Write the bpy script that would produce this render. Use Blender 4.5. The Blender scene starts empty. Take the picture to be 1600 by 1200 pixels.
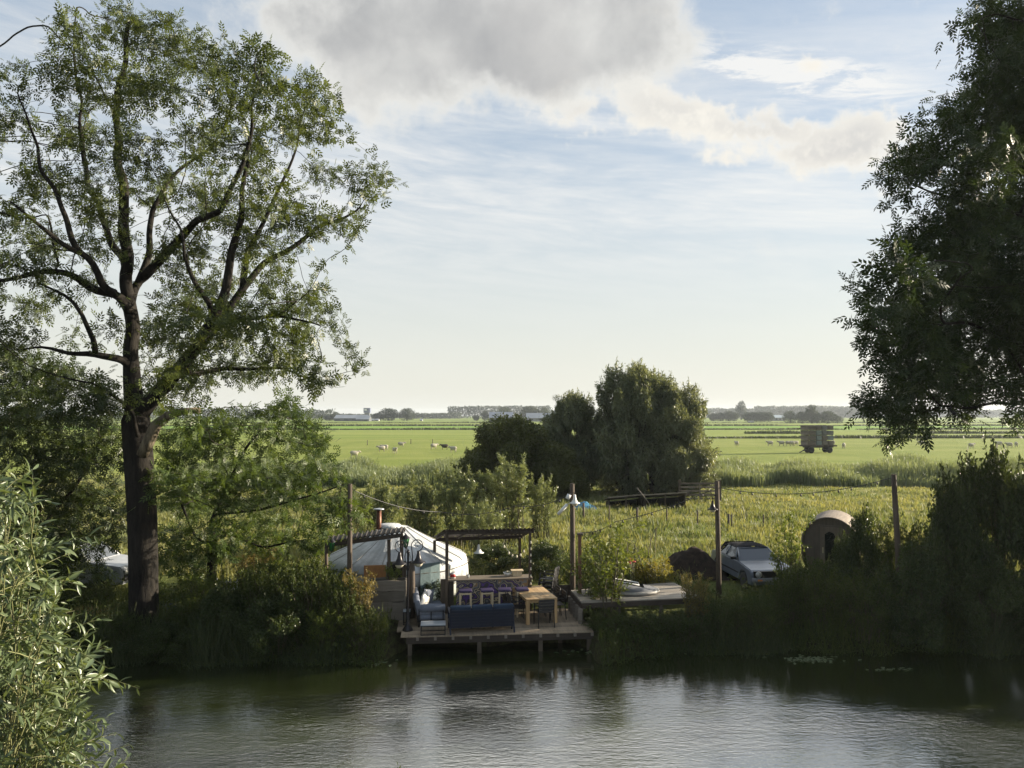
import bpy, bmesh, math, random
import numpy as np
from mathutils import Vector, Matrix, noise
C = bpy.context.scene
COL = C.collection
PI = math.pi
NO_HAZE = False
RAD = math.radians

# ------------------------------------------------------------------ camera
CZ = 6.9
PITCH = math.atan(48 / 1200.0)
cd = bpy.data.cameras.new('camera')
cam = bpy.data.objects.new('camera', cd)
COL.objects.link(cam)
cam.location = (0, 0, CZ)
cam.rotation_euler = (PI / 2 + PITCH, 0, 0)
cd.sensor_fit = 'HORIZONTAL'
cd.sensor_width = 36.0
cd.lens = 27.0
cd.clip_start = 0.1
cd.clip_end = 12000
C.camera = cam
cp_, sp_ = math.cos(PITCH), math.sin(PITCH)


def at(px, py, Y):
    """The world point seen at photo pixel (px, py), Y metres ahead."""
    xc, yc = (px - 800) / 1200.0, (600 - py) / 1200.0
    f = cp_ - sp_ * yc
    return Vector((xc * Y / f, Y, CZ + (sp_ + cp_ * yc) * Y / f))


def on(px, py, z):
    """The world point seen at photo pixel (px, py) on the level z."""
    xc, yc = (px - 800) / 1200.0, (600 - py) / 1200.0
    f, u = cp_ - sp_ * yc, sp_ + cp_ * yc
    t = (z - CZ) / u
    return Vector((xc * t, f * t, z))


def xat(px, Y):
    return (px - 800) / 1200.0 * Y


# ------------------------------------------------------------------ light
SUN_EL, SUN_AZ = RAD(15), RAD(73)        # azimuth clockwise from the view direction (+Y)
SKY_STRENGTH = 0.05
SUN_STRENGTH = 5.0
EXPOSURE = 1.55
sd = bpy.data.lights.new('sun', 'SUN')
sd.energy = SUN_STRENGTH
sd.angle = RAD(0.53)
sd.color = (1.0, 0.87, 0.68)
sun = bpy.data.objects.new('sun', sd)
COL.objects.link(sun)
sdir = Vector((math.sin(SUN_AZ) * math.cos(SUN_EL), math.cos(SUN_AZ) * math.cos(SUN_EL), math.sin(SUN_EL)))
sun.rotation_euler = sdir.to_track_quat('Z', 'Y').to_euler()

vs = C.view_settings
vs.view_transform = 'Standard'
vs.look = 'None'
vs.gamma = 1
vs.use_curve_mapping = False
vs.exposure = EXPOSURE
cy = C.cycles
cy.max_bounces = 7
cy.diffuse_bounces = 3
cy.glossy_bounces = 3
cy.transmission_bounces = 6
cy.transparent_max_bounces = 8
cy.volume_bounces = 0
cy.caustics_reflective = False
cy.caustics_refractive = False
cy.sample_clamp_indirect = 6
cy.use_denoising = True
cy.use_adaptive_sampling = False


class NT:
    """Small helper to write node graphs as expressions."""
    def __init__(s, tree):
        s.t = tree
        tree.nodes.clear()

    def n(s, kind, **kw):
        nd = s.t.nodes.new(kind)
        for k, v in kw.items():
            setattr(nd, k, v)
        return nd

    def put(s, sock, v):
        if isinstance(v, bpy.types.NodeSocket):
            s.t.links.new(v, sock)
        elif v is not None:
            sock.default_value = v

    def m(s, op, a, b=None, c=None, clamp=False):
        nd = s.n('ShaderNodeMath', operation=op, use_clamp=clamp)
        s.put(nd.inputs[0], a)
        s.put(nd.inputs[1], b)
        s.put(nd.inputs[2], c)
        return nd.outputs[0]

    def mix(s, f, a, b, blend='MIX'):
        nd = s.n('ShaderNodeMix', data_type='RGBA', blend_type=blend)
        s.put(nd.inputs[0], f)
        s.put(nd.inputs[6], a)
        s.put(nd.inputs[7], b)
        return nd.outputs[2]

    def ss(s, v, lo, hi):
        nd = s.n('ShaderNodeMapRange', interpolation_type='SMOOTHSTEP')
        s.put(nd.inputs[0], v)
        s.put(nd.inputs[1], lo)
        s.put(nd.inputs[2], hi)
        return nd.outputs[0]

    def noise(s, vec, scale, detail=4, rough=.55, dist=0.0, col=False):
        nd = s.n('ShaderNodeTexNoise')
        s.put(nd.inputs['Vector'], vec)
        nd.inputs['Scale'].default_value = scale
        nd.inputs['Detail'].default_value = detail
        nd.inputs['Roughness'].default_value = rough
        nd.inputs['Distortion'].default_value = dist
        return nd.outputs[1 if col else 0]

    def xyz(s, x, y, z):
        nd = s.n('ShaderNodeCombineXYZ')
        s.put(nd.inputs[0], x)
        s.put(nd.inputs[1], y)
        s.put(nd.inputs[2], z)
        return nd.outputs[0]

    def sep(s, v):
        nd = s.n('ShaderNodeSeparateXYZ')
        s.put(nd.inputs[0], v)
        return nd.outputs

    def vscale(s, v, sc):
        nd = s.n('ShaderNodeVectorMath', operation='MULTIPLY')
        s.put(nd.inputs[0], v)
        nd.inputs[1].default_value = sc
        return nd.outputs[0]

    def ramp(s, f, stops, interp='LINEAR'):
        nd = s.n('ShaderNodeValToRGB')
        nd.color_ramp.interpolation = interp
        el = nd.color_ramp.elements
        while len(el) < len(stops):
            el.new(0.5)
        for e, (p, c) in zip(el, stops):
            e.position = p
            e.color = (*c, 1) if len(c) == 3 else c
        s.put(nd.inputs[0], f)
        return nd.outputs[0]

    def bump(s, h, strength=.3, dist=.02):
        nd = s.n('ShaderNodeBump')
        nd.inputs['Strength'].default_value = strength
        nd.inputs['Distance'].default_value = dist
        s.put(nd.inputs['Height'], h)
        return nd.outputs[0]


# ------------------------------------------------------------------ sky with clouds
w = bpy.data.worlds.new('World')
C.world = w
w.use_nodes = True


def build_sky():
    g = NT(w.node_tree)
    out = g.n('ShaderNodeOutputWorld')
    bg = g.n('ShaderNodeBackground')
    bg.inputs[1].default_value = SKY_STRENGTH
    g.t.links.new(bg.outputs[0], out.inputs[0])
    sky = g.n('ShaderNodeTexSky', sky_type='NISHITA')
    sky.sun_disc = False
    sky.sun_elevation = SUN_EL
    sky.sun_rotation = SUN_AZ
    sky.air_density = 1.0
    sky.dust_density = 1.2
    sky.ozone_density = 1.6
    tc = g.n('ShaderNodeTexCoord')
    d = g.sep(tc.outputs['Generated'])
    az = g.m('ARCTAN2', d[0], d[1])
    el = g.m('ARCSINE', d[2])
    v = g.xyz(az, el, 0.0)
    # warp
    wv = g.noise(v, 5.0, 6, .62, col=True)
    wsep = g.sep(wv)
    azw = g.m('ADD', az, g.m('MULTIPLY', g.m('SUBTRACT', wsep[0], .5), .10))
    elw = g.m('ADD', el, g.m('MULTIPLY', g.m('SUBTRACT', wsep[1], .5), .085))

    def P(px, py):
        a = math.atan2((px - 800) / 1200.0, 1.0)
        return a, math.atan2((648 - py) / 1200.0 * math.cos(a), 1.0)

    def blob(px, py, rx, ry, amp):
        a, e = P(px, py)
        u = g.m('DIVIDE', g.m('SUBTRACT', azw, a), rx / 1200.0)
        q = g.m('DIVIDE', g.m('SUBTRACT', elw, e), ry / 1200.0)
        r2 = g.m('ADD', g.m('MULTIPLY', u, u), g.m('MULTIPLY', q, q))
        return g.m('MULTIPLY', g.m('EXPONENT', g.m('MULTIPLY', r2, -1.0)), amp)

    def total(lst):
        s = None
        for b in lst:
            o = blob(*b)
            s = o if s is None else g.m('ADD', s, o)
        return s

    n_fine = g.noise(v, 7.0, 10, .60)
    n_big = g.noise(v, 3.2, 6, .55)
    nf = g.m('SUBTRACT', n_fine, .5)
    # billows: folded noise gives rounded cauliflower heads with sharp creases
    def billow(sc):
        q = g.noise(v, sc, 3, .5, dist=.5)
        return g.m('SUBTRACT', .30, g.m('ABSOLUTE', g.m('SUBTRACT', q, .5)))
    bl = g.m('ADD', g.m('MULTIPLY', billow(16.0), .75), g.m('MULTIPLY', billow(38.0), .4))
    bl = g.m('SUBTRACT', bl, .27)
    nf2 = g.m('ADD', g.m('MULTIPLY', g.m('SUBTRACT', g.noise(v, 13.0, 10, .62), .5), 1.0), g.m('MULTIPLY', bl, .75))
    # heavy grey cumulus
    heavy = total([(760, 0, 230, 95, 1.05), (680, 80, 120, 66, .70), (860, 80, 120, 62, .80), (970, 30, 110, 80, .75),
                   (600, 60, 90, 90, .45), (430, 20, 120, 50, .55), (1250, 5, 90, 28, .5), (350, 75, 80, 34, .35), (560, 130, 60, 40, .35)])
    hd = g.m('ADD', heavy, g.m('ADD', g.m('MULTIPLY', nf, 2.3), g.m('MULTIPLY', bl, .5)))
    h_a = g.ss(hd, .26, .74)
    h_core = g.m('MULTIPLY', g.ss(hd, .38, 1.25), g.ss(g.m('ADD', g.noise(v, 4.0, 7, .52), g.m('MULTIPLY', bl, .2)), .18, .62))
    # bright small cumulus
    puff = total([(880, 165, 60, 42, .85), (1000, 140, 70, 40, .78), (1080, 175, 75, 34, .78), (1180, 195, 75, 28, .66),
                  (1330, 215, 75, 45, .76), (1390, 240, 60, 55, .66), (1250, 175, 75, 20, .46), (1275, 82, 30, 14, .6),
                  (1420, 60, 16, 22, .50), (1500, 70, 30, 22, .45), (1130, 245, 60, 14, .5), (1090, 396, 20, 8, .42),
                  (1310, 420, 24, 18, .30), (590, 105, 50, 45, .55), (700, 150, 60, 30, .45), (60, 40, 90, 30, .5), (1000, 5, 90, 18, .4),
                  (1260, 230, 50, 24, .45), (1210, 150, 30, 14, .4)])
    pd = g.m('ADD', puff, g.m('MULTIPLY', nf2, 2.3))
    p_a = g.ss(pd, .38, .88)
    p_core = g.m('MULTIPLY', g.ss(pd, .58, 1.15), g.ss(nf2, .22, -.14))
    # high thin streaks
    tilt = g.m('ADD', el, g.m('MULTIPLY', az, .10))
    sv = g.xyz(g.m('MULTIPLY', az, 2.0), g.m('MULTIPLY', tilt, 15.0), 3.3)
    st = g.noise(sv, 1.6, 9, .62, dist=.55)
    st2 = g.noise(g.xyz(g.m('MULTIPLY', az, 6.0), g.m('MULTIPLY', tilt, 34.0), 8.0), 1.5, 8, .66, dist=.6)
    band = g.m('ADD', g.m('MULTIPLY', g.ss(el, .10, .27), g.m('SUBTRACT', 1.0, g.ss(el, .33, .52))), 0.12)
    c_a = g.m('MULTIPLY', g.m('MULTIPLY', g.ss(g.m('ADD', g.m('MULTIPLY', st, .7), g.m('MULTIPLY', st2, .3)), .30, .74), band), .70)
    a0, e0 = P(1250, 110)
    ln = g.m('ADD', g.m('SUBTRACT', el, e0), g.m('MULTIPLY', g.m('SUBTRACT', az, a0), .27))
    lm = g.m('DIVIDE', ln, .030)
    lm = g.m('EXPONENT', g.m('MULTIPLY', g.m('MULTIPLY', lm, lm), -1.0))
    lr = g.m('DIVIDE', g.m('SUBTRACT', az, a0), .15)
    lr = g.m('EXPONENT', g.m('MULTIPLY', g.m('MULTIPLY', lr, lr), -1.0))
    c_b = g.m('MULTIPLY', g.m('MULTIPLY', g.m('MULTIPLY', lm, lr), 1.4), g.ss(st2, .30, .62))
    c_a = g.m('MINIMUM', g.m('MAXIMUM', c_a, c_b), .8)
    # haze layer close to the horizon softens the sky
    lowm = g.m('SUBTRACT', 1.0, g.ss(el, -.05, .42))
    col = g.mix(g.m('MULTIPLY', lowm, HZ_MIX), sky.outputs[0], HZ_COL)
    col = g.mix(SKY_LIFT, col, SKY_LIFT_COL)
    col = g.mix(c_a, col, CIRRUS)
    p_col = g.mix(p_core, PUFF_EDGE, PUFF_CORE)
    col = g.mix(g.m('MULTIPLY', p_a, .9), col, p_col)
    h_col = g.mix(h_core, HEAVY_EDGE, g.mix(g.ss(n_big, .35, .65), HEAVY_CORE, HEAVY_CORE2))
    col = g.mix(g.m('MULTIPLY', h_a, .94), col, h_col)
    # unseen bright cloud bank added above the picture's top edge to brighten the water
    front = g.m('SUBTRACT', 1.0, g.ss(g.m('ABSOLUTE', az), .55, 1.0))
    hi = g.m('MULTIPLY', g.m('MULTIPLY', g.ss(g.m('ADD', el, g.m('MULTIPLY', nf, .15)), .50, .60), g.m('SUBTRACT', 1.0, g.ss(el, .85, 1.15))), front)
    col = g.mix(hi, col, (11.5, 11.3, 10.6, 1))
    g.t.links.new(col, bg.inputs[0])


HZ_MIX = 0.86
HZ_COL = (6.3, 5.6, 4.0, 1)
SKY_LIFT = 0.38
SKY_LIFT_COL = (5.5, 6.3, 7.1, 1)
CIRRUS = (6.9, 6.75, 6.4, 1)
PUFF_EDGE = (6.7, 6.4, 5.75, 1)
PUFF_CORE = (4.2, 4.15, 4.1, 1)
HEAVY_EDGE = (6.0, 5.95, 5.65, 1)
HEAVY_CORE = (2.6, 2.65, 2.7, 1)
HEAVY_CORE2 = (3.9, 3.85, 3.75, 1)
build_sky()
# ------------------------------------------------------------------ materials
MATS = {}


def newmat(name):
    m = bpy.data.materials.new(name)
    m.use_nodes = True
    g = NT(m.node_tree)
    o = g.n('ShaderNodeOutputMaterial')
    return m, g, o


def pbr(g, o, col, rough=.6, metal=0.0, normal=None, spec=.5, **kw):
    b = g.n('ShaderNodeBsdfPrincipled')
    g.put(b.inputs['Base Color'], col)
    g.put(b.inputs['Roughness'], rough)
    b.inputs['Metallic'].default_value = metal
    b.inputs['Specular IOR Level'].default_value = spec
    if normal is not None:
        g.put(b.inputs['Normal'], normal)
    for k, v in kw.items():
        g.put(b.inputs[k.replace('_', ' ')], v)
    g.t.links.new(b.outputs[0], o.inputs[0])
    return b


def rgba(c):
    return (*c, 1.0)


def wood(name, c1, c2, axis=0, scale=6.0, rough=.75):
    """Weathered timber: grain along the given local axis."""
    m, g, o = newmat(name)
    tc = g.n('ShaderNodeTexCoord')
    sc = [scale * 4] * 3
    sc[axis] = scale * .35
    v = g.vscale(tc.outputs['Object'], sc)
    n1 = g.noise(v, 1.0, 6, .65)
    n2 = g.noise(tc.outputs['Object'], 2.2, 3, .5)
    isl = g.n('ShaderNodeNewGeometry').outputs['Random Per Island']
    f = g.m('ADD', g.m('MULTIPLY', n1, .65), g.m('ADD', g.m('MULTIPLY', n2, .3), g.m('MULTIPLY', isl, .28)))
    col = g.mix(g.ss(f, .35, .85), rgba(c1), rgba(c2))
    pbr(g, o, col, rough, normal=g.bump(n1, .45, .006), spec=.3)
    return m


def plain(name, c, rough=.5, metal=0.0, var=.18, scale=8.0, spec=.5, bump=.0, c2=None, **kw):
    """A painted or plain surface with wear."""
    m, g, o = newmat(name)
    tc = g.n('ShaderNodeTexCoord')
    n1 = g.noise(tc.outputs['Object'], scale, 5, .6)
    n2 = g.noise(tc.outputs['Object'], scale * 6, 3, .6)
    dk = c2 or tuple(max(0.0, x * (1 - var * 2)) for x in c)
    col = g.mix(g.ss(g.m('ADD', g.m('MULTIPLY', n1, .75), g.m('MULTIPLY', n2, .25)), .35, .65), rgba(dk), rgba(c))
    nr = g.bump(n2, bump, .01) if bump else None
    pbr(g, o, col, g.m('ADD', rough - .08, g.m('MULTIPLY', n1, .16)), metal, nr, spec, **kw)
    return m


def glass(name, tint=(.03, .04, .05)):
    m, g, o = newmat(name)
    pbr(g, o, rgba(tint), .04, 0, spec=.9)
    return m


def leafmat(name, c1, c2, trans=.38, rough=.45, big=.35, warm=(1.25, 1.15, .55), spec=.4):
    """Leaf: colour varies leaf by leaf and clump by clump; light passes through."""
    m, g, o = newmat(name)
    geo = g.n('ShaderNodeNewGeometry')
    n1 = g.noise(geo.outputs['Position'], big, 2, .5)
    isl = geo.outputs['Random Per Island']
    f = g.m('ADD', g.m('MULTIPLY', g.ss(n1, .3, .7), .45), g.m('MULTIPLY', isl, .55))
    col = g.mix(f, rgba(c1), rgba(c2))
    b = g.n('ShaderNodeBsdfPrincipled')
    g.put(b.inputs['Base Color'], col)
    b.inputs['Roughness'].default_value = rough
    b.inputs['Specular IOR Level'].default_value = spec
    tr = g.n('ShaderNodeBsdfTranslucent')
    g.put(tr.inputs[0], g.mix(1.0, col, (*warm, 1), 'MULTIPLY'))
    mx = g.n('ShaderNodeMixShader')
    mx.inputs[0].default_value = trans
    g.t.links.new(b.outputs[0], mx.inputs[1])
    g.t.links.new(tr.outputs[0], mx.inputs[2])
    g.t.links.new(mx.outputs[0], o.inputs[0])
    return m


def bark(name, c1, c2):
    m, g, o = newmat(name)
    tc = g.n('ShaderNodeTexCoord')
    v = g.vscale(tc.outputs['Object'], (9, 9, 2.2))
    n1 = g.noise(v, 1.0, 7, .7, dist=.4)
    n2 = g.noise(tc.outputs['Object'], .8, 3, .5)
    col = g.mix(g.ss(g.m('ADD', g.m('MULTIPLY', n1, .7), g.m('MULTIPLY', n2, .3)), .36, .64), rgba(c1), rgba(c2))
    pbr(g, o, col, .9, normal=g.bump(n1, .9, .05), spec=.15)
    return m


# ------------------------------------------------------------------ mesh helpers
def link(name, me, mat=None, parent=None, loc=None, rot=None):
    o = bpy.data.objects.new(name, me)
    COL.objects.link(o)
    if mat is not None:
        me.materials.append(mat)
    if parent is not None:
        o.parent = parent
    if loc is not None:
        o.location = loc
    if rot is not None:
        o.rotation_euler = rot
    return o


def tag(o, label=None, cat=None, group=None, kind=None):
    if label:
        o['label'] = label
    if cat:
        o['category'] = cat
    if group:
        o['group'] = group
    if kind:
        o['kind'] = kind
    return o


def thing(name, label, cat, loc=(0, 0, 0), rz=0.0, group=None):
    o = bpy.data.objects.new(name, None)
    COL.objects.link(o)
    o.location = loc
    o.rotation_euler = (0, 0, rz)
    o.empty_display_size = .2
    return tag(o, label, cat, group)


def copy_tree(o, parent=None):
    c = o.copy()
    COL.objects.link(c)
    if parent is not None:
        c.parent = parent
    for ch in o.children:
        copy_tree(ch, c)
    return c


def np_mesh(name, V, Q):
    """V (n,3), Q (m,k) all faces with k corners."""
    V = np.ascontiguousarray(V, dtype=np.float32)
    Q = np.ascontiguousarray(Q, dtype=np.int32)
    me = bpy.data.meshes.new(name)
    k = Q.shape[1]
    me.vertices.add(len(V))
    me.vertices.foreach_set('co', V.ravel())
    me.loops.add(Q.size)
    me.loops.foreach_set('vertex_index', Q.ravel())
    me.polygons.add(len(Q))
    me.polygons.foreach_set('loop_start', np.arange(0, Q.size, k, dtype=np.int32))
    me.update(calc_edges=True)
    me.validate()
    return me


class MB:
    """Collects boxes, tubes, lathes and panels into one mesh."""
    def __init__(s):
        s.v = []
        s.f = []
        s.smooth = []

    def add(s, V, F, sm=False):
        b = len(s.v)
        s.v.extend([tuple(map(float, p)) for p in V])
        s.f.extend([tuple(int(i) + b for i in f) for f in F])
        s.smooth.extend([sm] * len(F))
        return s

    def box(s, c, d, rot=None, bev=0.0):
        x, y, z = d[0] / 2, d[1] / 2, d[2] / 2
        V = [(-x, -y, -z), (x, -y, -z), (x, y, -z), (-x, y, -z), (-x, -y, z), (x, -y, z), (x, y, z), (-x, y, z)]
        F = [(3, 2, 1, 0), (4, 5, 6, 7), (0, 1, 5, 4), (1, 2, 6, 5), (2, 3, 7, 6), (3, 0, 4, 7)]
        if bev > 0:
            bm = bmesh.new()
            vv = [bm.verts.new(p) for p in V]
            for f in F:
                bm.faces.new([vv[i] for i in f])
            bmesh.ops.bevel(bm, geom=bm.edges[:], offset=bev, segments=3, affect='EDGES', profile=.6)
            bm.verts.index_update()
            V = [tuple(p.co) for p in bm.verts]
            F = [tuple(q.index for q in f.verts) for f in bm.faces]
            bm.free()
        if rot is not None:
            R = rot if isinstance(rot, Matrix) else Matrix.Rotation(rot, 3, 'Z')
            V = [R @ Vector(p) for p in V]
        c = Vector(c)
        return s.add([Vector(p) + c for p in V], F, bev > 0)

    def bar(s, a, b, wd, th=None, up=(0, 0, 1)):
        """A square timber from a to b."""
        a, b = Vector(a), Vector(b)
        th = th or wd
        t = (b - a).normalized()
        u = Vector(up)
        if abs(t.dot(u)) > .95:
            u = Vector((0, 1, 0))
        sd_ = t.cross(u).normalized()
        u = sd_.cross(t)
        V = []
        for p in (a, b):
            for (i, j) in ((-1, -1), (1, -1), (1, 1), (-1, 1)):
                V.append(p + sd_ * (i * wd / 2) + u * (j * th / 2))
        F = [(3, 2, 1, 0), (4, 5, 6, 7), (0, 1, 5, 4), (1, 2, 6, 5), (2, 3, 7, 6), (3, 0, 4, 7)]
        return s.add(V, F)

    def tube(s, pts, r, seg=8, cap=True):
        pts = [Vector(p) for p in pts]
        n = len(pts)
        rr = r if hasattr(r, '__len__') else [r] * n
        V, F = [], []
        prev = None
        for i, p in enumerate(pts):
            t = (pts[min(i + 1, n - 1)] - pts[max(i - 1, 0)])
            t = t.normalized() if t.length > 1e-9 else Vector((0, 0, 1))
            if prev is None:
                a = Vector((1, 0, 0)) if abs(t.x) < .8 else Vector((0, 1, 0))
                prev = (a - t * a.dot(t)).normalized()
            else:
                q = prev - t * prev.dot(t)
                prev = q.normalized() if q.length > 1e-6 else prev
            b = t.cross(prev)
            for k in range(seg):
                an = 2 * PI * k / seg
                V.append(p + (prev * math.cos(an) + b * math.sin(an)) * rr[i])
        for i in range(n - 1):
            for k in range(seg):
                k2 = (k + 1) % seg
                F.append((i * seg + k, i * seg + k2, (i + 1) * seg + k2, (i + 1) * seg + k))
        if cap:
            F.append(tuple(range(seg))[::-1])
            F.append(tuple((n - 1) * seg + k for k in range(seg)))
        return s.add(V, F, True)

    def lathe(s, prof, seg=24, c=(0, 0, 0), axis='Z', wob=None):
        V, F = [], []
        n = len(prof)
        for i, (r, z) in enumerate(prof):
            for k in range(seg):
                an = 2 * PI * k / seg
                q = r if wob is None else r + wob(an, z)
                p = (q * math.cos(an), q * math.sin(an), z)
                if axis == 'Y':
                    p = (p[0], p[2], p[1])
                elif axis == 'X':
                    p = (p[2], p[0], p[1])
                V.append(Vector(p) + Vector(c))
        for i in range(n - 1):
            for k in range(seg):
                k2 = (k + 1) % seg
                F.append((i * seg + k, i * seg + k2, (i + 1) * seg + k2, (i + 1) * seg + k))
        if prof[0][0] > 1e-4:
            F.append(tuple(range(seg))[::-1])
        if prof[-1][0] > 1e-4:
            F.append(tuple((n - 1) * seg + k for k in range(seg)))
        return s.add(V, F, True)

    def prism(s, poly, a, b, plane='XZ', bev=0.0):
        """Polygon in a plane pushed from a to b along the plane's normal."""
        bm = bmesh.new()

        def p3(u, v, d):
            return (u, d, v) if plane == 'XZ' else ((d, u, v) if plane == 'YZ' else (u, v, d))
        lo = [bm.verts.new(p3(u, v, a)) for u, v in poly]
        hi = [bm.verts.new(p3(u, v, b)) for u, v in poly]
        n = len(poly)
        bm.faces.new(lo[::-1])
        bm.faces.new(hi)
        for i in range(n):
            j = (i + 1) % n
            bm.faces.new((lo[i], lo[j], hi[j], hi[i]))
        bmesh.ops.recalc_face_normals(bm, faces=bm.faces[:])
        if bev:
            ed = [e for e in bm.edges if e.verts[0].co[1 if plane == 'XZ' else 0] == e.verts[1].co[1 if plane == 'XZ' else 0]] if plane != 'XY' else bm.edges[:]
            bmesh.ops.bevel(bm, geom=ed, offset=bev, segments=2, affect='EDGES', clamp_overlap=True)
        bm.verts.index_update()
        s.add([tuple(v.co) for v in bm.verts], [tuple(v.index for v in f.verts) for f in bm.faces])
        bm.free()
        return s

    def panel(s, a, b, c, d, th=.01):
        """A thin slab on four corners."""
        a, b, c, d = map(Vector, (a, b, c, d))
        nn = (b - a).cross(d - a).normalized() * th
        V = [a, b, c, d, a + nn, b + nn, c + nn, d + nn]
        return s.add(V, [(3, 2, 1, 0), (4, 5, 6, 7), (0, 1, 5, 4), (1, 2, 6, 5), (2, 3, 7, 6), (3, 0, 4, 7)])

    def build(s, name, mat=None, parent=None, loc=None, rot=None):
        me = bpy.data.meshes.new(name)
        me.from_pydata(s.v, [], s.f)
        me.polygons.foreach_set('use_smooth', np.array(s.smooth, dtype=bool))
        me.update()
        return link(name, me, mat, parent, loc, rot)


# ------------------------------------------------------------------ foliage helpers
def unit(a):
    return a / np.maximum(np.linalg.norm(a, axis=-1, keepdims=True), 1e-9)


def frames(t, rng, upbias=.6):
    """Orthonormal frames along directions t with the face roughly up."""
    n = rng.normal(size=t.shape)
    n[:, 2] += upbias * 2
    n = unit(n - t * np.sum(n * t, axis=1, keepdims=True))
    b = np.cross(n, t)
    return t, b, n


LEAF1 = (np.array([(0, 0, 0), (.45, -.5, .05), (1, 0, -.08), (.45, .5, .05)]), np.array([(0, 1, 2, 3)]))


def ash_leaf():
    """A compound leaf: leaflets in pairs along a stalk and one at its tip (stalk length 1)."""
    V, Q = [], []
    spots = [(.28, 1), (.28, -1), (.55, 1), (.55, -1), (.8, 1), (.8, -1), (.95, 0)]
    for i, (x, sgn) in enumerate(spots):
        d = np.array([.66, .75 * sgn, -.1]) if sgn else np.array([1, 0, -.15])
        d = d / np.linalg.norm(d)
        sd_ = np.array([-d[1], d[0], 0])
        L = .44
        b = np.array([x, 0, 0])
        k = len(V)
        V += [b, b + d * L * .45 - sd_ * L * .20 + (0, 0, .03), b + d * L, b + d * L * .45 + sd_ * L * .20 + (0, 0, .03)]
        Q.append((k, k + 1, k + 2, k + 3))
    return np.array(V), np.array(Q)


ASH = ash_leaf()


def willow_leaf():
    """A long bent leaf, folded at its midrib, along x with length 1 and width 1."""
    V, Q = [], []
    xs = [0, .25, .55, .82, 1]
    ws = [.06, .42, .5, .28, .03]
    zs = [0, .03, .0, -.09, -.2]
    for x, wd, z in zip(xs, ws, zs):
        V += [(x, -wd, z + .05), (x, 0, z), (x, wd, z + .05)]
    for i in range(4):
        a = i * 3
        Q += [(a, a + 1, a + 4, a + 3), (a + 1, a + 2, a + 5, a + 4)]
    return np.array(V, float), np.array(Q)


WIL = willow_leaf()


def scatter(tpl, pos, t, L, W, rng, upbias=.6):
    """Copies of a leaf template at pos along t; L and W are per-leaf sizes."""
    V0, Q0 = tpl
    n = len(pos)
    t, b, nn = frames(unit(t), rng, upbias)
    L = np.broadcast_to(np.asarray(L, float), (n,))[:, None, None]
    W = np.broadcast_to(np.asarray(W, float), (n,))[:, None, None]
    P = pos[:, None, :] + V0[None, :, 0:1] * L * t[:, None, :] + V0[None, :, 1:2] * W * b[:, None, :] + V0[None, :, 2:3] * L * nn[:, None, :]
    Q = Q0[None] + (np.arange(n) * len(V0))[:, None, None]
    return P.reshape(-1, 3), Q.reshape(-1, 4)


def merge(parts):
    V, Q, k = [], [], 0
    for v, q in parts:
        V.append(v)
        Q.append(q + k)
        k += len(v)
    return np.concatenate(V), np.concatenate(Q)


def colonize(nodes, parents, att, step, infl, kill, maxit, rng, up=.05):
    """Space colonisation: branches grow out of a skeleton towards scattered points."""
    N = [np.array(p, float) for p in nodes]
    par = list(parents)
    kids = [0] * len(N)
    for p in par:
        if p >= 0:
            kids[p] += 1
    A = np.array(N)
    nd = np.full(len(att), 1e9)
    ni = np.zeros(len(att), int)
    for i in range(len(A)):
        d = np.linalg.norm(att - A[i], axis=1)
        m = d < nd
        nd[m] = d[m]
        ni[m] = i
    alive = nd > kill
    for it in range(maxit):
        act = alive & (nd < infl)
        if not act.any():
            break
        idx = np.nonzero(act)[0]
        P = np.array(N)
        d = unit(att[idx] - P[ni[idx]])
        acc = np.zeros((len(N), 3))
        np.add.at(acc, ni[idx], d)
        new = []
        for i in np.unique(ni[idx]):
            if kids[i] >= 4:
                alive[(ni == i)] = False
                continue
            v = acc[i]
            l = np.linalg.norm(v)
            v = v / l if l > .05 else rng.normal(size=3)
            v = v + rng.normal(size=3) * .28
            if par[i] >= 0:
                q = N[i] - N[par[i]]
                v = v + .55 * q / max(np.linalg.norm(q), 1e-6)
            v[2] += up
            v = v / np.linalg.norm(v)
            N.append(N[i] + v * step)
            par.append(int(i))
            kids.append(0)
            kids[i] += 1
            new.append(len(N) - 1)
        if not new:
            break
        for j in new:
            dd = np.linalg.norm(att - N[j], axis=1)
            m = dd < nd
            nd[m] = dd[m]
            ni[m] = j
        alive &= nd > kill
    return np.array(N), np.array(par)


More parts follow.
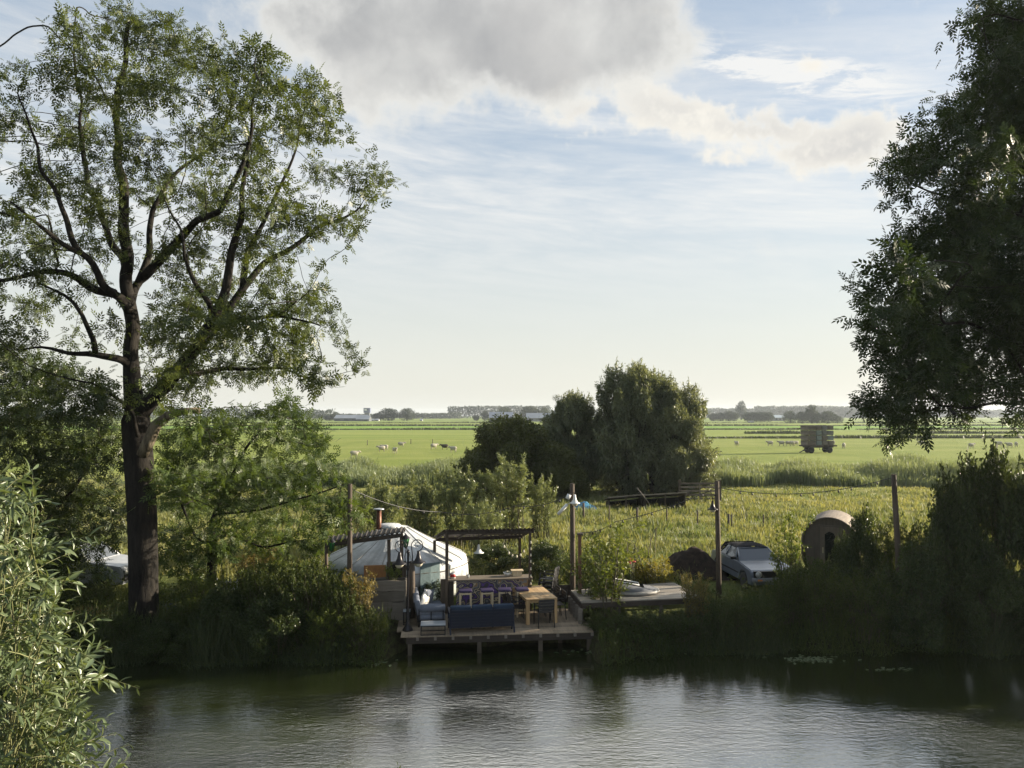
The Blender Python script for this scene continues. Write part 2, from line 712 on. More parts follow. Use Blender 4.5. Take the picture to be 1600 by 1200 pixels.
def branch_mesh(N, par, R, tip, mb, seg_big=10, smooth=True, flare=.35, thin=None, least=None):
    """Tubes along the chains of a branch tree; returns radius and tip count per node."""
    n = len(N)
    kids = [[] for _ in range(n)]
    for i, p in enumerate(par):
        if p >= 0:
            kids[p].append(i)
    order = []
    st = [i for i in range(n) if par[i] < 0]
    while st:
        i = st.pop()
        order.append(i)
        st.extend(kids[i])
    tips = np.zeros(n)
    for i in reversed(order):
        tips[i] = 1 if not kids[i] else sum(tips[k] for k in kids[i])
    T = max(tips.max(), 2)
    e = math.log(R / tip) / math.log(T)
    rad = tip * tips ** e
    q = np.clip((tips / T - .45) / .55, 0, 1)
    rad = rad * (1 + flare * q * q * (3 - 2 * q))
    if thin is not None:
        z0, z1, f_ = thin
        u = np.clip((np.asarray(N)[:, 2] - z0) / (z1 - z0), 0, 1)
        rad = np.maximum(rad * (1 + (f_ - 1) * u * u * (3 - 2 * u)), tip)
    if least is not None:
        rad[:len(least)] = np.maximum(rad[:len(least)], least)
    heads = [(i, None) for i in range(n) if par[i] < 0]
    while heads:
        i, frm = heads.pop()
        ch = [] if frm is None else [frm]
        j = i
        while True:
            ch.append(j)
            if not kids[j]:
                break
            ks = sorted(kids[j], key=lambda k: -tips[k])
            for k in ks[1:]:
                heads.append((k, j))
            j = ks[0]
        if len(ch) < 2:
            continue
        pts = [Vector(N[k]) for k in ch]
        rr = [rad[k] for k in ch]
        if frm is not None:
            rr[0] = min(rad[frm], rr[1] * 1.25)
        rr[-1] *= .6
        if smooth and len(pts) > 3:
            pts = [pts[0]] + [pts[k] * .5 + (pts[k - 1] + pts[k + 1]) * .25 for k in range(1, len(pts) - 1)] + [pts[-1]]
        mr = max(rr)
        sg = seg_big if mr > .12 else (7 if mr > .04 else (5 if mr > .015 else 4))
        mb.tube(pts, rr, sg)
    return rad, tips, kids


def skeleton(limbs, step, radii=None):
    """limbs: lists of points (first point joins the nearest earlier node)."""
    N, par, least, done = [], [], [], []
    for lb in limbs:
        pts = [np.array(p, float) for p in lb]
        if N:
            d = [np.linalg.norm(pts[0] - q) for q in N]
            last = int(np.argmin(d))
        else:
            N.append(pts[0])
            par.append(-1)
            last = 0
        cur = N[last]
        for p in pts[1:]:
            k = max(1, int(round(np.linalg.norm(p - cur) / step)))
            a = cur.copy()
            for i in range(1, k + 1):
                N.append(a + (p - a) * i / k)
                par.append(last)
                last = len(N) - 1
            cur = p
        if radii:
            r0 = radii[len(done)]
            n0 = done[-1] if done else 0
            m_ = len(N) - n0
            least.extend([r0 * (1 - .85 * (j / m_) ** .8) for j in range(m_)])
        done.append(len(N))
    return (N, par, least) if radii else (N, par)


def side_branches(N, par, rng, n, l0, l1, step, zmin):
    """Crooked secondary limbs leaving the main ones before the twigs grow."""
    cand = [i for i in range(len(N)) if par[i] >= 0 and N[i][2] > zmin]
    for k in range(n):
        i = cand[rng.integers(len(cand))]
        d = unit((N[i] - N[par[i]])[None])[0]
        q = rng.normal(size=3)
        q[2] = abs(q[2]) * .6 + .25
        d = d * .5 + unit(q[None])[0] * .9
        L = rng.uniform(l0, l1)
        last, p = i, N[i].copy()
        for j in range(int(L / step)):
            d = d + rng.normal(size=3) * .22
            d[2] += .07
            d = d / np.linalg.norm(d)
            p = p + d * step
            N.append(p.copy())
            par.append(last)
            last = len(N) - 1
    return N, par


def crook(N, rng, amp, keep):
    """Bends a straight skeleton a little, as real limbs are bent."""
    N = [np.array(p, float) for p in N]
    f = rng.normal(size=(4, 3)) * 1.6
    ph = rng.random((4, 3)) * 6
    for i in range(keep, len(N)):
        q = N[i]
        N[i] = q + amp * np.sin(f @ q + ph[:, 0]).sum() / 2 * np.array([1, .3, .2]) + amp * np.sin(f[::-1] @ q * 1.7 + ph[:, 1]).sum() / 2 * np.array([.2, .6, 1])
    return N


def tree_leaves(N, par, tips, kids, per, L, rng, tpl=ASH, spread=.16, maxtips=3, droop=.25, wfac=1.0, upbias=.6, tipmul=3.2):
    idx = [i for i in range(len(N)) if par[i] >= 0 and tips[i] <= maxtips]
    pos, dr = [], []
    for i in idx:
        a, b = N[par[i]], N[i]
        k = rng.poisson(per * (1.6 if not kids[i] else 1.0))
        if k == 0:
            continue
        t = rng.random((k, 1))
        pos.append(a + (b - a) * t + rng.normal(size=(k, 3)) * spread)
        q = unit((b - a)[None])
        dr.append(q * .55 + rng.normal(size=(k, 3)) * .8 + np.array([[0, 0, -droop]]))
    pos, dr = np.concatenate(pos), np.concatenate(dr)
    l = L * rng.uniform(.7, 1.25, len(pos))
    return scatter(tpl, pos, dr, l, l * wfac, rng, upbias)


def clump_points(clumps, Y, dens, rng, ydep=1.0, fill=.75):
    """Points in clumps given as (px, py, radius in px, depth offset)."""
    out = []
    for c in clumps:
        px, py, r = c[:3]
        dy = c[3] if len(c) > 3 else rng.normal() * 2.2
        ctr = np.array(at(px, py, Y + dy))
        rm = r / 1200.0 * Y
        n = max(6, int(dens * rm ** 2))
        u = unit(rng.normal(size=(n, 3))) * (rng.random((n, 1)) ** (1 / 2.2)) * rm
        u[:, 1] *= ydep
        u[:, 2] *= .85
        out.append(ctr + u)
    return np.concatenate(out)


def shoot_bush(rng, h, r, ns, L, W, leaves, upright=.5, base=.35, twig=.3, tpl=LEAF1, stem=.02, droop=.15, nt=9, low=.15, upbias=.6, lv=1.1):
    """A shrub of many arching shoots with side twigs. Returns (leaf V, leaf Q) and the stem MB."""
    mb = MB()
    S, D, LN = [], [], []
    for i in range(ns):
        an = rng.random() * 2 * PI
        rb = base * r * math.sqrt(rng.random())
        b = np.array([math.cos(an) * rb, math.sin(an) * rb, -.05])
        an2 = an + rng.normal() * .5
        out = r * (rng.random() ** .6)
        hh = h * rng.uniform(.55, 1.0) * math.sqrt(max(.08, 1 - (out / r) ** 2 * (1 - upright)))
        e = np.array([math.cos(an2) * out, math.sin(an2) * out, hh])
        c = b * .6 + e * .4
        c[2] = hh * .75
        pts = []
        for k in range(8):
            t = k / 7
            pts.append(b * (1 - t) ** 2 + c * 2 * t * (1 - t) + e * t * t)
        pts = np.array(pts) + rng.normal(size=(8, 3)) * .02 * h * np.linspace(0, 1, 8)[:, None]
        mb.tube([Vector(p) for p in pts], [stem * (1 - .8 * k / 7) for k in range(8)], 4, False)
        for k in range(nt):
            t = low + (1 - low) * rng.random() ** .8
            q = t * 7
            i0 = min(int(q), 6)
            p = pts[i0] + (pts[i0 + 1] - pts[i0]) * (q - i0)
            tg = unit((pts[i0 + 1] - pts[i0])[None])[0]
            rd = unit(rng.normal(size=(1, 3)))[0]
            d = tg * .8 + rd * .9
            d[2] += .12
            S.append(p)
            D.append(d / np.linalg.norm(d))
            LN.append(twig * h * rng.uniform(.35, 1.0) * (1.15 - .6 * t))
        S.append(pts[5])
        D.append(unit((pts[7] - pts[5])[None])[0])
        LN.append(np.linalg.norm(pts[7] - pts[5]) * 1.15)
    S, D, LN = np.array(S), np.array(D), np.array(LN)
    pr = LN / LN.sum()
    ix = rng.choice(len(S), leaves, p=pr)
    t = rng.random((leaves, 1)) ** .8
    pos = S[ix] + D[ix] * LN[ix][:, None] * t
    pos[:, 2] -= droop * LN[ix] * (t[:, 0] ** 2)
    pos += rng.normal(size=pos.shape) * L * .25
    dr = D[ix] * .9 + rng.normal(size=pos.shape) * .75 * lv
    dr[:, 2] -= droop
    l = L * rng.uniform(.65, 1.25, leaves)
    pos[:, 2] = np.maximum(pos[:, 2], .02)
    return scatter(tpl, pos, dr, l, l * W / L, rng, upbias), mb
# ------------------------------------------------------------------ leaf and surface materials
M = {}
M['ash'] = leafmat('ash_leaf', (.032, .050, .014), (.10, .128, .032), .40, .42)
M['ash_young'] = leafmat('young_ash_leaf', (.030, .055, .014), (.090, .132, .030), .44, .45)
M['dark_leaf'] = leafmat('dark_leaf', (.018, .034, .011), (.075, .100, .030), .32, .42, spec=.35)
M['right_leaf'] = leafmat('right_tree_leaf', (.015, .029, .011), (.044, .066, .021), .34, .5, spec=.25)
M['willow'] = leafmat('willow_leaf', (.105, .135, .065), (.25, .29, .15), .38, .38)
M['willow_dark'] = leafmat('grey_willow_leaf', (.080, .105, .058), (.22, .245, .145), .36, .42)
M['near_willow'] = leafmat('near_willow_leaf', (.055, .088, .040), (.145, .185, .085), .34, .36, big=1.2, spec=.6)
M['bush'] = leafmat('bank_bush_leaf', (.028, .048, .014), (.092, .112, .032), .34, .55, spec=.2)
M['bush_yellow'] = leafmat('yellow_flowering_leaf', (.13, .14, .025), (.32, .27, .035), .36, .5)
M['bush_light'] = leafmat('light_bush_leaf', (.06, .10, .02), (.16, .19, .04), .42, .5)
M['bush_rust'] = leafmat('rusty_weed_leaf', (.085, .09, .028), (.24, .185, .06), .36, .6)
M['bush_olive'] = leafmat('olive_bush_leaf', (.045, .060, .018), (.12, .135, .045), .34, .5, spec=.25)
M['reed'] = leafmat('reed_blade', (.095, .135, .075), (.23, .27, .16), .40, .5, big=.2)
M['meadow'] = leafmat('meadow_blade', (.070, .115, .035), (.29, .28, .14), .42, .6, big=.20)
M['straw'] = leafmat('straw_blade', (.28, .19, .08), (.45, .33, .16), .35, .7)
M['far'] = leafmat('far_leaf', (.016, .030, .014), (.042, .060, .028), .25, .6, big=.03)
M['ditch'] = leafmat('ditch_blade', (.028, .045, .018), (.075, .090, .035), .25, .6, big=.05)
M['bark'] = bark('ash_bark', (.006, .0055, .005), (.026, .023, .019))
M['bark2'] = bark('dark_bark', (.010, .008, .007), (.034, .029, .022))
M['twig'] = plain('twig', (.10, .085, .05), .8, c2=(.05, .045, .025))
M['twig_green'] = plain('green_twig', (.16, .17, .06), .6, c2=(.09, .09, .04))


def sstep(x, a, b):
    t = np.clip((x - a) / (b - a), 0, 1)
    return t * t * (3 - 2 * t)


def bank_y(x):
    """Where the far bank meets the water."""
    y = 21.75 + .9 * sstep(x, 2.0, 6.0) + .18 * np.sin(x * 1.7) + .12 * np.sin(x * 3.9 + 1)
    y = y + 1.6 * sstep(x, -3.4, -2.9) * (1 - sstep(x, 1.9, 2.4))
    return y - .0006 * np.clip(np.abs(x) - 14, 0, 60) ** 2


def ground_z(x, y):
    x = np.asarray(x, float)
    y = np.asarray(y, float)
    d = y - bank_y(x)
    far = -1.4 + 1.75 * sstep(d, -1.1, .55) + .25 * sstep(d, .4, 2.6) + .34 * sstep(y, 25.5, 30) + .10 * sstep(y, 60, 140)
    far = far + .07 * np.sin(x * .35 + 2) * np.sin(y * .27) * sstep(y, 27, 34) * (1 - sstep(y, 66, 80))
    near = -1.4 + 2.0 * (1 - sstep(y, 11.6, 13.6)) + .5 * (1 - sstep(y, 5, 11))
    return np.where(y > 17.5, far, near)


def gz(x, y):
    return float(ground_z(x, y))


def axis_pts(lo, hi, step, far, grow=1.16):
    p = list(np.arange(lo, hi + 1e-6, step))
    s, q = step, hi
    while q < far[1]:
        s *= grow
        q += s
        p.append(min(q, far[1]))
    s, q, pre = step, lo, []
    while q > far[0]:
        s *= grow
        q -= s
        pre.append(max(q, far[0]))
    return np.array(pre[::-1] + p)


def build_ground():
    X = axis_pts(-26, 26, .4, (-2400, 2400))
    Y = axis_pts(-18, 66, .4, (-30, 3000))
    gx, gy = np.meshgrid(X, Y)
    Z = ground_z(gx, gy)
    Z = Z + np.where((gy > 23) & (gy < 70), .03 * np.sin(gx * 2.3 + gy * 1.1) * np.sin(gy * 2.9), 0)
    V = np.stack([gx, gy, Z], -1).reshape(-1, 3)
    ny, nx = gx.shape
    i = np.arange(ny * nx).reshape(ny, nx)
    Q = np.stack([i[:-1, :-1], i[:-1, 1:], i[1:, 1:], i[1:, :-1]], -1).reshape(-1, 4)
    me = np_mesh('ground', V, Q)
    me.polygons.foreach_set('use_smooth', np.ones(len(Q), bool))
    m, g, o = newmat('ground_cover')
    geo = g.n('ShaderNodeNewGeometry')
    pos = geo.outputs['Position']
    s = g.sep(pos)
    wob = g.noise(g.vscale(pos, (.02, .05, .05)), 1.0, 4, .6)
    yw = g.m('ADD', s[1], g.m('MULTIPLY', g.m('SUBTRACT', wob, .5), g.m('ADD', 5.0, g.m('MULTIPLY', s[1], .06))))
    n1 = g.noise(pos, .55, 6, .65)
    n2 = g.noise(pos, 6.0, 6, .7)
    n3 = g.noise(g.vscale(pos, (.012, .09, .05)), 1.0, 6, .65)
    soil = g.mix(g.ss(n2, .35, .65), (.030, .026, .016, 1), (.060, .065, .024, 1))
    lawn = g.mix(g.ss(n1, .3, .7), (.055, .085, .020, 1), (.13, .14, .045, 1))
    mead = g.mix(g.ss(g.m('ADD', g.m('MULTIPLY', n1, .6), g.m('MULTIPLY', n2, .4)), .36, .64), (.13, .17, .035, 1), (.27, .25, .09, 1))
    past = g.mix(g.ss(n3, .32, .68), (.175, .215, .045, 1), (.24, .265, .075, 1))
    past = g.mix(g.m('MULTIPLY', g.ss(n2, .45, .75), .35), past, (.10, .15, .03, 1))
    past = g.mix(g.m('MULTIPLY', g.ss(g.noise(g.vscale(pos, (.16, .07, 1)), 1.0, 5, .65), .42, .70), .45), past, (.115, .165, .035, 1))
    band1 = g.mix(g.ss(n3, .3, .7), (.16, .215, .045, 1), (.24, .27, .075, 1))
    band2 = g.mix(g.ss(n3, .3, .7), (.13, .235, .035, 1), (.185, .285, .055, 1))
    band3 = g.mix(g.ss(n3, .3, .7), (.19, .22, .06, 1), (.15, .22, .05, 1))

    def step_mix(a, b, y0, y1):
        return g.mix(g.ss(yw, y0, y1), a, b)
    c = step_mix(soil, lawn, 23.5, 25.5)
    c = step_mix(c, mead, 27, 33)
    c = step_mix(c, past, 66, 82)
    c = step_mix(c, band1, 186, 194)
    c = step_mix(c, band2, 296, 304)
    c = step_mix(c, band1, 402, 410)
    c = step_mix(c, band3, 520, 560)
    pbr(g, o, c, .95, spec=.1, normal=g.bump(g.m('ADD', n2, g.m('MULTIPLY', n1, .8)), .7, .25))
    go = link('ground', me, m)
    tag(go, kind='structure')


build_ground()


def build_water():
    X = np.linspace(-160, 160, 161)
    Y = np.linspace(10.8, 27.5, 40)
    gx, gy = np.meshgrid(X, Y)
    gy = gy - .0006 * np.clip(np.abs(gx) - 14, 0, 60) ** 2
    V = np.stack([gx, gy, 0 * gx], -1).reshape(-1, 3)
    ny, nx = gx.shape
    i = np.arange(ny * nx).reshape(ny, nx)
    Q = np.stack([i[:-1, :-1], i[:-1, 1:], i[1:, 1:], i[1:, :-1]], -1).reshape(-1, 4)
    me = np_mesh('water', V, Q)
    me.polygons.foreach_set('use_smooth', np.ones(len(Q), bool))
    m, g, o = newmat('canal_water')
    pos = g.n('ShaderNodeNewGeometry').outputs['Position']
    # breeze: ruffled patch in the open middle, calm below the far bank
    s = g.sep(pos)
    patch = g.noise(g.vscale(pos, (.10, .22, 1)), 1.0, 3, .5)
    calm = g.ss(g.m('ADD', s[1], g.m('MULTIPLY', g.m('SUBTRACT', patch, .5), 5.5)), 21.6, 16.4)
    r1 = g.noise(g.vscale(pos, (3.4, 8.5, 1)), 1.0, 2, .5, dist=.4)
    r2 = g.noise(g.vscale(pos, (9.0, 20, 1)), 1.0, 3, .6, dist=.5)
    r3 = g.noise(g.vscale(pos, (.5, 1.1, 1)), 1.0, 2, .5)
    r4 = g.noise(g.vscale(pos, (.22, .5, 1)), 1.0, 2, .5)
    hgt = g.m('ADD', g.m('ADD', g.m('MULTIPLY', r1, .40), g.m('MULTIPLY', r2, .26)), g.m('MULTIPLY', r3, .4))
    bp = g.n('ShaderNodeBump')
    gust = g.m('MULTIPLY', calm, g.m('ADD', .30, g.m('MULTIPLY', g.ss(r4, .35, .62), .70)))
    g.put(bp.inputs['Strength'], g.m('ADD', .10, g.m('MULTIPLY', gust, .72)))
    bp.inputs['Distance'].default_value = .05
    g.put(bp.inputs['Height'], hgt)
    murk = g.mix(g.ss(patch, .3, .7), (.011, .016, .005, 1), (.019, .024, .007, 1))
    b = pbr(g, o, murk, g.m('ADD', .035, g.m('MULTIPLY', gust, .13)), normal=bp.outputs[0], spec=.5)
    b.inputs['IOR'].default_value = WATER_IOR
    tag(link('water', me, m), kind='structure')


WATER_IOR = 5.0
build_water()
# ------------------------------------------------------------------ the great trees
def grow_tree(name, label, limbs, clumps, Y, R, tip, dens, per, L, leaf, barkm, seed, step=.42, spread=.2, maxtips=3, thin=None, sides=0, flare=.35, tipmul=3.2, tight=1.0, limb_r=None,
              tpl=ASH, wfac=1.0, droop=.25, kill=.55, group=None, ydep=1.0, extra=None):
    rng = np.random.default_rng(seed)
    att = clump_points([(c[0], c[1], c[2] * tight) + tuple(c[3:]) for c in clumps], Y, dens, rng, ydep)
    if extra is not None:
        att = np.concatenate([att, extra(rng)])
    least = None
    if limb_r:
        N, par, least = skeleton(limbs, step, limb_r)
    else:
        N, par = skeleton(limbs, step)
    N = crook(N, rng, .10, 12 if R < .3 else 38)
    if sides:
        N, par = side_branches(N, par, rng, sides, 1.0, 3.0, step, N[0][2] + 6.5)
    N, par = colonize(N, par, att, step, 9.0, kill, 90, rng)
    mb = MB()
    rad, tips, kids = branch_mesh(N, par, R, tip, mb, thin=thin, flare=flare, least=least)
    root = thing(name, label, 'tree', tuple(N[0]), group=group)
    o = mb.build('trunk', barkm, root)
    off = np.array(N[0])
    o.data.transform(Matrix.Translation(-Vector(off)))
    V, Q = tree_leaves(N, par, tips, kids, per, L, rng, tpl, spread, maxtips, droop, wfac, tipmul=tipmul)
    me = np_mesh('crown', V - off, Q)
    link('crown', me, leaf, root)
    return root, N, tips


def A(Y):
    return lambda px, py, dy=0.0: tuple(at(px, py, Y + dy))


def left_ash():
    a = A(23.0)
    base = at(226, 950, 23.0)
    base.z = gz(base.x, 23.0) - .15
    limbs = [
        [tuple(base), a(224, 880), a(222, 800), a(217, 720), a(212, 655), a(206, 590, .1), a(205, 540, .1), a(204, 490, .1), a(198, 440, .2), a(194, 390, .2), a(188, 330, .1), a(184, 260), a(182, 190), a(190, 110), a(196, 40)],
        [a(204, 490, .1), a(182, 455, -.5), a(150, 425, -1.1), a(118, 402, -1.6), a(84, 368, -2), a(40, 340, -2.3), a(0, 322, -2.5)],
        [a(182, 455, -.5), a(120, 432, -.6), a(60, 424, -.9), a(0, 436, -1.1), a(-80, 440, -1.4)],
        [a(118, 402, -1.6), a(98, 340, -1.9), a(70, 270, -2), a(50, 200, -2), a(30, 130, -2)],
        [a(206, 480, .1), a(226, 430, .8), a(234, 385, 1.2), a(236, 330, 1.6), a(256, 290, 2), a(285, 262, 2.3), a(330, 225, 2.4), a(360, 160, 2.4)],
        [a(198, 430, .2), a(160, 330, 1.4), a(130, 250, 2), a(120, 160, 2.2), a(112, 80, 2.2)],
        [a(226, 430, .8), a(262, 388, .2), a(300, 345, -.6), a(340, 330, -1.2), a(372, 270, -1.6), a(392, 190, -1.8), a(402, 120, -1.8)],
        [a(212, 650), a(250, 612, -.3), a(282, 575, -.6), a(312, 540, -.9), a(330, 500, -1.1), a(346, 450, -1.3), a(358, 390, -1.5), a(372, 320, -1.6), a(384, 250, -1.7)],
        [a(312, 540, -.9), a(345, 500, -.4), a(376, 452, 0), a(412, 414, .4), a(450, 390, .7), a(495, 355, 1), a(540, 335, 1.2), a(578, 318, 1.3)],
        [a(376, 452, 0), a(388, 400, .4), a(410, 340, .8), a(440, 280, 1.1), a(468, 210, 1.3), a(490, 150, 1.4)],
        [a(345, 500, -.4), a(390, 498, -.9), a(440, 492, -1.2), a(500, 512, -1.4)],
        [a(282, 575, -.6), a(330, 580, .4), a(390, 570, .8), a(450, 578, 1), a(496, 592, 1)],
        [a(206, 572, .1), a(188, 556, -.3), a(152, 552, -.6), a(143, 515, -.7), a(134, 490, -.8), a(110, 460, -.9), a(60, 440, -1)],
        [a(152, 552, -.6), a(112, 557, -.8), a(70, 540, -1), a(30, 548, -1.2)],
        [a(214, 700), a(204, 640, -1), a(186, 622, -1.4), a(150, 600, -1.8), a(110, 580, -2)],
        [a(330, 500, -1.1), a(300, 440, -2), a(290, 380, -2.5), a(270, 320, -2.6)],
    ]
    clumps = [(120, 55, 48), (190, 35, 52), (258, 62, 60), (100, 120, 45), (180, 130, 55), (250, 140, 50), (300, 96, 36), (342, 92, 42),
              (402, 104, 48), (352, 160, 46), (424, 150, 40), (486, 142, 42), (502, 196, 42), (524, 150, 18), (450, 206, 42), (380, 232, 52),
              (306, 214, 46), (205, 225, 52), (112, 205, 48), (30, 108, 28), (22, 185, 32), (62, 280, 44), (150, 312, 50), (240, 300, 46),
              (330, 315, 52), (424, 300, 48), (500, 272, 40), (556, 280, 34), (580, 316, 20), (482, 345, 44), (540, 352, 30), (392, 376, 48),
              (292, 396, 50), (62, 376, 40), (0, 330, 44), (130, 388, 34), (332, 446, 44), (420, 440, 34), (474, 476, 48), (516, 488, 20),
              (500, 458, 26), (392, 500, 50), (302, 512, 54), (244, 530, 42), (440, 555, 50), (492, 588, 32), (380, 580, 46), (300, 592, 42),
              (260, 590, 34), (62, 478, 40), (20, 530, 40), (110, 530, 24), (36, 416, 34), (-60, 200, 80), (-80, 330, 80), (-60, 90, 60), (-110, 450, 80),
              (280, 470, 40), (345, 545, 40), (470, 525, 36), (180, 510, 20), (255, 640, 22), (310, 620, 26)]
    root, N, tips = grow_tree('ash_tree', 'tall spreading ash tree with thick dark trunk and airy crown beside the white yurt', limbs, clumps, 23.0,
                              .37, .0042, 190, 3.3, .27, M['ash'], M['bark'], 4, step=.22, spread=.11, maxtips=5, kill=.25,
                              thin=(6.2, 9.5, .70), sides=70, flare=.12, tipmul=9.0, tight=.90,
                              limb_r=[.40, .15, .13, .09, .14, .13, .15, .27, .16, .10, .09, .10, .13, .08, .09, .09])
    # a sawn-off limb, pale where the bark is gone
    off = Vector(root.location)
    sb = MB()
    sb.tube([a(222, 712, -.45) , a(232, 690, -.52), a(244, 664, -.6), a(262, 650, -.7), a(284, 643, -.75), a(312, 641, -.8)], [.16, .18, .16, .125, .105, .09], 12)
    o = sb.build('cut_limb', bark('pale_limb', (.05, .042, .030), (.20, .17, .12)), root)
    o.data.transform(Matrix.Translation(-off))
    tag(o, 'pale sawn-off limb without bark')


left_ash()


def right_tree():
    Y = 22.5
    a = A(Y)
    base = at(1765, 900, Y + 1.2)
    base.z = gz(base.x, base.y) - .15
    limbs = [
        [tuple(base), a(1762, 780, .6), a(1758, 690, .2), a(1750, 600), a(1745, 500), a(1735, 380), a(1720, 240), a(1700, 100), a(1690, 0)],
        [a(1758, 690, .2), a(1700, 645, -.2), a(1650, 628, -.4), a(1600, 624, -.5), a(1550, 632, -.6), a(1500, 633, -.7), a(1450, 642, -.8), a(1400, 660, -.8)],
        [a(1745, 500), a(1680, 470, .6), a(1600, 440, 1), a(1520, 420, 1.2), a(1450, 400, 1.3)],
        [a(1735, 400), a(1660, 350, -.6), a(1580, 325, -1), a(1500, 315, -1.2), a(1450, 303, -1.3), a(1405, 285, -1.3)],
        [a(1748, 560), a(1670, 545, -.9), a(1580, 530, -1.4), a(1500, 512, -1.7), a(1420, 500, -1.8)],
        [a(1720, 250), a(1650, 190, .6), a(1580, 150, 1), a(1530, 110, 1.2)],
        [a(1740, 420), a(1800, 330, .5), a(1860, 220, .8), a(1880, 100, 1)],
        [a(1752, 620), a(1820, 540, .5), a(1880, 470, .8), a(1930, 400, 1)],
        [a(1600, 624, -.5), a(1570, 600, -.9), a(1530, 585, -1.2), a(1470, 580, -1.4)],
        [a(1700, 100), a(1640, 40, -.6), a(1560, 20, -1), a(1510, 30, -1.2)],
    ]
    clumps = [(1560, 28, 40), (1515, 30, 22), (1600, 60, 60), (1572, 122, 56), (1512, 172, 46), (1470, 222, 44), (1430, 252, 44), (1400, 268, 24),
              (1590, 210, 74), (1522, 270, 56), (1412, 314, 18), (1482, 352, 46), (1424, 385, 40), (1560, 350, 66), (1402, 430, 34),
              (1470, 440, 58), (1550, 450, 68), (1625, 440, 74), (1372, 500, 32), (1432, 512, 56), (1520, 525, 58), (1600, 520, 60),
              (1392, 566, 38), (1452, 582, 48), (1530, 578, 42), (1362, 632, 24), (1424, 628, 34), (1442, 672, 24), (1388, 682, 22),
              (1506, 645, 20), (1480, 610, 30), (1380, 610, 22), (1360, 520, 18), (1640, 300, 80), (1640, 150, 80), (1700, 30, 80), (1640, 570, 50), (1760, 200, 110),
              (1780, 380, 110), (1780, 60, 90), (1860, 300, 110), (1880, 460, 100), (1720, 480, 80), (1840, 140, 90), (1590, 620, 24), (1500, 400, 40),
              (1440, 470, 40), (1585, 655, 20), (1345, 640, 14)]
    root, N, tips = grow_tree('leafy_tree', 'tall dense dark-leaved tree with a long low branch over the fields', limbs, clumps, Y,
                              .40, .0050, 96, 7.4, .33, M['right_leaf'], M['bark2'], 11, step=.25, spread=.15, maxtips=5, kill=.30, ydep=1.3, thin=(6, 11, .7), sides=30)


right_tree()


def young_ash():
    a = A(26.0)
    base = at(330, 905, 26.0)
    base.z = gz(base.x, 26.0) - .1
    limbs = [[tuple(base), a(332, 850), a(342, 800), a(358, 755), a(385, 700), a(425, 650), a(445, 620)],
             [a(332, 850), a(280, 790, .3), a(262, 720, .6), a(268, 660, .8)],
             [a(342, 800), a(420, 790, -.4), a(500, 770, -.6), a(535, 760, -.6)],
             [a(340, 820), a(420, 850, .3), a(500, 840, .5)],
             [a(358, 755), a(330, 700, .7), a(325, 650, 1)]]
    clumps = [(280, 700, 44), (340, 690, 42), (420, 688, 44), (480, 692, 40), (300, 770, 50), (380, 765, 54), (460, 755, 48), (512, 740, 30),
              (526, 795, 34), (420, 835, 44), (340, 845, 44), (272, 850, 36), (486, 838, 36), (440, 640, 26), (395, 660, 30), (300, 655, 26),
              (262, 760, 34), (470, 660, 22), (505, 690, 20), (300, 890, 30)]
    grow_tree('young_ash_tree', 'low light-green young tree filling the gap between the big trunk and the yurt', limbs, clumps, 26.0, .12, .004, 190, 4.6, .28,
              M['ash_young'], M['bark2'], 21, step=.23, spread=.12, maxtips=3, kill=.28)


young_ash()


def dark_left_tree():
    a = A(26.5)
    base = at(60, 910, 26.5)
    base.z = gz(base.x, 26.5) - .1
    limbs = [[tuple(base), a(58, 830), a(52, 740), a(48, 660), a(40, 580)],
             [a(58, 830), a(120, 760, .4), a(150, 690, .6), a(165, 640, .8)],
             [a(52, 740), a(-10, 680, -.4), a(-50, 600, -.6)],
             [a(58, 830), a(120, 830, -.3), a(170, 845, -.4)],
             [a(48, 660), a(100, 620, .3), a(130, 590, .5)]]
    clumps = [(50, 602, 52), (118, 622, 44), (-20, 570, 60), (60, 680, 62), (138, 700, 50), (30, 775, 62), (118, 785, 54), (162, 830, 32),
              (60, 855, 50), (168, 650, 26), (160, 760, 34), (90, 580, 36), (-60, 680, 70), (-70, 800, 70), (10, 640, 50), (95, 730, 44),
              (180, 720, 22), (190, 800, 18), (110, 850, 40), (110, 890, 26, -1.2), (150, 888, 22, -1.4), (80, 900, 26, -1.3), (150, 870, 26), (150, 630, 30), (20, 850, 50)]
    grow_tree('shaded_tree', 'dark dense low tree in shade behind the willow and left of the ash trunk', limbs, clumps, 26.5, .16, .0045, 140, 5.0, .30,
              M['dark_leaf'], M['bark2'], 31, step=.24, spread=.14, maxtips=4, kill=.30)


dark_left_tree()


def outer_trees():
    """Unseen growth added just right of the picture to shade the bank."""
    rng = np.random.default_rng(5)
    for (x, y, h, r, s, lab) in ((21.5, 24.5, 6.0, 4.0, 71, 'unseen leafy bushes added beyond the right edge to shade the bank'),):
        r2 = np.random.default_rng(s)
        (V, Q), mb = shoot_bush(r2, h, r, 46, .30, .14, 9000, upright=.6, base=.5, twig=.22, stem=.05)
        root = thing('shade_thicket', lab, 'tree', (x, y, gz(x, y)))  # added out of view to keep low sun off the right bank
        mb.build('stems', M['bark2'], root)
        link('foliage', np_mesh('foliage', V, Q), M['dark_leaf'], root)


outer_trees()


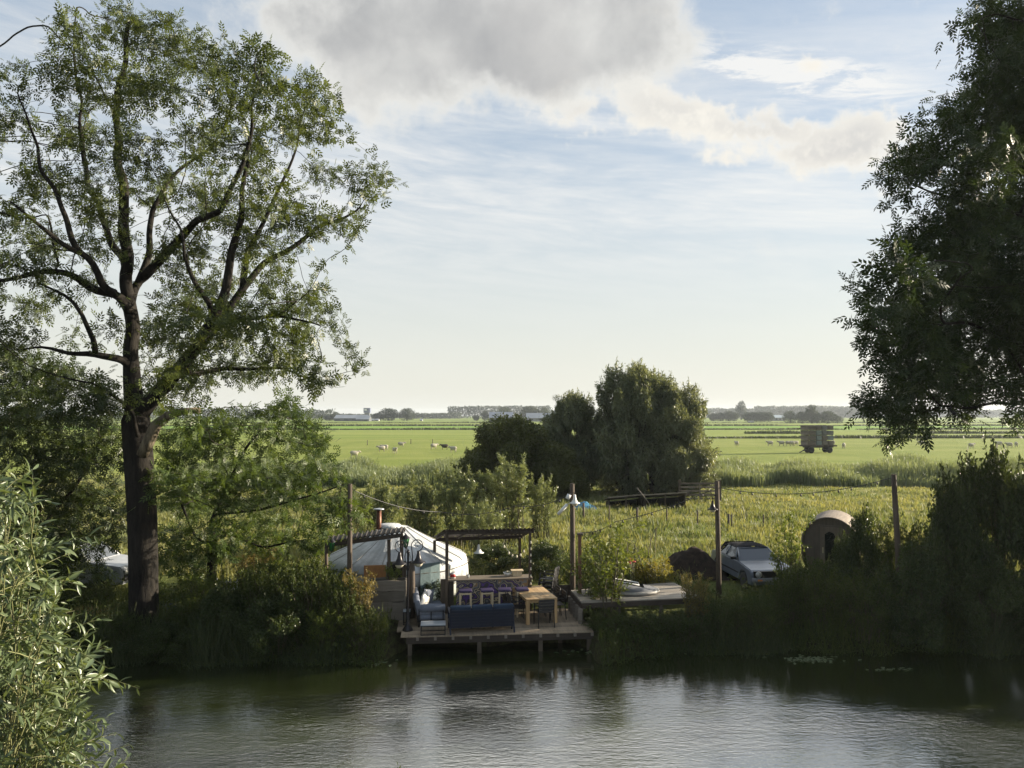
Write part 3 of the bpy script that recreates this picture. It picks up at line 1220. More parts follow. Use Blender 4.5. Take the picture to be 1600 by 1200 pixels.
# ------------------------------------------------------------------ shrubs
def shrub_kind(name, seed, h, r, ns, L, W, n, leaf, stem_mat, **kw):
    rng = np.random.default_rng(seed)
    (V, Q), mb = shoot_bush(rng, h, r, ns, L, W, n, **kw)
    me = np_mesh(name + '_foliage', V, Q)
    st = bpy.data.meshes.new(name + '_stems')
    st.from_pydata(mb.v, [], mb.f)
    st.update()
    me.materials.append(leaf)
    st.materials.append(stem_mat)
    return dict(name=name, f=me, s=st, h=h, r=r)


def lobed_kind(name, seed, h, r, nl, L, W, n, leaf, stem_mat, droop=.3, lobe=(.16, .30), shoots=60, slen=.16, up=.7):
    """A full shrub or low tree: many uneven leafy lobes down to the ground, with loose shoots at the outline."""
    rng = np.random.default_rng(seed)
    P_, D_ = [], []
    mb = MB()
    tot = 0
    lobes = []
    for i in range(nl):
        an = rng.random() * 2 * PI
        q = rng.random() ** .45
        zz = rng.random() ** .85
        env = math.sqrt(max(.05, 1 - (max(0, zz - .25) / .78) ** 2.2)) * (.82 + .18 * math.sin(zz * 3))
        lr = r * rng.uniform(*lobe)
        c = np.array([math.cos(an) * q * env * (r - lr * .6), math.sin(an) * q * env * (r - lr * .6), max(lr * .5, zz * (h - lr * .9))])
        lobes.append((c, lr))
        tot += lr ** 2
        mb.tube([Vector((c[0] * .25, c[1] * .25, -.05)), Vector((c[0] * .55, c[1] * .55, c[2] * .55)), Vector(c)], [.014 * h / 2, .010 * h / 2, .004 * h / 2], 5, False)
    for c, lr in lobes:
        m_ = int(n * lr ** 2 / tot)
        u = unit(rng.normal(size=(m_, 3)))
        fr = rng.normal(size=(5, 3)) * 3.0
        bumpy = sum(np.sin(u @ f + k) for k, f in enumerate(fr)) / 5
        rad = lr * (rng.random((m_, 1)) ** .35) * (1 + .42 * bumpy[:, None])
        u2 = u * rad
        u2[:, 2] *= .9
        P_.append(c + u2)
        D_.append(u * .7 + rng.normal(size=u.shape) * .6)
    for k in range(shoots):
        c, lr = lobes[rng.integers(nl)]
        d = c.copy()
        d[2] = (c[2] - .3 * h) * 1.2
        d = unit(d[None])[0] * .8 + rng.normal(size=3) * .35
        d[2] += up
        d = d / np.linalg.norm(d)
        ln = slen * h * rng.uniform(.4, 1.1)
        s0 = c + d * lr * .6
        t = rng.random((int(10 + 26 * ln / max(L, .02) / 6), 1))
        p = s0 + d * ln * t
        p[:, 2] -= droop * ln * .5 * t[:, 0] ** 2
        P_.append(p + rng.normal(size=p.shape) * L * .25)
        D_.append(d * .7 + rng.normal(size=p.shape) * .6)
        mb.tube([Vector(s0 - d * lr * .5), Vector(s0 + d * ln * .5), Vector(s0 + d * ln - np.array([0, 0, droop * ln * .5]))], [.006 * h / 2, .004 * h / 2, .002 * h / 2], 4, False)
    P_, D_ = np.concatenate(P_), np.concatenate(D_)
    D_[:, 2] -= droop
    P_[:, 2] = np.maximum(P_[:, 2], .03)
    l = L * rng.uniform(.6, 1.25, len(P_))
    V, Q = scatter(LEAF1, P_, D_, l, l * W / L, rng)
    me = np_mesh(name + '_foliage', V, Q)
    st = bpy.data.meshes.new(name + '_stems')
    st.from_pydata(mb.v, [], mb.f)
    st.update()
    me.materials.append(leaf)
    st.materials.append(stem_mat)
    return dict(name=name, f=me, s=st, h=h, r=r)


def place_shrub(kind, label, x, y, h, w=None, rz=0.0, z=None, cat='bush', group=None, name=None):
    k = h / kind['h']
    kw_ = (w / kind['r']) if w else k
    root = thing(name or kind['name'], label, cat, (x, y, gz(x, y) - .05 if z is None else z), rz, group)
    root.scale = (kw_, kw_, k)
    link('foliage', kind['f'], None, root)
    link('stems', kind['s'], None, root)
    return root


K = {}
K['bush'] = shrub_kind('bank_bush', 1, 2.4, 1.5, 60, .085, .045, 9000, M['bush'], M['twig'], upright=.5, twig=.24, base=.5)
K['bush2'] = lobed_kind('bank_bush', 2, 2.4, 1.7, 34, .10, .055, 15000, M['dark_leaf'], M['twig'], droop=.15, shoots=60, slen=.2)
K['bush3'] = shrub_kind('bank_bush', 3, 2.0, 1.3, 50, .075, .035, 8000, M['bush_light'], M['twig'], upright=.5, twig=.26, base=.45)
K['sapling'] = shrub_kind('willow_sapling', 4, 4.0, 1.25, 30, .125, .032, 11000, M['willow'], M['twig'], upright=.35, twig=.085, base=.5, droop=.02, nt=18, low=.12)
K['slim'] = shrub_kind('slim_shrub', 5, 3.0, .8, 16, .10, .045, 2600, M['bush_light'], M['twig'], upright=.85, twig=.18, base=.3, nt=11)
K['yellow'] = shrub_kind('flowering_bush', 6, 1.2, .55, 34, .055, .026, 3600, M['bush_yellow'], M['twig_green'], upright=.8, twig=.24, base=.5)
K['rust'] = shrub_kind('rusty_weed', 7, 2.0, .8, 40, .075, .028, 4200, M['bush_rust'], M['twig'], upright=.8, twig=.2, base=.5)
K['bigwillow'] = lobed_kind('willow_tree', 8, 9.6, 4.6, 58, .30, .085, 70000, M['willow_dark'], M['bark2'], droop=.55, lobe=(.13, .30), shoots=330, slen=.13, up=.35)
K['bigbush'] = lobed_kind('round_bush', 9, 7.2, 4.6, 64, .24, .12, 60000, M['bush_olive'], M['bark2'], droop=.15, shoots=90, slen=.09)
K['weed'] = shrub_kind('bank_weed', 10, 1.0, .5, 22, .07, .028, 1700, M['bush'], M['twig_green'], upright=.8, twig=.3, base=.5)


def shrubs():
    g_will = 'willow saplings behind the yurt'
    # saplings behind the yurt and the bar
    for (px, Y, top, wpx, lab) in (
            (795, 36.0, 716, 62, 'tallest light-green willow sapling, a pointed one in front of the round dark bush'),
            (716, 35.0, 738, 58, 'broad pale willow sapling behind the right part of the yurt roof'),
            (655, 34.0, 748, 54, 'leafy willow sapling above the yurt smoke pipe on its right'),
            (592, 33.0, 752, 46, 'small willow sapling beside the tall pole behind the yurt'),
            (845, 37.0, 752, 34, 'thin willow sapling left of the lamp pole behind the bar roof'),
            (755, 31.5, 790, 48, 'low willow sapling just behind the bar roof'),
            (548, 32.0, 765, 46, 'willow sapling behind the bare pole at the left side of the yurt')):
        x = xat(px, Y)
        t = at(px, top - 30, Y)
        h = t.z - gz(x, Y)
        place_shrub(K['sapling'], lab, x, Y, h, wpx / 1200 * Y * .85, rz=px * .7, group=g_will)
    # the dark clump in the meadow
    for kd, px, Y, top, wpx, rz, nm, lab, ct in (
            ('bigwillow', 984, 58.0, 566, 74, .4, 'willow_tree', 'highest grey-green willow in the meadow clump', 'tree'),
            ('bigwillow', 1020, 58.6, 580, 66, 1.7, 'willow_tree', 'grey-green willow between the highest one and the sunlit one of the meadow clump', 'tree'),
            ('bigwillow', 1058, 57.5, 596, 64, 3.3, 'willow_tree', 'sunlit grey-green willow at the right end of the meadow clump', 'tree'),
            ('bigwillow', 896, 59.5, 612, 60, 2.1, 'willow_tree', 'narrow dark willow in the middle of the meadow clump', 'tree'),
            ('bigbush', 800, 57.0, 648, 88, 1.0, 'round_bush', 'broad round dark bush at the left end of the meadow clump', 'bush'),
            ('bigwillow', 1075, 56.5, 690, 44, 4.0, 'willow_tree', 'low pale willow bush hanging over the field gate', 'bush'),
            ('bigbush', 860, 55.5, 690, 60, 3.0, 'round_bush', 'dark low bush filling the foot of the meadow clump', 'bush')):
        x = xat(px, Y)
        t = at(px, top, Y)
        place_shrub(K[kd], lab, x, Y, t.z - gz(x, Y), wpx / 1200 * Y, rz, cat=ct, name=nm)
    # right bank, all in the shade of the dark tree
    gr = 'bushes on the shaded bank'
    for kd, px, Y, top, wpx, rz, lab in (
            ('bush2', 1545, 24.5, 706, 95, .3, 'tallest dark bush on the bank, right under the low branch'),
            ('bush2', 1480, 24.2, 748, 70, 1.9, 'dark bush behind the leaning pole, left of the tallest bank bush'),
            ('bush2', 1610, 23.6, 745, 90, 2.7, 'dark bush cut by the right edge of the picture'),
            ('bush', 1400, 25.0, 788, 66, 3.9, 'dark bush at the foot of the leaning pole'),
            ('bush2', 1345, 25.2, 800, 46, 5.1, 'dark bush covering the right flank of the round-roofed hut'),
            ('bush', 1270, 23.8, 866, 62, .9, 'dull bush in front of the door of the round-roofed hut'),
            ('bush', 1225, 24.0, 884, 40, 2.2, 'scruffy bush hiding the right front wing of the silver car'),
            ('bush2', 1430, 23.2, 850, 80, 4.4, 'wide dark bush at the waterside below the leaning pole'),
            ('bush2', 1540, 23.0, 870, 80, .1, 'wide dark bush at the waterside under the tallest bank bush'),
            ('bush', 1340, 23.1, 880, 66, 1.4, 'dark waterside bush right of the hut'),
            ('bush2', 1690, 23.6, 740, 90, 3.3, 'dark bush at the foot of the big leafy trunk')):
        x = xat(px, Y)
        t = at(px, top, Y)
        place_shrub(K[kd], lab, x, Y, t.z - gz(x, Y), wpx / 1200 * Y * .9, rz, group=gr)
    # odd plants near the raised deck and the car
    for kd, px, Y, top, wpx, rz, nm, lab in (
            ('slim', 1228, 25.6, 786, 34, .6, 'slim_shrub', 'bright green young shrub between the silver car and the hut'),
            ('slim', 948, 24.0, 800, 52, 1.4, 'slim_shrub', 'loose airy shrub growing in front of the raised deck by the lamp pole'),
            ('slim', 925, 24.6, 838, 40, 2.4, 'slim_shrub', 'thin leafy shrub against the post pair at the deck corner'),
            ('yellow', 1028, 26.9, 866, 30, .2, 'flowering_bush', 'yellow flowering bush at the back of the raised deck'),
            ('yellow', 1000, 27.2, 872, 24, 1.9, 'flowering_bush', 'smaller yellow-green bush left of the yellow flowers'),
            ('rust', 1086, 23.6, 886, 30, 1.2, 'rusty_weed', 'sunlit straggly climber hanging over the right end of the raised deck'),
            ('rust', 566, 23.0, 876, 30, 2.9, 'rusty_weed', 'orange-tinged tall weed in front of the grey planter'),
            ('bush3', 905, 27.2, 850, 44, .5, 'bank_bush', 'green bush behind the deck corner left of the red poppies'),
            ('bush3', 965, 27.4, 834, 48, 3.1, 'bank_bush', 'leafy bush under the arching dead stems'),
            ('bush2', 776, 29.4, 850, 52, .8, 'bank_bush', 'dark bush seen through the bar below the hanging lamp'),
            ('bush2', 850, 29.0, 846, 46, 2.6, 'bank_bush', 'dark bush right of the bar posts behind the stacked chairs')):
        x = xat(px, Y)
        t = at(px, top, Y)
        place_shrub(K[kd], lab, x, Y, t.z - gz(x, Y), wpx / 1200 * Y, rz, name=nm, cat='bush')
    for px, top, wpx, rz, lab in ((948, 950, 44, .3, 'dark weedy bush at the waterside just right of the deck'), (1008, 944, 46, 1.5, 'weedy bush below the dinghy in front of the raised deck'),
                                  (1066, 950, 48, 2.6, 'weedy bush below the right half of the raised deck'), (1128, 926, 46, 3.8, 'weedy bush at the waterside below the rough pole'), (1180, 922, 46, 5.2, 'weedy bush at the waterside below the silver car')):
        Y = 23.15
        x = xat(px, Y)
        t = at(px, top, Y)
        place_shrub(K['bush'], lab, x, Y, t.z - gz(x, Y), wpx / 1200 * Y, rz, group='weedy bushes below the raised deck')
    x = xat(676, 25.6)
    place_shrub(K['bush2'], 'low dark bush between the yurt and the bar behind the lounge sofa', x, 25.6, .95, .75, 1.1)
    # left bank
    gl = 'bushes on the bank below the ash'
    for kd, px, Y, top, wpx, rz, lab in (
            ('bush', 480, 23.0, 862, 66, .2, 'dark bush on the bank just left of the orange-tinged weed'),
            ('bush', 418, 23.4, 872, 52, 1.1, 'dark bush in the middle of the bank between ash and yurt'),
            ('bush', 535, 22.6, 888, 40, 2.5, 'sparse bush on the bank below the grey planter'),
            ('bush2', 350, 22.7, 916, 52, 3.6, 'low shaded bush on the bank right of the ash trunk'),
            ('bush', 290, 22.9, 926, 40, 4.2, 'low bush just right of the foot of the ash'),
            ('bush', 195, 22.4, 948, 44, 5.0, 'low bush left of the foot of the ash'),
            ('bush2', 440, 22.2, 928, 66, .7, 'dark wide bush leaning to the water below the ash branches'),
            ('bush2', 260, 22.1, 972, 60, 1.8, 'dark bush at the waterline below the ash trunk'),
            ('bush3', 512, 22.2, 940, 32, 2.8, 'small light-green sunlit bush low on the bank'),
            ('bush', 570, 22.2, 940, 40, 3.2, 'tangled bush beside the left corner of the deck'),
            ('bush2', 130, 22.3, 960, 50, 4.9, 'dark waterside bush partly behind the near willow')):
        x = xat(px, Y)
        t = at(px, top, Y)
        place_shrub(K[kd], lab, x, Y, t.z - gz(x, Y), wpx / 1200 * Y, rz, group=gl)
    for kd, px, Y, top, wpx, rz, lab in (
            ('bush2', 92, 25.2, 872, 40, .4, 'dark bush in front of the rear of the white car'),
            ('bush', 160, 25.0, 898, 36, 1.6, 'low dark bush in front of the nose of the white car'),
            ('bush3', 240, 24.4, 900, 34, 2.3, 'leafy sucker bush around the foot of the ash trunk'),
            ('bush3', 330, 24.6, 880, 44, 3.3, 'sunlit bush behind the little white stick fence'),
            ('bush3', 430, 25.4, 852, 56, 4.1, 'sunlit green bush between the young tree and the yurt'),
            ('bush3', 500, 24.8, 866, 50, 5.0, 'sunlit green bush at the left side of the yurt'),
            ('rust', 400, 27.2, 850, 40, .7, 'reddish dry weeds under the young tree'),
            ('bush2', 1316, 26.2, 838, 34, 1.0, 'dark bush leaning against the right half of the round-roofed hut'),
            ('bush', 1262, 25.4, 862, 34, 2.0, 'dull bush covering the left foot of the round-roofed hut')):
        x = xat(px, Y)
        t = at(px, top, Y)
        place_shrub(K[kd], lab, x, Y, t.z - gz(x, Y), wpx / 1200 * Y, rz)
    # two tips of bushes on the near bank, at the bottom edge
    for px, rz, lab in ((636, .4, 'leaf tips of a small near-bank shrub at the middle of the bottom edge'), (1154, 2.0, 'leaf tips of a small near-bank shrub at the bottom edge, right')):
        Y = 12.4
        x = xat(px, Y)
        t = at(px, 1184, Y)
        place_shrub(K['weed'], lab, x, Y, t.z - gz(x, Y) + .05, .35, rz, name='bank_weed')


shrubs()


def near_willow():
    rng = np.random.default_rng(77)
    bx, by = -3.3, 4.9
    root = thing('willow_bush', 'bright close willow with long narrow leaves in the bottom corner by the near shore', 'bush', (bx, by, gz(bx, by)))
    off = np.array([bx, by, gz(bx, by)])
    mb = MB()
    pos, dr, ln = [], [], []
    tipsp = []
    outline = [(700, 28), (740, 55), (790, 68), (840, 88), (900, 98), (950, 118), (1000, 148), (1050, 142), (1100, 138), (1150, 128), (1200, 165), (1260, 170), (1330, 180)]
    for py, edge in outline:
        for k in range(8):
            px = edge - 6 - abs(rng.normal()) * 85
            if px < -240:
                continue
            yy = 4.3 + rng.random() * 1.5
            q = np.array(at(px, py + abs(rng.normal()) * 26 + 6, yy))
            tipsp.append(q)
    def leafy(pts, l0, gap, r0):
        m_ = len(pts) - 1
        mb.tube([Vector(p - off) for p in pts], [r0 * (1 - .8 * k / m_) for k in range(m_ + 1)], 5, False)
        L = np.linalg.norm(np.diff(pts, axis=0), axis=1).sum()
        use = min(.92 * L, l0)
        n = max(4, int(use / gap))
        t = 1 - use / L * (np.arange(n) + rng.random(n) * .6) / n
        s_ = np.clip(t, 0, .9999) * m_
        i0 = s_.astype(int)
        p = pts[i0] + (pts[i0 + 1] - pts[i0]) * (s_ - i0)[:, None]
        tg = unit(pts[i0 + 1] - pts[i0])
        ph = np.arange(n) * 2.4 + rng.random() * 6
        a1 = unit(np.cross(tg, np.array([.3, .2, 1.0])))
        a2 = np.cross(tg, a1)
        d = tg * rng.uniform(.4, 1.0, (n, 1)) + a1 * np.cos(ph)[:, None] * .85 + a2 * np.sin(ph)[:, None] * .85 + rng.normal(size=(n, 3)) * .25
        d[:, 2] -= .22
        pos.append(p - off)
        dr.append(d)
        ln.append(rng.uniform(.055, .135, n) * np.clip(1.3 - .55 * t, .5, 1.1))

    for q in tipsp:
        b = off + np.array([rng.normal() * .2, rng.normal() * .2, .1])
        c = b * .62 + q * .38
        c[2] = q[2] + rng.uniform(-.5, .25)
        pts = np.array([b * (1 - t) ** 2 + c * 2 * t * (1 - t) + q * t * t for t in np.linspace(0, 1, 11)])
        pts[1:-1] += rng.normal(size=(9, 3)) * .025
        leafy(pts, .55, .030, .009)
        for k in range(4):
            t = rng.uniform(.55, .93)
            i0 = int(t * 10)
            p0 = pts[i0] + (pts[i0 + 1] - pts[i0]) * (t * 10 - i0)
            tg = unit((pts[i0 + 1] - pts[i0])[None])[0]
            d = tg * .6 + unit(rng.normal(size=(1, 3)))[0] * .9 + np.array([.12, 0, .2])
            d = d / np.linalg.norm(d)
            ll = rng.uniform(.18, .50)
            tw = np.array([p0 + d * ll * u - np.array([0, 0, .25 * ll * u * u]) for u in np.linspace(0, 1, 5)])
            leafy(tw, .5, .030, .004)
    pos, dr, ln = np.concatenate(pos), np.concatenate(dr), np.concatenate(ln)
    V, Q = scatter(WIL, pos, dr, ln, ln * .24, rng, .5)
    # main stems from the ground
    for k in range(9):
        an = k * .7
        e = np.array([math.cos(an) * .5, math.sin(an) * .4, rng.uniform(2.4, 3.2)])
        mb.tube([Vector((math.cos(an) * .15, math.sin(an) * .15, -.1)), Vector(e * .5 + np.array([.05, 0, 0])), Vector(e)], [.035, .025, .012], 7)
    link('foliage', np_mesh('foliage', V, Q), M['near_willow'], root).data.polygons.foreach_set('use_smooth', np.ones(len(Q), bool))
    mb.build('stems', M['twig_green'], root)


near_willow()


# ------------------------------------------------------------------ what nobody could count: grass, reeds, ground cover
def blades(xs, ys, h, wd, rng, lean=.25, zoff=0.0, seg=2):
    n = len(xs)
    z = ground_z(xs, ys) + zoff
    b = np.stack([xs, ys, z], -1)
    an = rng.random(n) * 2 * PI
    side = np.stack([np.cos(an), np.sin(an), 0 * an], -1) * (wd / 2)[:, None]
    ln = rng.normal(size=(n, 3)) * lean
    ln[:, 2] = 1
    ln = unit(ln)
    mid = b + ln * (h * .55)[:, None]
    l2 = ln + rng.normal(size=(n, 3)) * lean * .8
    top = mid + unit(l2) * (h * .45)[:, None]
    V = np.stack([b - side, b + side, mid - side * .8, mid + side * .8, top - side * .15, top + side * .15], 1).reshape(-1, 3)
    k = (np.arange(n) * 6)[:, None]
    Q = np.concatenate([k + np.array([[0, 1, 3, 2]]), k + np.array([[2, 3, 5, 4]])])
    return V, Q


def value_noise(x, y, sc, seed):
    r = np.random.default_rng(seed)
    G = r.random((64, 64))
    u, v = x * sc, y * sc
    i, j = np.floor(u).astype(int), np.floor(v).astype(int)
    fu, fv = u - i, v - j
    fu, fv = fu * fu * (3 - 2 * fu), fv * fv * (3 - 2 * fv)
    a = G[i % 64, j % 64] * (1 - fu) + G[(i + 1) % 64, j % 64] * fu
    b = G[i % 64, (j + 1) % 64] * (1 - fu) + G[(i + 1) % 64, (j + 1) % 64] * fu
    return a * (1 - fv) + b * fv


def keep_clear(x, y):
    """False where something built stands, so that no blade pokes through it."""
    ok = ~((x > -3.6) & (x < 2.5) & (y > 20.5) & (y < 28))
    ok &= ~((x > 1.7) & (x < 6.1) & (y > 23.0) & (y < 26.8))
    ok &= ~((x + 4.15) ** 2 + (y - 27.5) ** 2 < 2.7 ** 2)
    ok &= ~((np.abs(x - 8.2) < 1.3) & (np.abs(y - 28.4) < 2.2))
    ok &= ~((np.abs(x - 12.4) < 1.6) & (np.abs(y - 29.6) < 1.9))
    ok &= ~((np.abs(x + 14.6) < 2.6) & (np.abs(y - 27.6) < 1.4))
    ok &= ~((np.abs(x + 4.2) < 1.2) & (np.abs(y - 24.2) < .7))
    return ok


def ground_cover():
    rng = np.random.default_rng(8)
    # rough meadow behind the site
    n = 190000
    y = 26.0 + 40 * rng.random(n) ** 1.15
    x = (rng.random(n) * 2 - 1) * (y * .72)
    tuft = value_noise(x, y, .9, 3) * .6 + value_noise(x, y, 2.7, 4) * .4
    k = keep_clear(x, y) & (tuft > .20 + .36 * rng.random(n))
    x, y, tuft = x[k], y[k], tuft[k]
    h = (.07 + .62 * tuft ** 2.6 * (.4 + .9 * value_noise(x, y, .16, 41)) + .30 * rng.random(len(x)) ** 5) * (1 - .5 * sstep(y, 45, 64))
    V, Q = blades(x, y, h, np.full(len(x), .022) + .0006 * y, rng, .33)
    tag(link('meadow_grass', np_mesh('meadow_grass', V, Q), M['meadow']), kind='stuff')
    # reed bed between meadow and pasture
    n = 90000
    x = rng.uniform(-30, 52, n)
    y = 62.5 + 17 * rng.random(n)
    edge = value_noise(x, x * 0, .35, 17) * 3.2 + value_noise(x, x * 0, 1.3, 18) * 1.2
    k = (y > 62.0 + edge) & (y < 74 + edge * 1.6)
    x, y = x[k], y[k]
    h = (.45 + 1.35 * value_noise(x, y, .33, 7) ** 1.3 + .55 * rng.random(len(x))) * (.55 + .45 * sstep(y, 62.5, 67))
    V, Q = blades(x, y, h, rng.uniform(.05, .10, len(x)), rng, .14)
    t = rng.integers(0, len(x), 40000)
    p = np.stack([x[t], y[t], ground_z(x[t], y[t]) + h[t] * rng.uniform(.3, 1.0, len(t))], -1)
    d = rng.normal(size=(len(t), 3))
    d[:, 2] += .6
    V2, Q2 = scatter(LEAF1, p, d, rng.uniform(.2, .45, len(t)), .05, rng)
    V, Q = merge([(V, Q), (V2, Q2)])
    tag(link('reed_bed', np_mesh('reed_bed', V, Q), M['reed']), kind='stuff')
    # weeds and undergrowth covering the bank
    n = 44000
    x = rng.uniform(-21, 24, n)
    d = rng.random(n) ** 1.1 * 5.2
    y = bank_y(x) - .25 + d
    k = keep_clear(x, y)
    x, y = x[k], y[k]
    tf = value_noise(x, y, 1.3, 12)
    z = ground_z(x, y) + rng.random(len(x)) ** 1.4 * (.2 + .75 * tf)
    z = np.maximum(z, .03)
    dd = rng.normal(size=(len(x), 3))
    dd[:, 2] += .5
    V, Q = scatter(LEAF1, np.stack([x, y, z], -1), dd, rng.uniform(.07, .16, len(x)), .05, rng)
    n = 26000
    x = rng.uniform(-21, 24, n)
    y = bank_y(x) - .3 + rng.random(n) ** 1.4 * 4.6
    k = keep_clear(x, y)
    x, y = x[k], y[k]
    tf = value_noise(x, y, 1.1, 13)
    V2, Q2 = blades(x, y, .25 + .95 * tf ** 2 + .2 * rng.random(len(x)), rng.uniform(.012, .03, len(x)), rng, .3)
    V, Q = merge([(V, Q), (V2, Q2)])
    tag(link('bank_undergrowth', np_mesh('bank_undergrowth', V, Q), M['bush']), kind='stuff')
    # lighter reeds and sedge standing at the waterline in patches
    n = 30000
    x = rng.uniform(-21, 24, n)
    y = bank_y(x) - .35 + rng.random(n) ** 1.5 * 1.1
    tf = value_noise(x, x * 0, .55, 31) * .6 + value_noise(x, y, 1.9, 32) * .4
    k = keep_clear(x, y) & (tf > .50)
    x, y, tf = x[k], y[k], tf[k]
    V, Q = blades(x, y, (tf - .35) * rng.uniform(1.2, 2.9, len(x)), rng.uniform(.014, .03, len(x)), rng, .28)
    tag(link('waterside_reeds', np_mesh('waterside_reeds', V, Q), M['ditch']), kind='stuff')
    # floating weed near the far bank
    P_ = []
    for px, py, r, m_ in ((1268, 1030, .55, 70), (985, 1017, .7, 90), (1130, 1013, .6, 60), (1215, 1012, .4, 30), (1392, 1046, .3, 20), (930, 1018, .5, 40), (590, 1036, .35, 16)):
        c = on(px, py, .01)
        P_.append(np.stack([c.x + rng.normal(size=m_) * r, c.y + rng.normal(size=m_) * r * .22, np.full(m_, .012) + rng.random(m_) * .006], -1))
    P_ = np.concatenate(P_)
    d = rng.normal(size=P_.shape)
    d[:, 2] = 0
    V, Q = scatter(LEAF1, P_, d, rng.uniform(.08, .2, len(P_)), .09, rng, 30)
    tag(link('floating_weed', np_mesh('floating_weed', V, Q), M['reed']), kind='stuff')
    # dark reeds along the field ditches
    parts = []
    for Y, x0, x1, h0, dn in ((190, 20, 180, .75, 40), (236, 20, 215, .9, 26), (300, -160, 260, .8, 22), (402, -210, 330, .9, 16), (540, -280, 430, 1.0, 10)):
        n = int((x1 - x0) * dn)
        x = rng.uniform(x0, x1, n)
        v = value_noise(x, x * 0, .06, Y)
        k = v > (.12 if Y == 190 else (.50 if Y == 236 else .05))
        x, v = x[k], v[k]
        y = Y + rng.normal(size=len(x)) * .9 + .02 * x
        V, Q = blades(x, y, h0 * (.4 + .9 * v) * rng.uniform(.7, 1.2, len(x)), np.full(len(x), .30), rng, .3)
        parts.append((V, Q))
    V, Q = merge(parts)
    tag(link('ditch_reeds', np_mesh('ditch_reeds', V, Q), M['ditch']), kind='stuff')


ground_cover()
# ------------------------------------------------------------------ materials of the built things
M['deck'] = wood('deck_boards', (.15, .12, .085), (.34, .27, .19), 1, 3.0, .8)
M['old_wood'] = wood('old_wood', (.045, .036, .028), (.12, .098, .075), 2, 4.0, .85)
M['old_wood_x'] = wood('old_wood_lengthwise', (.075, .062, .05), (.20, .17, .14), 0, 4.0, .85)
M['grey_wood'] = wood('grey_wood', (.095, .085, .07), (.22, .195, .165), 0, 3.0, .85)
M['pole_wood'] = wood('pole_wood', (.035, .027, .020), (.105, .082, .062), 2, 3.0, .85)
M['dark_wood'] = wood('dark_wood', (.022, .018, .015), (.065, .052, .042), 0, 4.0, .8)
M['table_wood'] = wood('table_wood', (.28, .18, .085), (.48, .33, .17), 1, 2.5, .55)
M['pale_wood'] = wood('pale_wood', (.46, .36, .22), (.62, .52, .36), 2, 4.0, .6)
M['sauna_wood'] = wood('hut_wood', (.066, .055, .044), (.125, .105, .084), 2, 3.0, .75)
M['black'] = plain('black_metal', (.018, .018, .020), .45, .2, c2=(.01, .01, .011))
M['iron'] = plain('cast_iron', (.022, .020, .024), .4, .4, c2=(.012, .011, .013))
M['navy'] = plain('navy_slats', (.010, .014, .030), .5, c2=(.007, .010, .02), spec=.3)
M['grey_cloth'] = plain('grey_cloth', (.17, .19, .23), .95, scale=3, spec=.1, c2=(.13, .145, .18), bump=.3)
M['blue_cloth'] = plain('blue_cloth', (.040, .058, .090), .95, scale=3, spec=.1, c2=(.030, .044, .07), bump=.3)
M['white_cloth'] = plain('white_cloth', (.72, .70, .64), .95, scale=4, spec=.1, c2=(.6, .58, .53), bump=.3)
M['purple'] = plain('purple_paint', (.034, .021, .080), .5, c2=(.024, .015, .055))
M['white'] = plain('white_paint', (.76, .76, .74), .45, c2=(.6, .6, .58))
M['opal'] = plain('opal_glass', (.62, .58, .46), .25, c2=(.55, .50, .38), spec=.6)
M['green_glass'] = plain('green_glass', (.03, .16, .05), .15, c2=(.02, .09, .03), spec=.8)
M['pipe'] = plain('stove_pipe', (.16, .07, .045), .5, .6, c2=(.09, .045, .03))
M['zinc'] = plain('zinc', (.55, .56, .57), .35, .85, c2=(.4, .41, .42))
M['red'] = plain('red_enamel', (.5, .03, .03), .4)
M['tarp'] = plain('blue_tarp', (.05, .22, .36), .55, c2=(.03, .14, .25), bump=.4)
M['hull'] = plain('grey_hull', (.13, .135, .145), .6, c2=(.095, .10, .11), scale=2, spec=.3)
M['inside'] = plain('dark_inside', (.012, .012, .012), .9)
M['soil'] = None


def canvas(name, c1, c2):
    """Rain-streaked, wrinkled tent canvas."""
    m, g, o = newmat(name)
    tc = g.n('ShaderNodeTexCoord')
    ob = tc.outputs['Object']
    s = g.sep(ob)
    an = g.m('ARCTAN2', s[1], s[0])
    st = g.noise(g.xyz(g.m('MULTIPLY', an, 9.0), g.m('MULTIPLY', s[2], .7), 0.0), 1.0, 5, .6)
    n1 = g.noise(ob, 1.6, 5, .6)
    n2 = g.noise(ob, 5.0, 4, .6, dist=1.0)
    col = g.mix(g.ss(g.m('ADD', g.m('MULTIPLY', st, .5), g.m('MULTIPLY', n1, .5)), .38, .66), rgba(c1), rgba(c2))
    pbr(g, o, col, .62, normal=g.bump(g.m('ADD', n2, g.m('MULTIPLY', st, .9)), .5, .05), spec=.35)
    return m


M['canvas'] = canvas('yurt_canvas', (.33, .35, .36), (.60, .62, .64))
M['canvas_wall'] = canvas('yurt_wall_canvas', (.30, .33, .31), (.56, .58, .54))


def mural():
    """Painted bar front: bands of purple, cream and grey in loose swirls."""
    m, g, o = newmat('bar_mural')
    tc = g.n('ShaderNodeTexCoord')
    ob = tc.outputs['Object']
    n = g.noise(ob, 1.5, 2, .5, col=True)
    s = g.sep(n)
    q = g.m('FRACT', g.m('MULTIPLY', g.m('ADD', s[0], g.m('MULTIPLY', s[1], .7)), 5.5))
    col = g.ramp(q, [(0, (.035, .03, .04)), (.20, (.07, .032, .18)), (.32, (.03, .028, .035)), (.46, (.42, .36, .24)), (.53, (.05, .05, .06)),
                     (.72, (.13, .14, .15)), (.84, (.20, .13, .06)), (.93, (.34, .31, .24))], 'CONSTANT')
    pbr(g, o, col, .6)
    return m


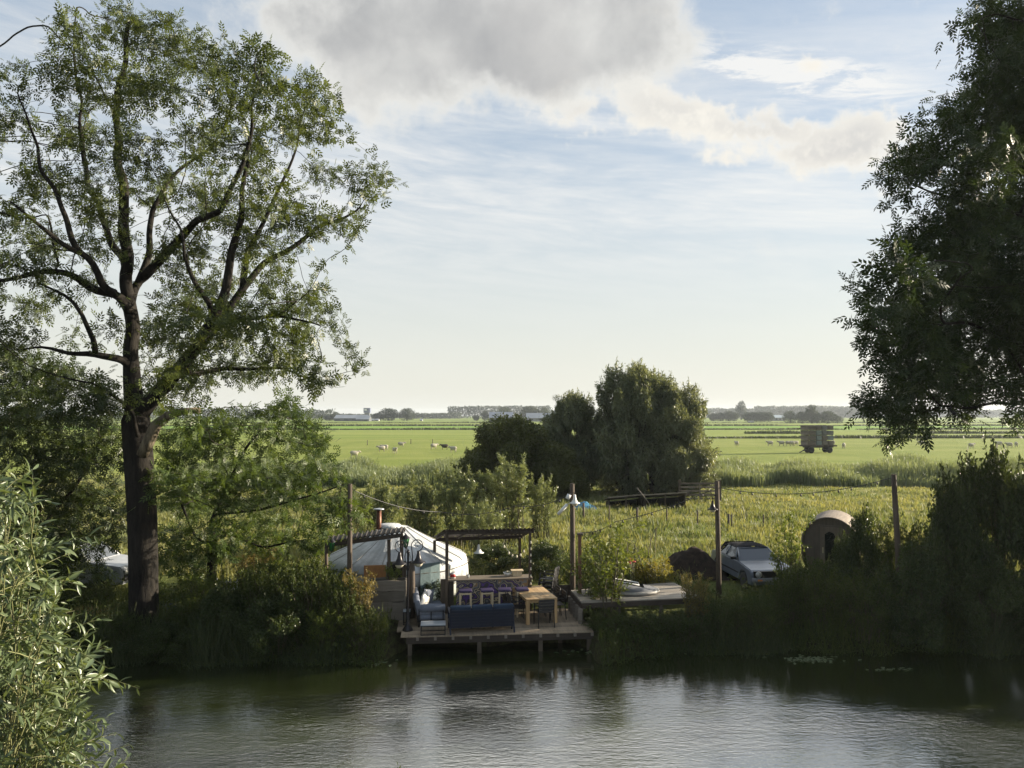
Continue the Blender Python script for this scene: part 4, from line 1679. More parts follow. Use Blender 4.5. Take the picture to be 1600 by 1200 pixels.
M['mural'] = mural()
M['counter'] = wood('counter_wood', (.085, .070, .055), (.20, .17, .13), 0, 3.0, .6)
DZ = .55                                   # top of the deck
FL, FR = on(637, 995, DZ), on(928, 987, DZ)
DA = math.atan2(FR.y - FL.y, FR.x - FL.x)
ux, uy = Vector((math.cos(DA), math.sin(DA), 0)), Vector((-math.sin(DA), math.cos(DA), 0))


# ------------------------------------------------------------------ the waterside deck
def deck():
    W = (FR - FL).length
    Dp = 5.6
    root = thing('wooden_deck', 'weathered plank deck on posts standing in the water', 'deck', (FL.x, FL.y, 0), DA)
    rng = random.Random(3)
    mb = MB()
    y = 0.0
    i = 0
    while y < Dp:
        bw = .142
        over = rng.uniform(-.02, .03)
        # the deck narrows to the right the further back it goes
        x1 = W - max(0, y - .3) * .045
        lx = .20 if y < .5 else .34
        mb.box(((x1 + over - lx - (.0 if y < 3.2 else .3)) / 2, y + bw / 2, DZ - .014 + rng.uniform(-.002, .002)), (x1 + over + lx + (0 if y < 3.2 else -.3), bw, .028))
        y += bw + .006
        i += 1
    mb2 = MB()
    # the left strip stands back a little from the front corner
    o = mb.build('planks', M['deck'], root)
    fb = MB()
    fb.box((W / 2 - .02, .055, DZ - .028 - .10), (W + .04, .05, .18))
    fb.box((W / 2, .6, DZ - .028 - .10), (W - .2, .06, .16))
    fb.box((W / 2, 2.4, DZ - .028 - .10), (W - .2, .06, .16))
    fb.build('beam', M['dark_wood'], root)
    x = .28
    while x < W:
        j = MB()
        j.box((x, 0.0, DZ - .028 - .045), (.075, .06, .085))
        j.build('joist_end', M['grey_wood'], root)
        x += .508
    for (px_, py_) in ((.06, .12), (2.06, .14), (3.85, .15), (W - .12, .14), (4.55, .9), (.06, 1.5), (2.06, 1.6), (3.85, 1.6)):
        p = MB()
        p.box((px_, py_, (DZ - .21 - 1.3) / 2), (.12, .12, DZ - .21 + 1.3))
        p.build('post', M['old_wood'], root)


deck()


def low_wall():
    a, b = on(862, 949, DZ), on(893, 946, DZ)
    r = thing('plank_wall', 'low dark plank wall at the rear of the deck between chairs and raised deck', 'wall', (a.x, a.y + .45, DZ - .1), 0)
    w_ = (b - a).length + .35
    mb = MB()
    for k in range(4):
        mb.box((w_ / 2, 0, .09 + k * .185), (w_, .04, .18))
    mb.build('planks', M['dark_wood'], r)
    for x in (.06, w_ - .06):
        MB().box((x, .06, .42), (.09, .08, .84)).build('post', M['dark_wood'], r)


low_wall()


def raised_deck():
    z = 1.2
    a, b = on(909, 941, z), on(1098, 933, z)
    c, d = at(1052, 907, 26.4), on(892, 922, z)
    c.z = z
    root = thing('raised_deck', 'raised grey plank deck half hidden by weeds beside the lower deck', 'deck', (a.x, a.y, 0))
    mb = MB()
    n = 19
    o = Vector((a.x, a.y, 0))
    for i in range(n):
        t0, t1 = i / n, (i + .96) / n
        p, q = a.lerp(d, t0) - o, b.lerp(c, t0) - o
        s_, r_ = a.lerp(d, t1) - o, b.lerp(c, t1) - o
        mb.panel(p - Vector((0, 0, .03)), q - Vector((0, 0, .03)), r_ - Vector((0, 0, .03)), s_ - Vector((0, 0, .03)), .03)
    mb.build('planks', wood('raised_boards', (.17, .15, .125), (.33, .30, .255), 0, 3.0, .7), root)
    fb = MB()
    e = Vector((0, 0, .11))
    fb.bar(a - o - e, b - o - e, .05, .15)
    fb.bar(a - o - e, d - o - e, .05, .15)
    fb.build('edge_beam', M['dark_wood'], root)
    for t in (.03, .27, .52, .76, .98):
        p = a.lerp(d, t) - o
        MB().box((p.x - .03, p.y, .5), (.13, .13, 1.02)).build('post', M['grey_wood'], root)
    for t in (.3, .65, .98):
        p = a.lerp(b, t) - o
        MB().box((p.x, p.y + .05, .45), (.11, .11, 1.1)).build('post', M['old_wood'], root)
    bk = MB()
    for t in (.12, .4, .64, .88):
        p = a.lerp(d, t) - o
        bk.box((p.x + .05, p.y, .48), (.03, .5, .92))
    bk.build('side_boards', M['dark_wood'], root)

    # the grey dinghy lying on it
    p = on(985, 931, z)
    r = thing('dinghy', 'grey rounded dinghy with a dark open cockpit lying on the raised deck', 'boat', (p.x - .1, p.y + .55, z), RAD(-3))
    L, Wd, H = 2.1, .62, .42
    secs = []
    for i in range(15):
        t = i / 14
        x = -L / 2 + L * t
        ww = Wd * (math.sin(min(1, .25 + t * 1.2) * PI / 2) if t < .6 else math.sqrt(max(0.0, 1 - ((t - .6) / .405) ** 2)) * .999)
        hh = H * (1.05 - .78 * t ** 1.6) * (1 if t > .08 else .86)
        secs.append((x, max(ww, .03), max(hh, .1)))
    hull = MB()
    V, F = [], []
    ring = 10
    for (x, ww, hh) in secs:
        for k in range(ring):
            an = PI * k / (ring - 1)
            V.append((x, -ww * math.cos(an) * (1.0), hh * (math.sin(an) ** .55)))
    for i in range(len(secs) - 1):
        for k in range(ring - 1):
            t = i / 14
            if .34 < t < .74 and 3 <= k <= 5:
                continue
            F.append((i * ring + k, (i + 1) * ring + k, (i + 1) * ring + k + 1, i * ring + k + 1))
    F.append(tuple(range(ring))[::-1])
    hull.add(V, F, True)
    hull.build('hull', M['hull'], r)
    MB().box((.02, 0, .10), (.95, .55, .10)).build('cockpit_floor', M['inside'], r)
    rim = MB()
    x0, x1 = secs[5], secs[10]
    rim.tube([(x0[0], -.22, x0[2] + .0), (x0[0], .22, x0[2]), (x1[0], .16, x1[2] + .01), (x1[0], -.16, x1[2] + .01), (x0[0], -.22, x0[2])], .022, 6)
    rim.build('cockpit_rim', M['white'], r)
    bump_ = MB()
    bump_.tube([(x * 1.01, -ww * 1.0, .07) for x, ww, hh in secs] + [(x * 1.01, ww * 1.0, .07) for x, ww, hh in secs[::-1]], .05, 6)
    bump_.build('rubbing_strip', plain('rubber_strip', (.30, .29, .27), .6), r)


raised_deck()


# ------------------------------------------------------------------ yurt
def yurt():
    cx, cyy = xat(622, 27.5), 27.5
    z0 = gz(cx, cyy) - .05
    R, He, Hp = 2.40, 1.84 - z0, 2.93 - z0
    root = thing('yurt', 'round white canvas yurt with stove pipe standing behind the deck', 'tent', (cx, cyy, z0))
    rng = random.Random(2)
    ph = [rng.random() * 6 for _ in range(6)]

    def wob(an, z):
        return .035 * math.sin(an * 17 + ph[0]) + .03 * math.sin(an * 29 + ph[1] + z * 2) + .02 * math.sin(an * 7 + z * 5 + ph[2])
    wl = MB()
    wl.lathe([(R - .03, 0), (R - .02, He * .33), (R, He * .66), (R + .01, He)], 96, wob=wob)
    wl.build('wall', M['canvas_wall'], root)
    rf = MB()

    def wr(an, z):
        k = max(0, (1.0 - (z - He + .5) / .5))
        return (.045 * math.sin(an * 23 + ph[3]) + .03 * math.sin(an * 41 + ph[4])) * min(1, k + .12) + .012 * math.sin(an * 9 + z * 4)
    prof = [(R + .06, He - .62), (R + .07, He - .3), (R + .08, He - .10), (R + .05, He + .03), (R - .06, He + .12)]
    for i in range(1, 13):
        t = i / 12
        prof.append((R - .06 - (R - .06 - .36) * t, He + .12 + (Hp - He - .12) * (t ** .96) - .05 * math.sin(t * PI)))
    rf.lathe(prof, 110, wob=wr)
    rf.build('roof', M['canvas'], root)
    sm = MB()
    for k in range(14):
        a_ = 2 * PI * (k + .35) / 14
        pts = []
        for (q_, z_) in prof[3:]:
            q2 = q_ + .012
            pts.append((q2 * math.cos(a_), q2 * math.sin(a_), z_ + .012))
        sm.tube(pts, .011, 4)
    sm.build('roof_seams', plain('seam_cloth', (.34, .33, .30), .9), root)
    rp = MB()
    for z_, q_ in ((He - .12, R + .135), (He - .62, R + .03), (He * .42, R + .03)):
        rp.tube([(q_ * math.cos(2 * PI * k / 48), q_ * math.sin(2 * PI * k / 48), z_ + .012 * math.sin(k * 1.3)) for k in range(49)], .013, 5, False)
    rp.build('ropes', plain('dark_rope', (.10, .085, .06), .9), root)
    rg = MB()
    rg.lathe([(.42, Hp - .05), (.44, Hp), (.40, Hp + .05), (.2, Hp + .075), (.0, Hp + .08)], 28, c=(-.30, .0, .02))
    rg.build('crown_ring', M['canvas'], root)
    sp = at(592, 826, cyy - .4)
    sx, sz = sp.x - cx, sp.z - z0
    sy = -.4
    top = at(592, 797, cyy - .4).z - z0
    cm = MB()
    cm.tube([(sx, sy, sz - .35), (sx, sy, top)], .085, 14)
    ch = cm.build('stove_pipe', M['pipe'], root)
    MB().lathe([(.19, top + .02), (.18, top + .05), (.0, top + .075)], 18, c=(sx, sy, 0)).build('pipe_cap', M['zinc'], ch)
    MB().lathe([(.20, sz - .28), (.15, sz - .16), (.10, sz - .03)], 18, c=(sx, sy, 0)).build('pipe_collar', M['zinc'], ch)
    # door: dark opening with an ochre panel on its left
    an = math.atan2(24.9 - cyy, xat(621, 24.9) - cx)
    dr = MB()
    dz = 1.38
    rr = R + .10
    tx = Vector((-math.sin(an), math.cos(an), 0))
    ct = Vector((rr * math.cos(an), rr * math.sin(an), 0))
    nn = Vector((math.cos(an), math.sin(an), 0))

    def wallbox(mb, off, wdt, zb, zt, dep, proud=0.0):
        R3 = Matrix.Rotation(an + PI / 2, 3, 'Z')
        c_ = ct + tx * off + nn * proud
        mb.box((c_.x, c_.y, (zb + zt) / 2), (wdt, dep, zt - zb), R3)
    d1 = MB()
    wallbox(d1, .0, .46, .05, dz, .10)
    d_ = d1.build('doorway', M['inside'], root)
    d2 = MB()
    for s_ in (-.27, .27):
        wallbox(d2, s_, .09, 0.02, dz + .09, .13, .03)
    wallbox(d2, 0, .45, dz + .002, dz + .09, .13, .03)
    d2.build('door_frame', M['pole_wood'], d_)
    d3 = MB()
    wallbox(d3, -.68, .70, .15, dz, .07, .06)
    d3.build('door', plain('ochre_panel', (.34, .16, .05), .6, c2=(.24, .11, .035)), root)
    tp = MB()
    for a2 in (an + .38, an + .52):
        R3 = Matrix.Rotation(a2 + PI / 2, 3, 'Z')
        tp.box(((R + .12) * math.cos(a2), (R + .12) * math.sin(a2), .72), (.36, .03, 1.25), R3)
    tp.build('side_flap', plain('teal_cloth', (.16, .22, .23), .9, c2=(.11, .16, .17), bump=.3), root)


yurt()


# ------------------------------------------------------------------ roofs of corrugated sheet
def corrugated(mb, fl, fr, br, bl, n, amp, th=.012):
    fl, fr, br, bl = map(Vector, (fl, fr, br, bl))
    V, F = [], []
    nx = n * 6
    rows = 4
    for side in (0, 1):
        for j in range(rows):
            t = j / (rows - 1)
            for i in range(nx + 1):
                s = i / nx
                p = fl.lerp(fr, s).lerp(bl.lerp(br, s), t)
                p.z += amp * math.sin(2 * PI * n * s) - side * th
                V.append(p)
    m_ = nx + 1
    for side in (0, 1):
        b = side * rows * m_
        for j in range(rows - 1):
            for i in range(nx):
                q = (b + j * m_ + i, b + j * m_ + i + 1, b + (j + 1) * m_ + i + 1, b + (j + 1) * m_ + i)
                F.append(q if side == 0 else q[::-1])
    e = rows * m_
    for i in range(nx):
        F.append((i, e + i, e + i + 1, i + 1))
        k = (rows - 1) * m_ + i
        F.append((k, k + 1, e + k + 1, e + k))
    for j in range(rows - 1):
        k = j * m_
        F.append((k, k + m_, e + k + m_, e + k))
        k = j * m_ + nx
        F.append((k, e + k, e + k + m_, k + m_))
    mb.add(V, F, True)


def pavilion():
    fl, fr = at(694, 828, 24.7), at(838, 825.5, 25.1)
    br, bl = at(820, 834.5, 26.9), at(677, 839, 26.6)
    root = thing('bar_shelter', 'open bar shelter with dark corrugated roof on four thin posts', 'shelter', (fl.x, fl.y, 0))
    o = Vector((fl.x, fl.y, 0))
    mb = MB()
    corrugated(mb, fl - o, fr - o, br - o, bl - o, 22, .022)
    mb.build('roof', plain('rusty_sheet', (.085, .062, .048), .7, .3, c2=(.04, .03, .025)), root)
    bm_ = MB()
    dz = Vector((0, 0, .10))
    for p, q in ((fl, fr), (bl, br)):
        bm_.bar(p - o - dz + Vector((.08, .1, 0)), q - o - dz + Vector((-.08, .1, 0)), .06, .12)
    for t in (.03, .27, .5, .73, .97):
        bm_.bar(fl.lerp(fr, t) - o - Vector((0, 0, .05)), bl.lerp(br, t) - o - Vector((0, 0, .05)), .04, .07)
    bm_.build('roof_beams', M['dark_wood'], root)
    for px, Y, zt in ((699, 24.85, fl.z), (828, 25.2, fr.z), (680, 26.5, bl.z), (812, 26.75, br.z)):
        b = Vector((xat(px, Y), Y, .45))
        MB().bar(b - o, Vector((b.x, b.y, zt - .1)) - o, .095).build('post', M['pole_wood'], root)
    # the bar counter
    a, b = Vector((xat(703, 24.9), 24.9, DZ)), Vector((xat(830, 25.2), 25.2, DZ))
    an = math.atan2(b.y - a.y, b.x - a.x)
    L = (b - a).length
    r = thing('bar_counter', 'bar counter with swirling purple and cream painted front under the corrugated roof', 'bar', (a.x, a.y, DZ), an)
    MB().box((L / 2 + .06, .03, .51), (L - .32, .04, .99)).build('front_panel', M['mural'], r)
    MB().box((L / 2, .27, 1.03), (L + .10, .62, .045)).build('counter_top', M['counter'], r)
    MB().box((.06, .27, .50), (.17, .54, 1.0)).build('side_panel', M['dark_wood'], r)
    MB().box((L - .055, .27, .50), (.10, .54, 1.0)).build('side_panel', M['dark_wood'], r)
    MB().box((-.16, .08, .53), (.24, .05, 1.06)).build('plank_screen', M['old_wood'], r)
    # things on the counter
    R3 = Matrix.Rotation(an, 3, 'Z')

    def onbar(x, y):
        q = R3 @ Vector((x, y, 0))
        return (a.x + q.x, a.y + q.y, DZ + 1.0535)
    c = thing('bucket', 'small white bucket with a red stripe at the left end of the counter', 'bucket', onbar(.12, .2))
    MB().lathe([(.085, 0), (.10, .2), (.092, .2), (.08, .02), (0, .02)], 20).build('pail', M['white'], c)
    MB().lathe([(.0905, .05), (.0985, .15)], 20).build('stripe', M['red'], c)
    c = thing('box', 'pale wooden box at the right end of the counter', 'box', onbar(L - .42, .40), an)
    MB().box((0, 0, .08), (.30, .22, .15)).build('case', M['pale_wood'], c)
    MB().box((0, 0, .17), (.40, .28, .03)).build('lid', M['pale_wood'], c)
    c = thing('bowl', 'small pale bowl of oddments beside the wooden box on the counter', 'bowl', onbar(L - .74, .36))
    MB().lathe([(.06, 0), (.13, .08), (.15, .12), (.14, .12), (.05, .02), (0, .02)], 20).build('dish', M['white'], c)
    nb = MB()
    for k in range(9):
        t = k * 2.4
        nb.lathe([(0, -.045), (.04, -.02), (.045, 0), (.03, .03), (0, .042)], 8, c=(.07 * math.cos(t) * (k % 3) / 2, .07 * math.sin(t) * (k % 3) / 2, .11 + .02 * (k % 2)))
    nb.build('contents', plain('bowl_contents', (.42, .40, .30), .7, scale=20), c)
    c = thing('glass', 'small drinking glass on the middle of the counter', 'glass', onbar(.62, .2))
    MB().lathe([(.03, 0), (.036, .11), (.033, .11), (.028, .01), (0, .01)], 14).build('tumbler', plain('pale_glass', (.5, .52, .5), .08, spec=.8), c)
    # four stools in front
    labs = ('leftmost purple bar stool before the painted counter', 'second purple bar stool from the left before the painted counter',
            'third purple bar stool from the left, beside the table corner', 'purple bar stool behind the dining table, last on the right')
    st = None
    for i, (px, Y) in enumerate(((728, 24.35), (761, 24.42), (788.5, 24.5), (815, 24.55))):
        x = xat(px, Y)
        if st is None:
            st = thing('bar_stool', labs[0], 'stool', (x, Y, DZ), an, 'bar stools')
            MB().box((0, 0, .835), (.40, .36, .07), bev=.02).build('seat', M['purple'], st)
            for sx in (-1, 1):
                for sy in (-1, 1):
                    MB().bar((sx * .17, sy * .15, 0), (sx * .165, sy * .145, .80), .045).build('leg', M['pale_wood'], st)
            for z in (.22, .76):
                for s_ in (-1, 1):
                    MB().bar((-.145, s_ * .148, z), (.145, s_ * .148, z), .03, .045).build('rail', M['pale_wood'], st)
                    MB().bar((s_ * .168, -.125, z + .05), (s_ * .168, .125, z + .05), .03, .04).build('rail', M['pale_wood'], st)
        else:
            c = copy_tree(st)
            c.location = (x, Y, DZ)
            c.rotation_euler.z = an + (.06, -.05, .09)[i - 1]
            c['label'] = labs[i]


pavilion()


def lean_to():
    fl, fr = at(508, 847, 24.5), at(630, 831, 24.4)
    br, bl = at(633, 823, 25.6), at(512, 838, 25.6)
    o = Vector((fr.x, fr.y, 0))
    root = thing('lean_to', 'dark sagging lean-to roof on crooked posts over the yurt door', 'shelter', tuple(o))
    mb = MB()
    corrugated(mb, fl - o, fr - o, br - o, bl - o, 16, .03, .03)
    mb.build('roof', plain('mossy_sheet', (.055, .045, .038), .85, c2=(.03, .026, .022)), root)
    bb = MB()
    bb.bar(fl - o - Vector((0, 0, .1)), fr - o - Vector((0, 0, .1)), .07, .12)
    bb.bar(bl - o - Vector((0, 0, .1)), br - o - Vector((0, 0, .1)), .07, .12)
    bb.build('beam', M['dark_wood'], root)
    for px, Y, zt in ((609, 24.5, 2.95), (628.5, 24.6, 3.1), (512, 24.6, 2.75)):
        b = Vector((xat(px, Y), Y, .45))
        MB().tube([b - o, Vector((b.x + .02, b.y, 1.6)) - o, Vector((b.x, b.y, zt)) - o], .055, 8).build('post', M['pole_wood'], root)
    # the thick trunk-like column
    b = Vector((xat(645, 24.3), 24.3, .45))
    r = thing('log_column', 'thick upright brown log behind the double lamp post', 'post', tuple(b))
    t = at(645, 877, 24.3).z - .45
    MB().tube([(0, 0, 0), (.01, 0, t * .5), (0, 0, t)], [.10, .095, .085], 10).build('log', M['pole_wood'], r)
    # planter of live-edge boards
    b = Vector((xat(606, 24.0), 24.0, 0))
    r = thing('planter', 'grey planter box of wavy-edged planks in front of the yurt door', 'planter', (b.x, b.y, .45), RAD(4))
    h = at(606, 907, 24.0).z - .45
    rg = random.Random(4)
    nb = 4
    for side, (w_, yy) in enumerate(((1.12, 0), (1.12, .5))):
        mb = MB()
        for k in range(nb):
            z0, z1 = h * k / nb + .008, h * (k + 1) / nb - .008
            V = []
            m_ = 12
            for i in range(m_ + 1):
                x = -w_ / 2 + w_ * i / m_
                V.append((x, z0 + .012 * math.sin(i * .9 + k * 2)))
            for i in range(m_, -1, -1):
                x = -w_ / 2 + w_ * i / m_
                V.append((x, z1 + .014 * math.sin(i * .7 + k * 3 + 1)))
            mb.prism(V, yy - .02, yy + .02, 'XZ')
        mb.build('side_boards', M['grey_wood'], r)
    mb = MB()
    for x in (-.575, .575):
        mb.box((x, .25, h / 2), (.04, .56, h - .02))
    mb.build('end_boards', M['grey_wood'], r)
    MB().box((0, .25, h - .10), (1.1, .44, .08)).build('soil', plain('potting_soil', (.05, .04, .03), .95), r)
    rng = np.random.default_rng(6)
    (V, Q), sb = shoot_bush(rng, .55, .30, 16, .07, .035, 500, twig=.3, stem=.006)
    pl = thing('pot_plant', 'small leafy plant growing in the grey planter beside the yurt door', 'plant', (r.location.x + .18, r.location.y + .22, r.location.z + h - .06))
    link('foliage', np_mesh('foliage', V, Q), M['bush_light'], pl)
    sb.build('stems', M['twig_green'], pl)


lean_to()


# ------------------------------------------------------------------ tall poles, their lamps and cables
POLE = {}


def pole(px, Y, top, name, label, r=.075, lean=0.0, base=None):
    x = xat(px, Y)
    z0 = gz(x, Y) - .15 if base is None else base
    zt = at(px, top, Y).z
    root = thing('wooden_pole', label, 'pole', (x, Y, z0), group='tall poles with light cables')
    mb = MB()
    mb.tube([(0, 0, 0), (lean * .4 + .01, 0, (zt - z0) * .45), (lean, 0, zt - z0)], [r * 1.15, r * 1.02, r * .92], 9)
    mb.build('shaft', M['pole_wood'], root)
    cp = MB()
    cp.box((lean, 0, zt - z0 + .008), (r * 1.2, r * 1.2, .02))
    cp.build('top_cap', M['old_wood'], root)
    POLE[name] = Vector((x + lean, Y, zt))
    return root


pole(548, 23.6, 757, 'a', 'bare square-topped pole at the left in front of the yurt')
pole(893.5, 25.6, 756, 'b', 'tall pole with floodlights and bell lamp at the deck corner', .085)
pole(1120, 26.0, 752, 'c', 'rough pole with a dark bell lamp left of the silver car', .085, -.03)
pole(1401, 24.2, 742, 'd', 'slightly leaning pole rising out of the bushes on the right', .085, -.14)


def post_pair():
    x, Y = xat(905, 24.7), 24.7
    z0 = .5
    r = thing('square_post', 'reddish square post at the raised deck corner right of the tall lamp pole', 'post', (x, Y, z0))
    zt = at(905, 835, Y).z - z0
    MB().box((0, 0, zt / 2), (.10, .10, zt)).build('shaft', wood('reddish_post', (.10, .05, .035), (.22, .12, .08), 2, 3.0, .7), r)
    MB().box((0, 0, zt + .02), (.16, .16, .05)).build('cap', M['old_wood'], r)


post_pair()


def bell_lamp(name, label, p, s=1.0, shade=None, globe=True, group=None):
    """A bell-shaped lamp shade hanging with its opening down at p (centre of the rim)."""
    r = thing(name, label, 'lamp', tuple(p), group=group)
    lathe_bell(r, (0, 0, 0), s, shade, globe)
    return r


def lathe_bell(r, c, s=1.0, shade=None, globe=True):
    m = MB()
    m.lathe([(.205 * s, 0), (.20 * s, .015 * s), (.13 * s, .05 * s), (.075 * s, .14 * s), (.05 * s, .24 * s), (.045 * s, .32 * s), (.02 * s, .345 * s), (0, .35 * s)], 24, c=c)
    a = m.build('lamp_shade', shade or M['iron'], r)
    if globe:
        g = MB()
        g.lathe([(.125 * s, .015 * s), (.12 * s, -.03 * s), (.085 * s, -.085 * s), (.04 * s, -.11 * s), (0, -.115 * s)], 20, c=c)
        g.build('globe', M['opal'], r)


def lamps():
    pb = POLE['b']
    lamp = bell_lamp('bell_lamp', 'white-globed bell lamp on the front of the tall pole at the deck corner', at(898, 786.5, 25.42), .85, M['white'])
    MB().tube([(0, .06, .30), (0, .10, .34), (0, .16, .34)], .012, 6).build('bracket', M['iron'], lamp)
    # floodlights
    for (px, py, Y, ay, lab, sz) in ((888, 776, 25.5, .5, 'small white floodlight on the pole above the long one', .16), (879, 796, 25.45, -.75, 'long white tube-shaped floodlight slanting down from the pole', .46)):
        c = at(px, py, Y)
        r = thing('floodlight', lab, 'lamp', tuple(c), 0, 'floodlights on the deck pole')
        R3 = Matrix.Rotation(ay, 3, 'Y')
        p0, p1 = R3 @ Vector((0, 0, -sz / 2)), R3 @ Vector((0, 0, sz / 2))
        p0, p1 = (Vector((-sz * .34, 0, -sz * .36)), Vector((sz * .34, 0, sz * .36))) if sz > .3 else (p0, p1)
        MB().tube([p0, p1], .055 if sz > .3 else .07, 12).build('housing', M['white'], r)
        MB().tube([p1, Vector((pb.x - .05 - c.x, pb.y - c.y, p1.z + .02))], .014, 6).build('arm', M['zinc'], r)
    lamp = bell_lamp('bell_lamp', 'dark bell lamp hanging on the left of the rough pole by the car', at(1113.5, 796, 25.9), .85)
    MB().tube([(0, 0, .29), (0, 0, .42), (.06, .02, .46), (.14, .04, .46)], .012, 6).build('bracket', M['iron'], lamp)
    lamp = bell_lamp('hanging_lamp', 'white cone lamp hanging below the bar roof', at(748, 864, 25.3), .82, M['white'], False)
    zt = 3.0 - lamp.location.z
    MB().tube([(0, 0, .28), (0, 0, zt)], .008, 5).build('cord', M['black'], lamp)
    MB().lathe([(0, .0), (.035, .03), (.03, .08), (.0, .1)], 12, c=(0, 0, .02)).build('bulb', M['opal'], lamp)
    # double lamp post on the deck
    b = on(637, 985, DZ)
    r = thing('lamp_post', 'black double lamp post with curled arms on the left deck corner', 'lamp post', (b.x, b.y, DZ))
    H = at(636, 859, b.y).z - DZ
    MB().lathe([(.16, 0), (.15, .05), (.08, .14), (.055, .22), (.045, .5), (.035, .9), (.032, H - .62), (.05, H - .58), (.05, H - .48), (.03, H - .44), (.032, H - .12), (.055, H - .08), (.04, H - .03), (0, H + .03)], 18).build('pole', M['iron'], r)
    zb = at(636, 878, b.y).z - DZ
    for sg, pxl, lab in ((-1, 627, 0), (1, 655, 1)):
        xl = (xat(pxl, b.y) - b.x)
        yl = -.18 * 1 if sg < 0 else .02
        rim = at(pxl, 878, b.y).z - DZ - .02
        arm = MB()
        arm.tube([(0, 0, zb - .02), (xl * .55, yl * .5, zb - .02)], .016, 7)
        topz = rim + .33
        cpt = Vector((xl * .86, yl * .9, topz + .17))
        pts = [Vector((xl * .45, yl * .5, zb - .02)), Vector((xl * .42, yl * .5, zb + .18))]
        for k in range(13):
            an = PI - k / 12 * PI * 1.5
            pts.append(cpt + Vector((.17 * math.cos(an) * (1 if sg > 0 else -1), 0, .17 * math.sin(an))))
        if sg < 0:
            pts[0], pts[1] = Vector((xl * .3, yl * .5, zb - .02)), Vector((xl * .35, yl * .5, zb + .18))
        pts.append(Vector((xl, yl, topz)))
        arm.tube(pts, .014, 7)
        cur = []
        for k in range(16):
            an = k / 15 * PI * 2.2
            q = .10 - .0055 * k
            cur.append(cpt + Vector((q * math.cos(an), .0, q * math.sin(an))))
        arm.tube(cur, .009, 5)
        am = arm.build('arm', M['iron'], r)
        m = MB()
        m.lathe([(.215, 0), (.20, .02), (.12, .06), (.075, .15), (.05, .26), (.045, .32), (.02, .345), (0, .35)], 24, c=(xl, yl, rim))
        ls = m.build('lamp_shade', M['iron'], r)
        g = MB()
        g.lathe([(.135, .015), (.13, -.04), (.09, -.10), (.04, -.13), (0, -.135)], 20, c=(xl, yl, rim))
        g.build('globe', M['opal'], ls)
    # green lanterns on the lean-to
    for px, py, Y, lab in ((634, 846, 24.45, 'green glass lantern on the right post of the lean-to'), (518, 852, 24.4, 'green glass lantern at the left end of the lean-to')):
        c = at(px, py, Y)
        q = thing('lantern', lab, 'lantern', tuple(c), 0, 'green lanterns')
        bd = MB()
        V = []
        for z, h_ in ((-.17, .06), (.10, .115)):
            for k in range(6):
                an = 2 * PI * k / 6
                V.append((h_ * math.cos(an), h_ * math.sin(an), z))
        bd.add(V, [(k, (k + 1) % 6, 6 + (k + 1) % 6, 6 + k) for k in range(6)] + [(5, 4, 3, 2, 1, 0)])
        bd.build('glass_body', M['green_glass'], q)
        tp = MB()
        tp.lathe([(.15, .10), (.14, .115), (.05, .20), (.02, .23), (0, .26)], 6)
        tp.build('lid', M['iron'], q)
        fr_ = MB()
        for k in range(6):
            fr_.tube([V[k], V[6 + k]], .008, 4)
        fr_.lathe([(.0, -.24), (.03, -.2), (.065, -.175), (.06, -.165)], 8)
        fr_.tube([(0, .0, .24), (-.06, .04, .27), (-.1, .1, .27)], .012, 5)
        fr_.build('cage', M['iron'], q)


lamps()


def cable(label, pts, sag, nbulb, r=.012, name='light_cable', bulbmat=None, group='light cables between the poles'):
    """Cable hanging in catenaries through pts with small bulbs."""
    o = Vector(pts[0])
    root = thing(name, label, 'string lights', tuple(o), group=group)
    path = []
    for a, b in zip(pts[:-1], pts[1:]):
        a, b = Vector(a), Vector(b)
        n = 14
        for i in range(n + (b == Vector(pts[-1]))):
            t = i / n
            p = a.lerp(b, t)
            p.z -= sag * 4 * t * (1 - t)
            path.append(p - o)
    mb = MB()
    mb.tube(path, r, 5)
    mb.build('cord', M['black'], root)
    L = len(path)
    for k in range(nbulb):
        p = path[int((k + .5) / nbulb * (L - 1))]
        b = MB()
        b.lathe([(0, -.10), (.026, -.085), (.03, -.06), (.02, -.03), (.018, -.005), (0, 0)], 8, c=tuple(p))
        b.build('bulb', bulbmat or M['black'], root)


cable('light cable from the bare left pole past the stove pipe to the bar roof', [POLE['a'] - Vector((0, 0, .12)), at(690, 800, 26.5), at(806, 790, 26.8), POLE['b'] - Vector((0, 0, .3))], .18, 9)
cable('light cable sagging from the deck pole over the tall grass to the rough pole', [at(906, 832, 25.6), at(962, 815, 25.9), POLE['c'] - Vector((0, 0, .2))], .12, 8)
cable('light cable from the rough pole across the meadow to the leaning pole', [POLE['c'] - Vector((0, 0, .2)), POLE['d'] - Vector((.1, 0, .1))], .35, 9)
cable('short string of white bulbs below the right end of the bar roof', [at(785, 846, 25.2), at(805, 866, 25.4), at(822, 852, 25.2)], .12, 6, .008, 'bulb_string', M['opal'], 'bulb strings at the bar')
cable('string of tiny bulbs running down the right front post of the bar shelter', [at(829.5, 840, 25.1), at(829.5, 875, 25.12), at(829.5, 915, 25.1)], 0, 7, .006, 'bulb_string', M['opal'], 'bulb strings at the bar')


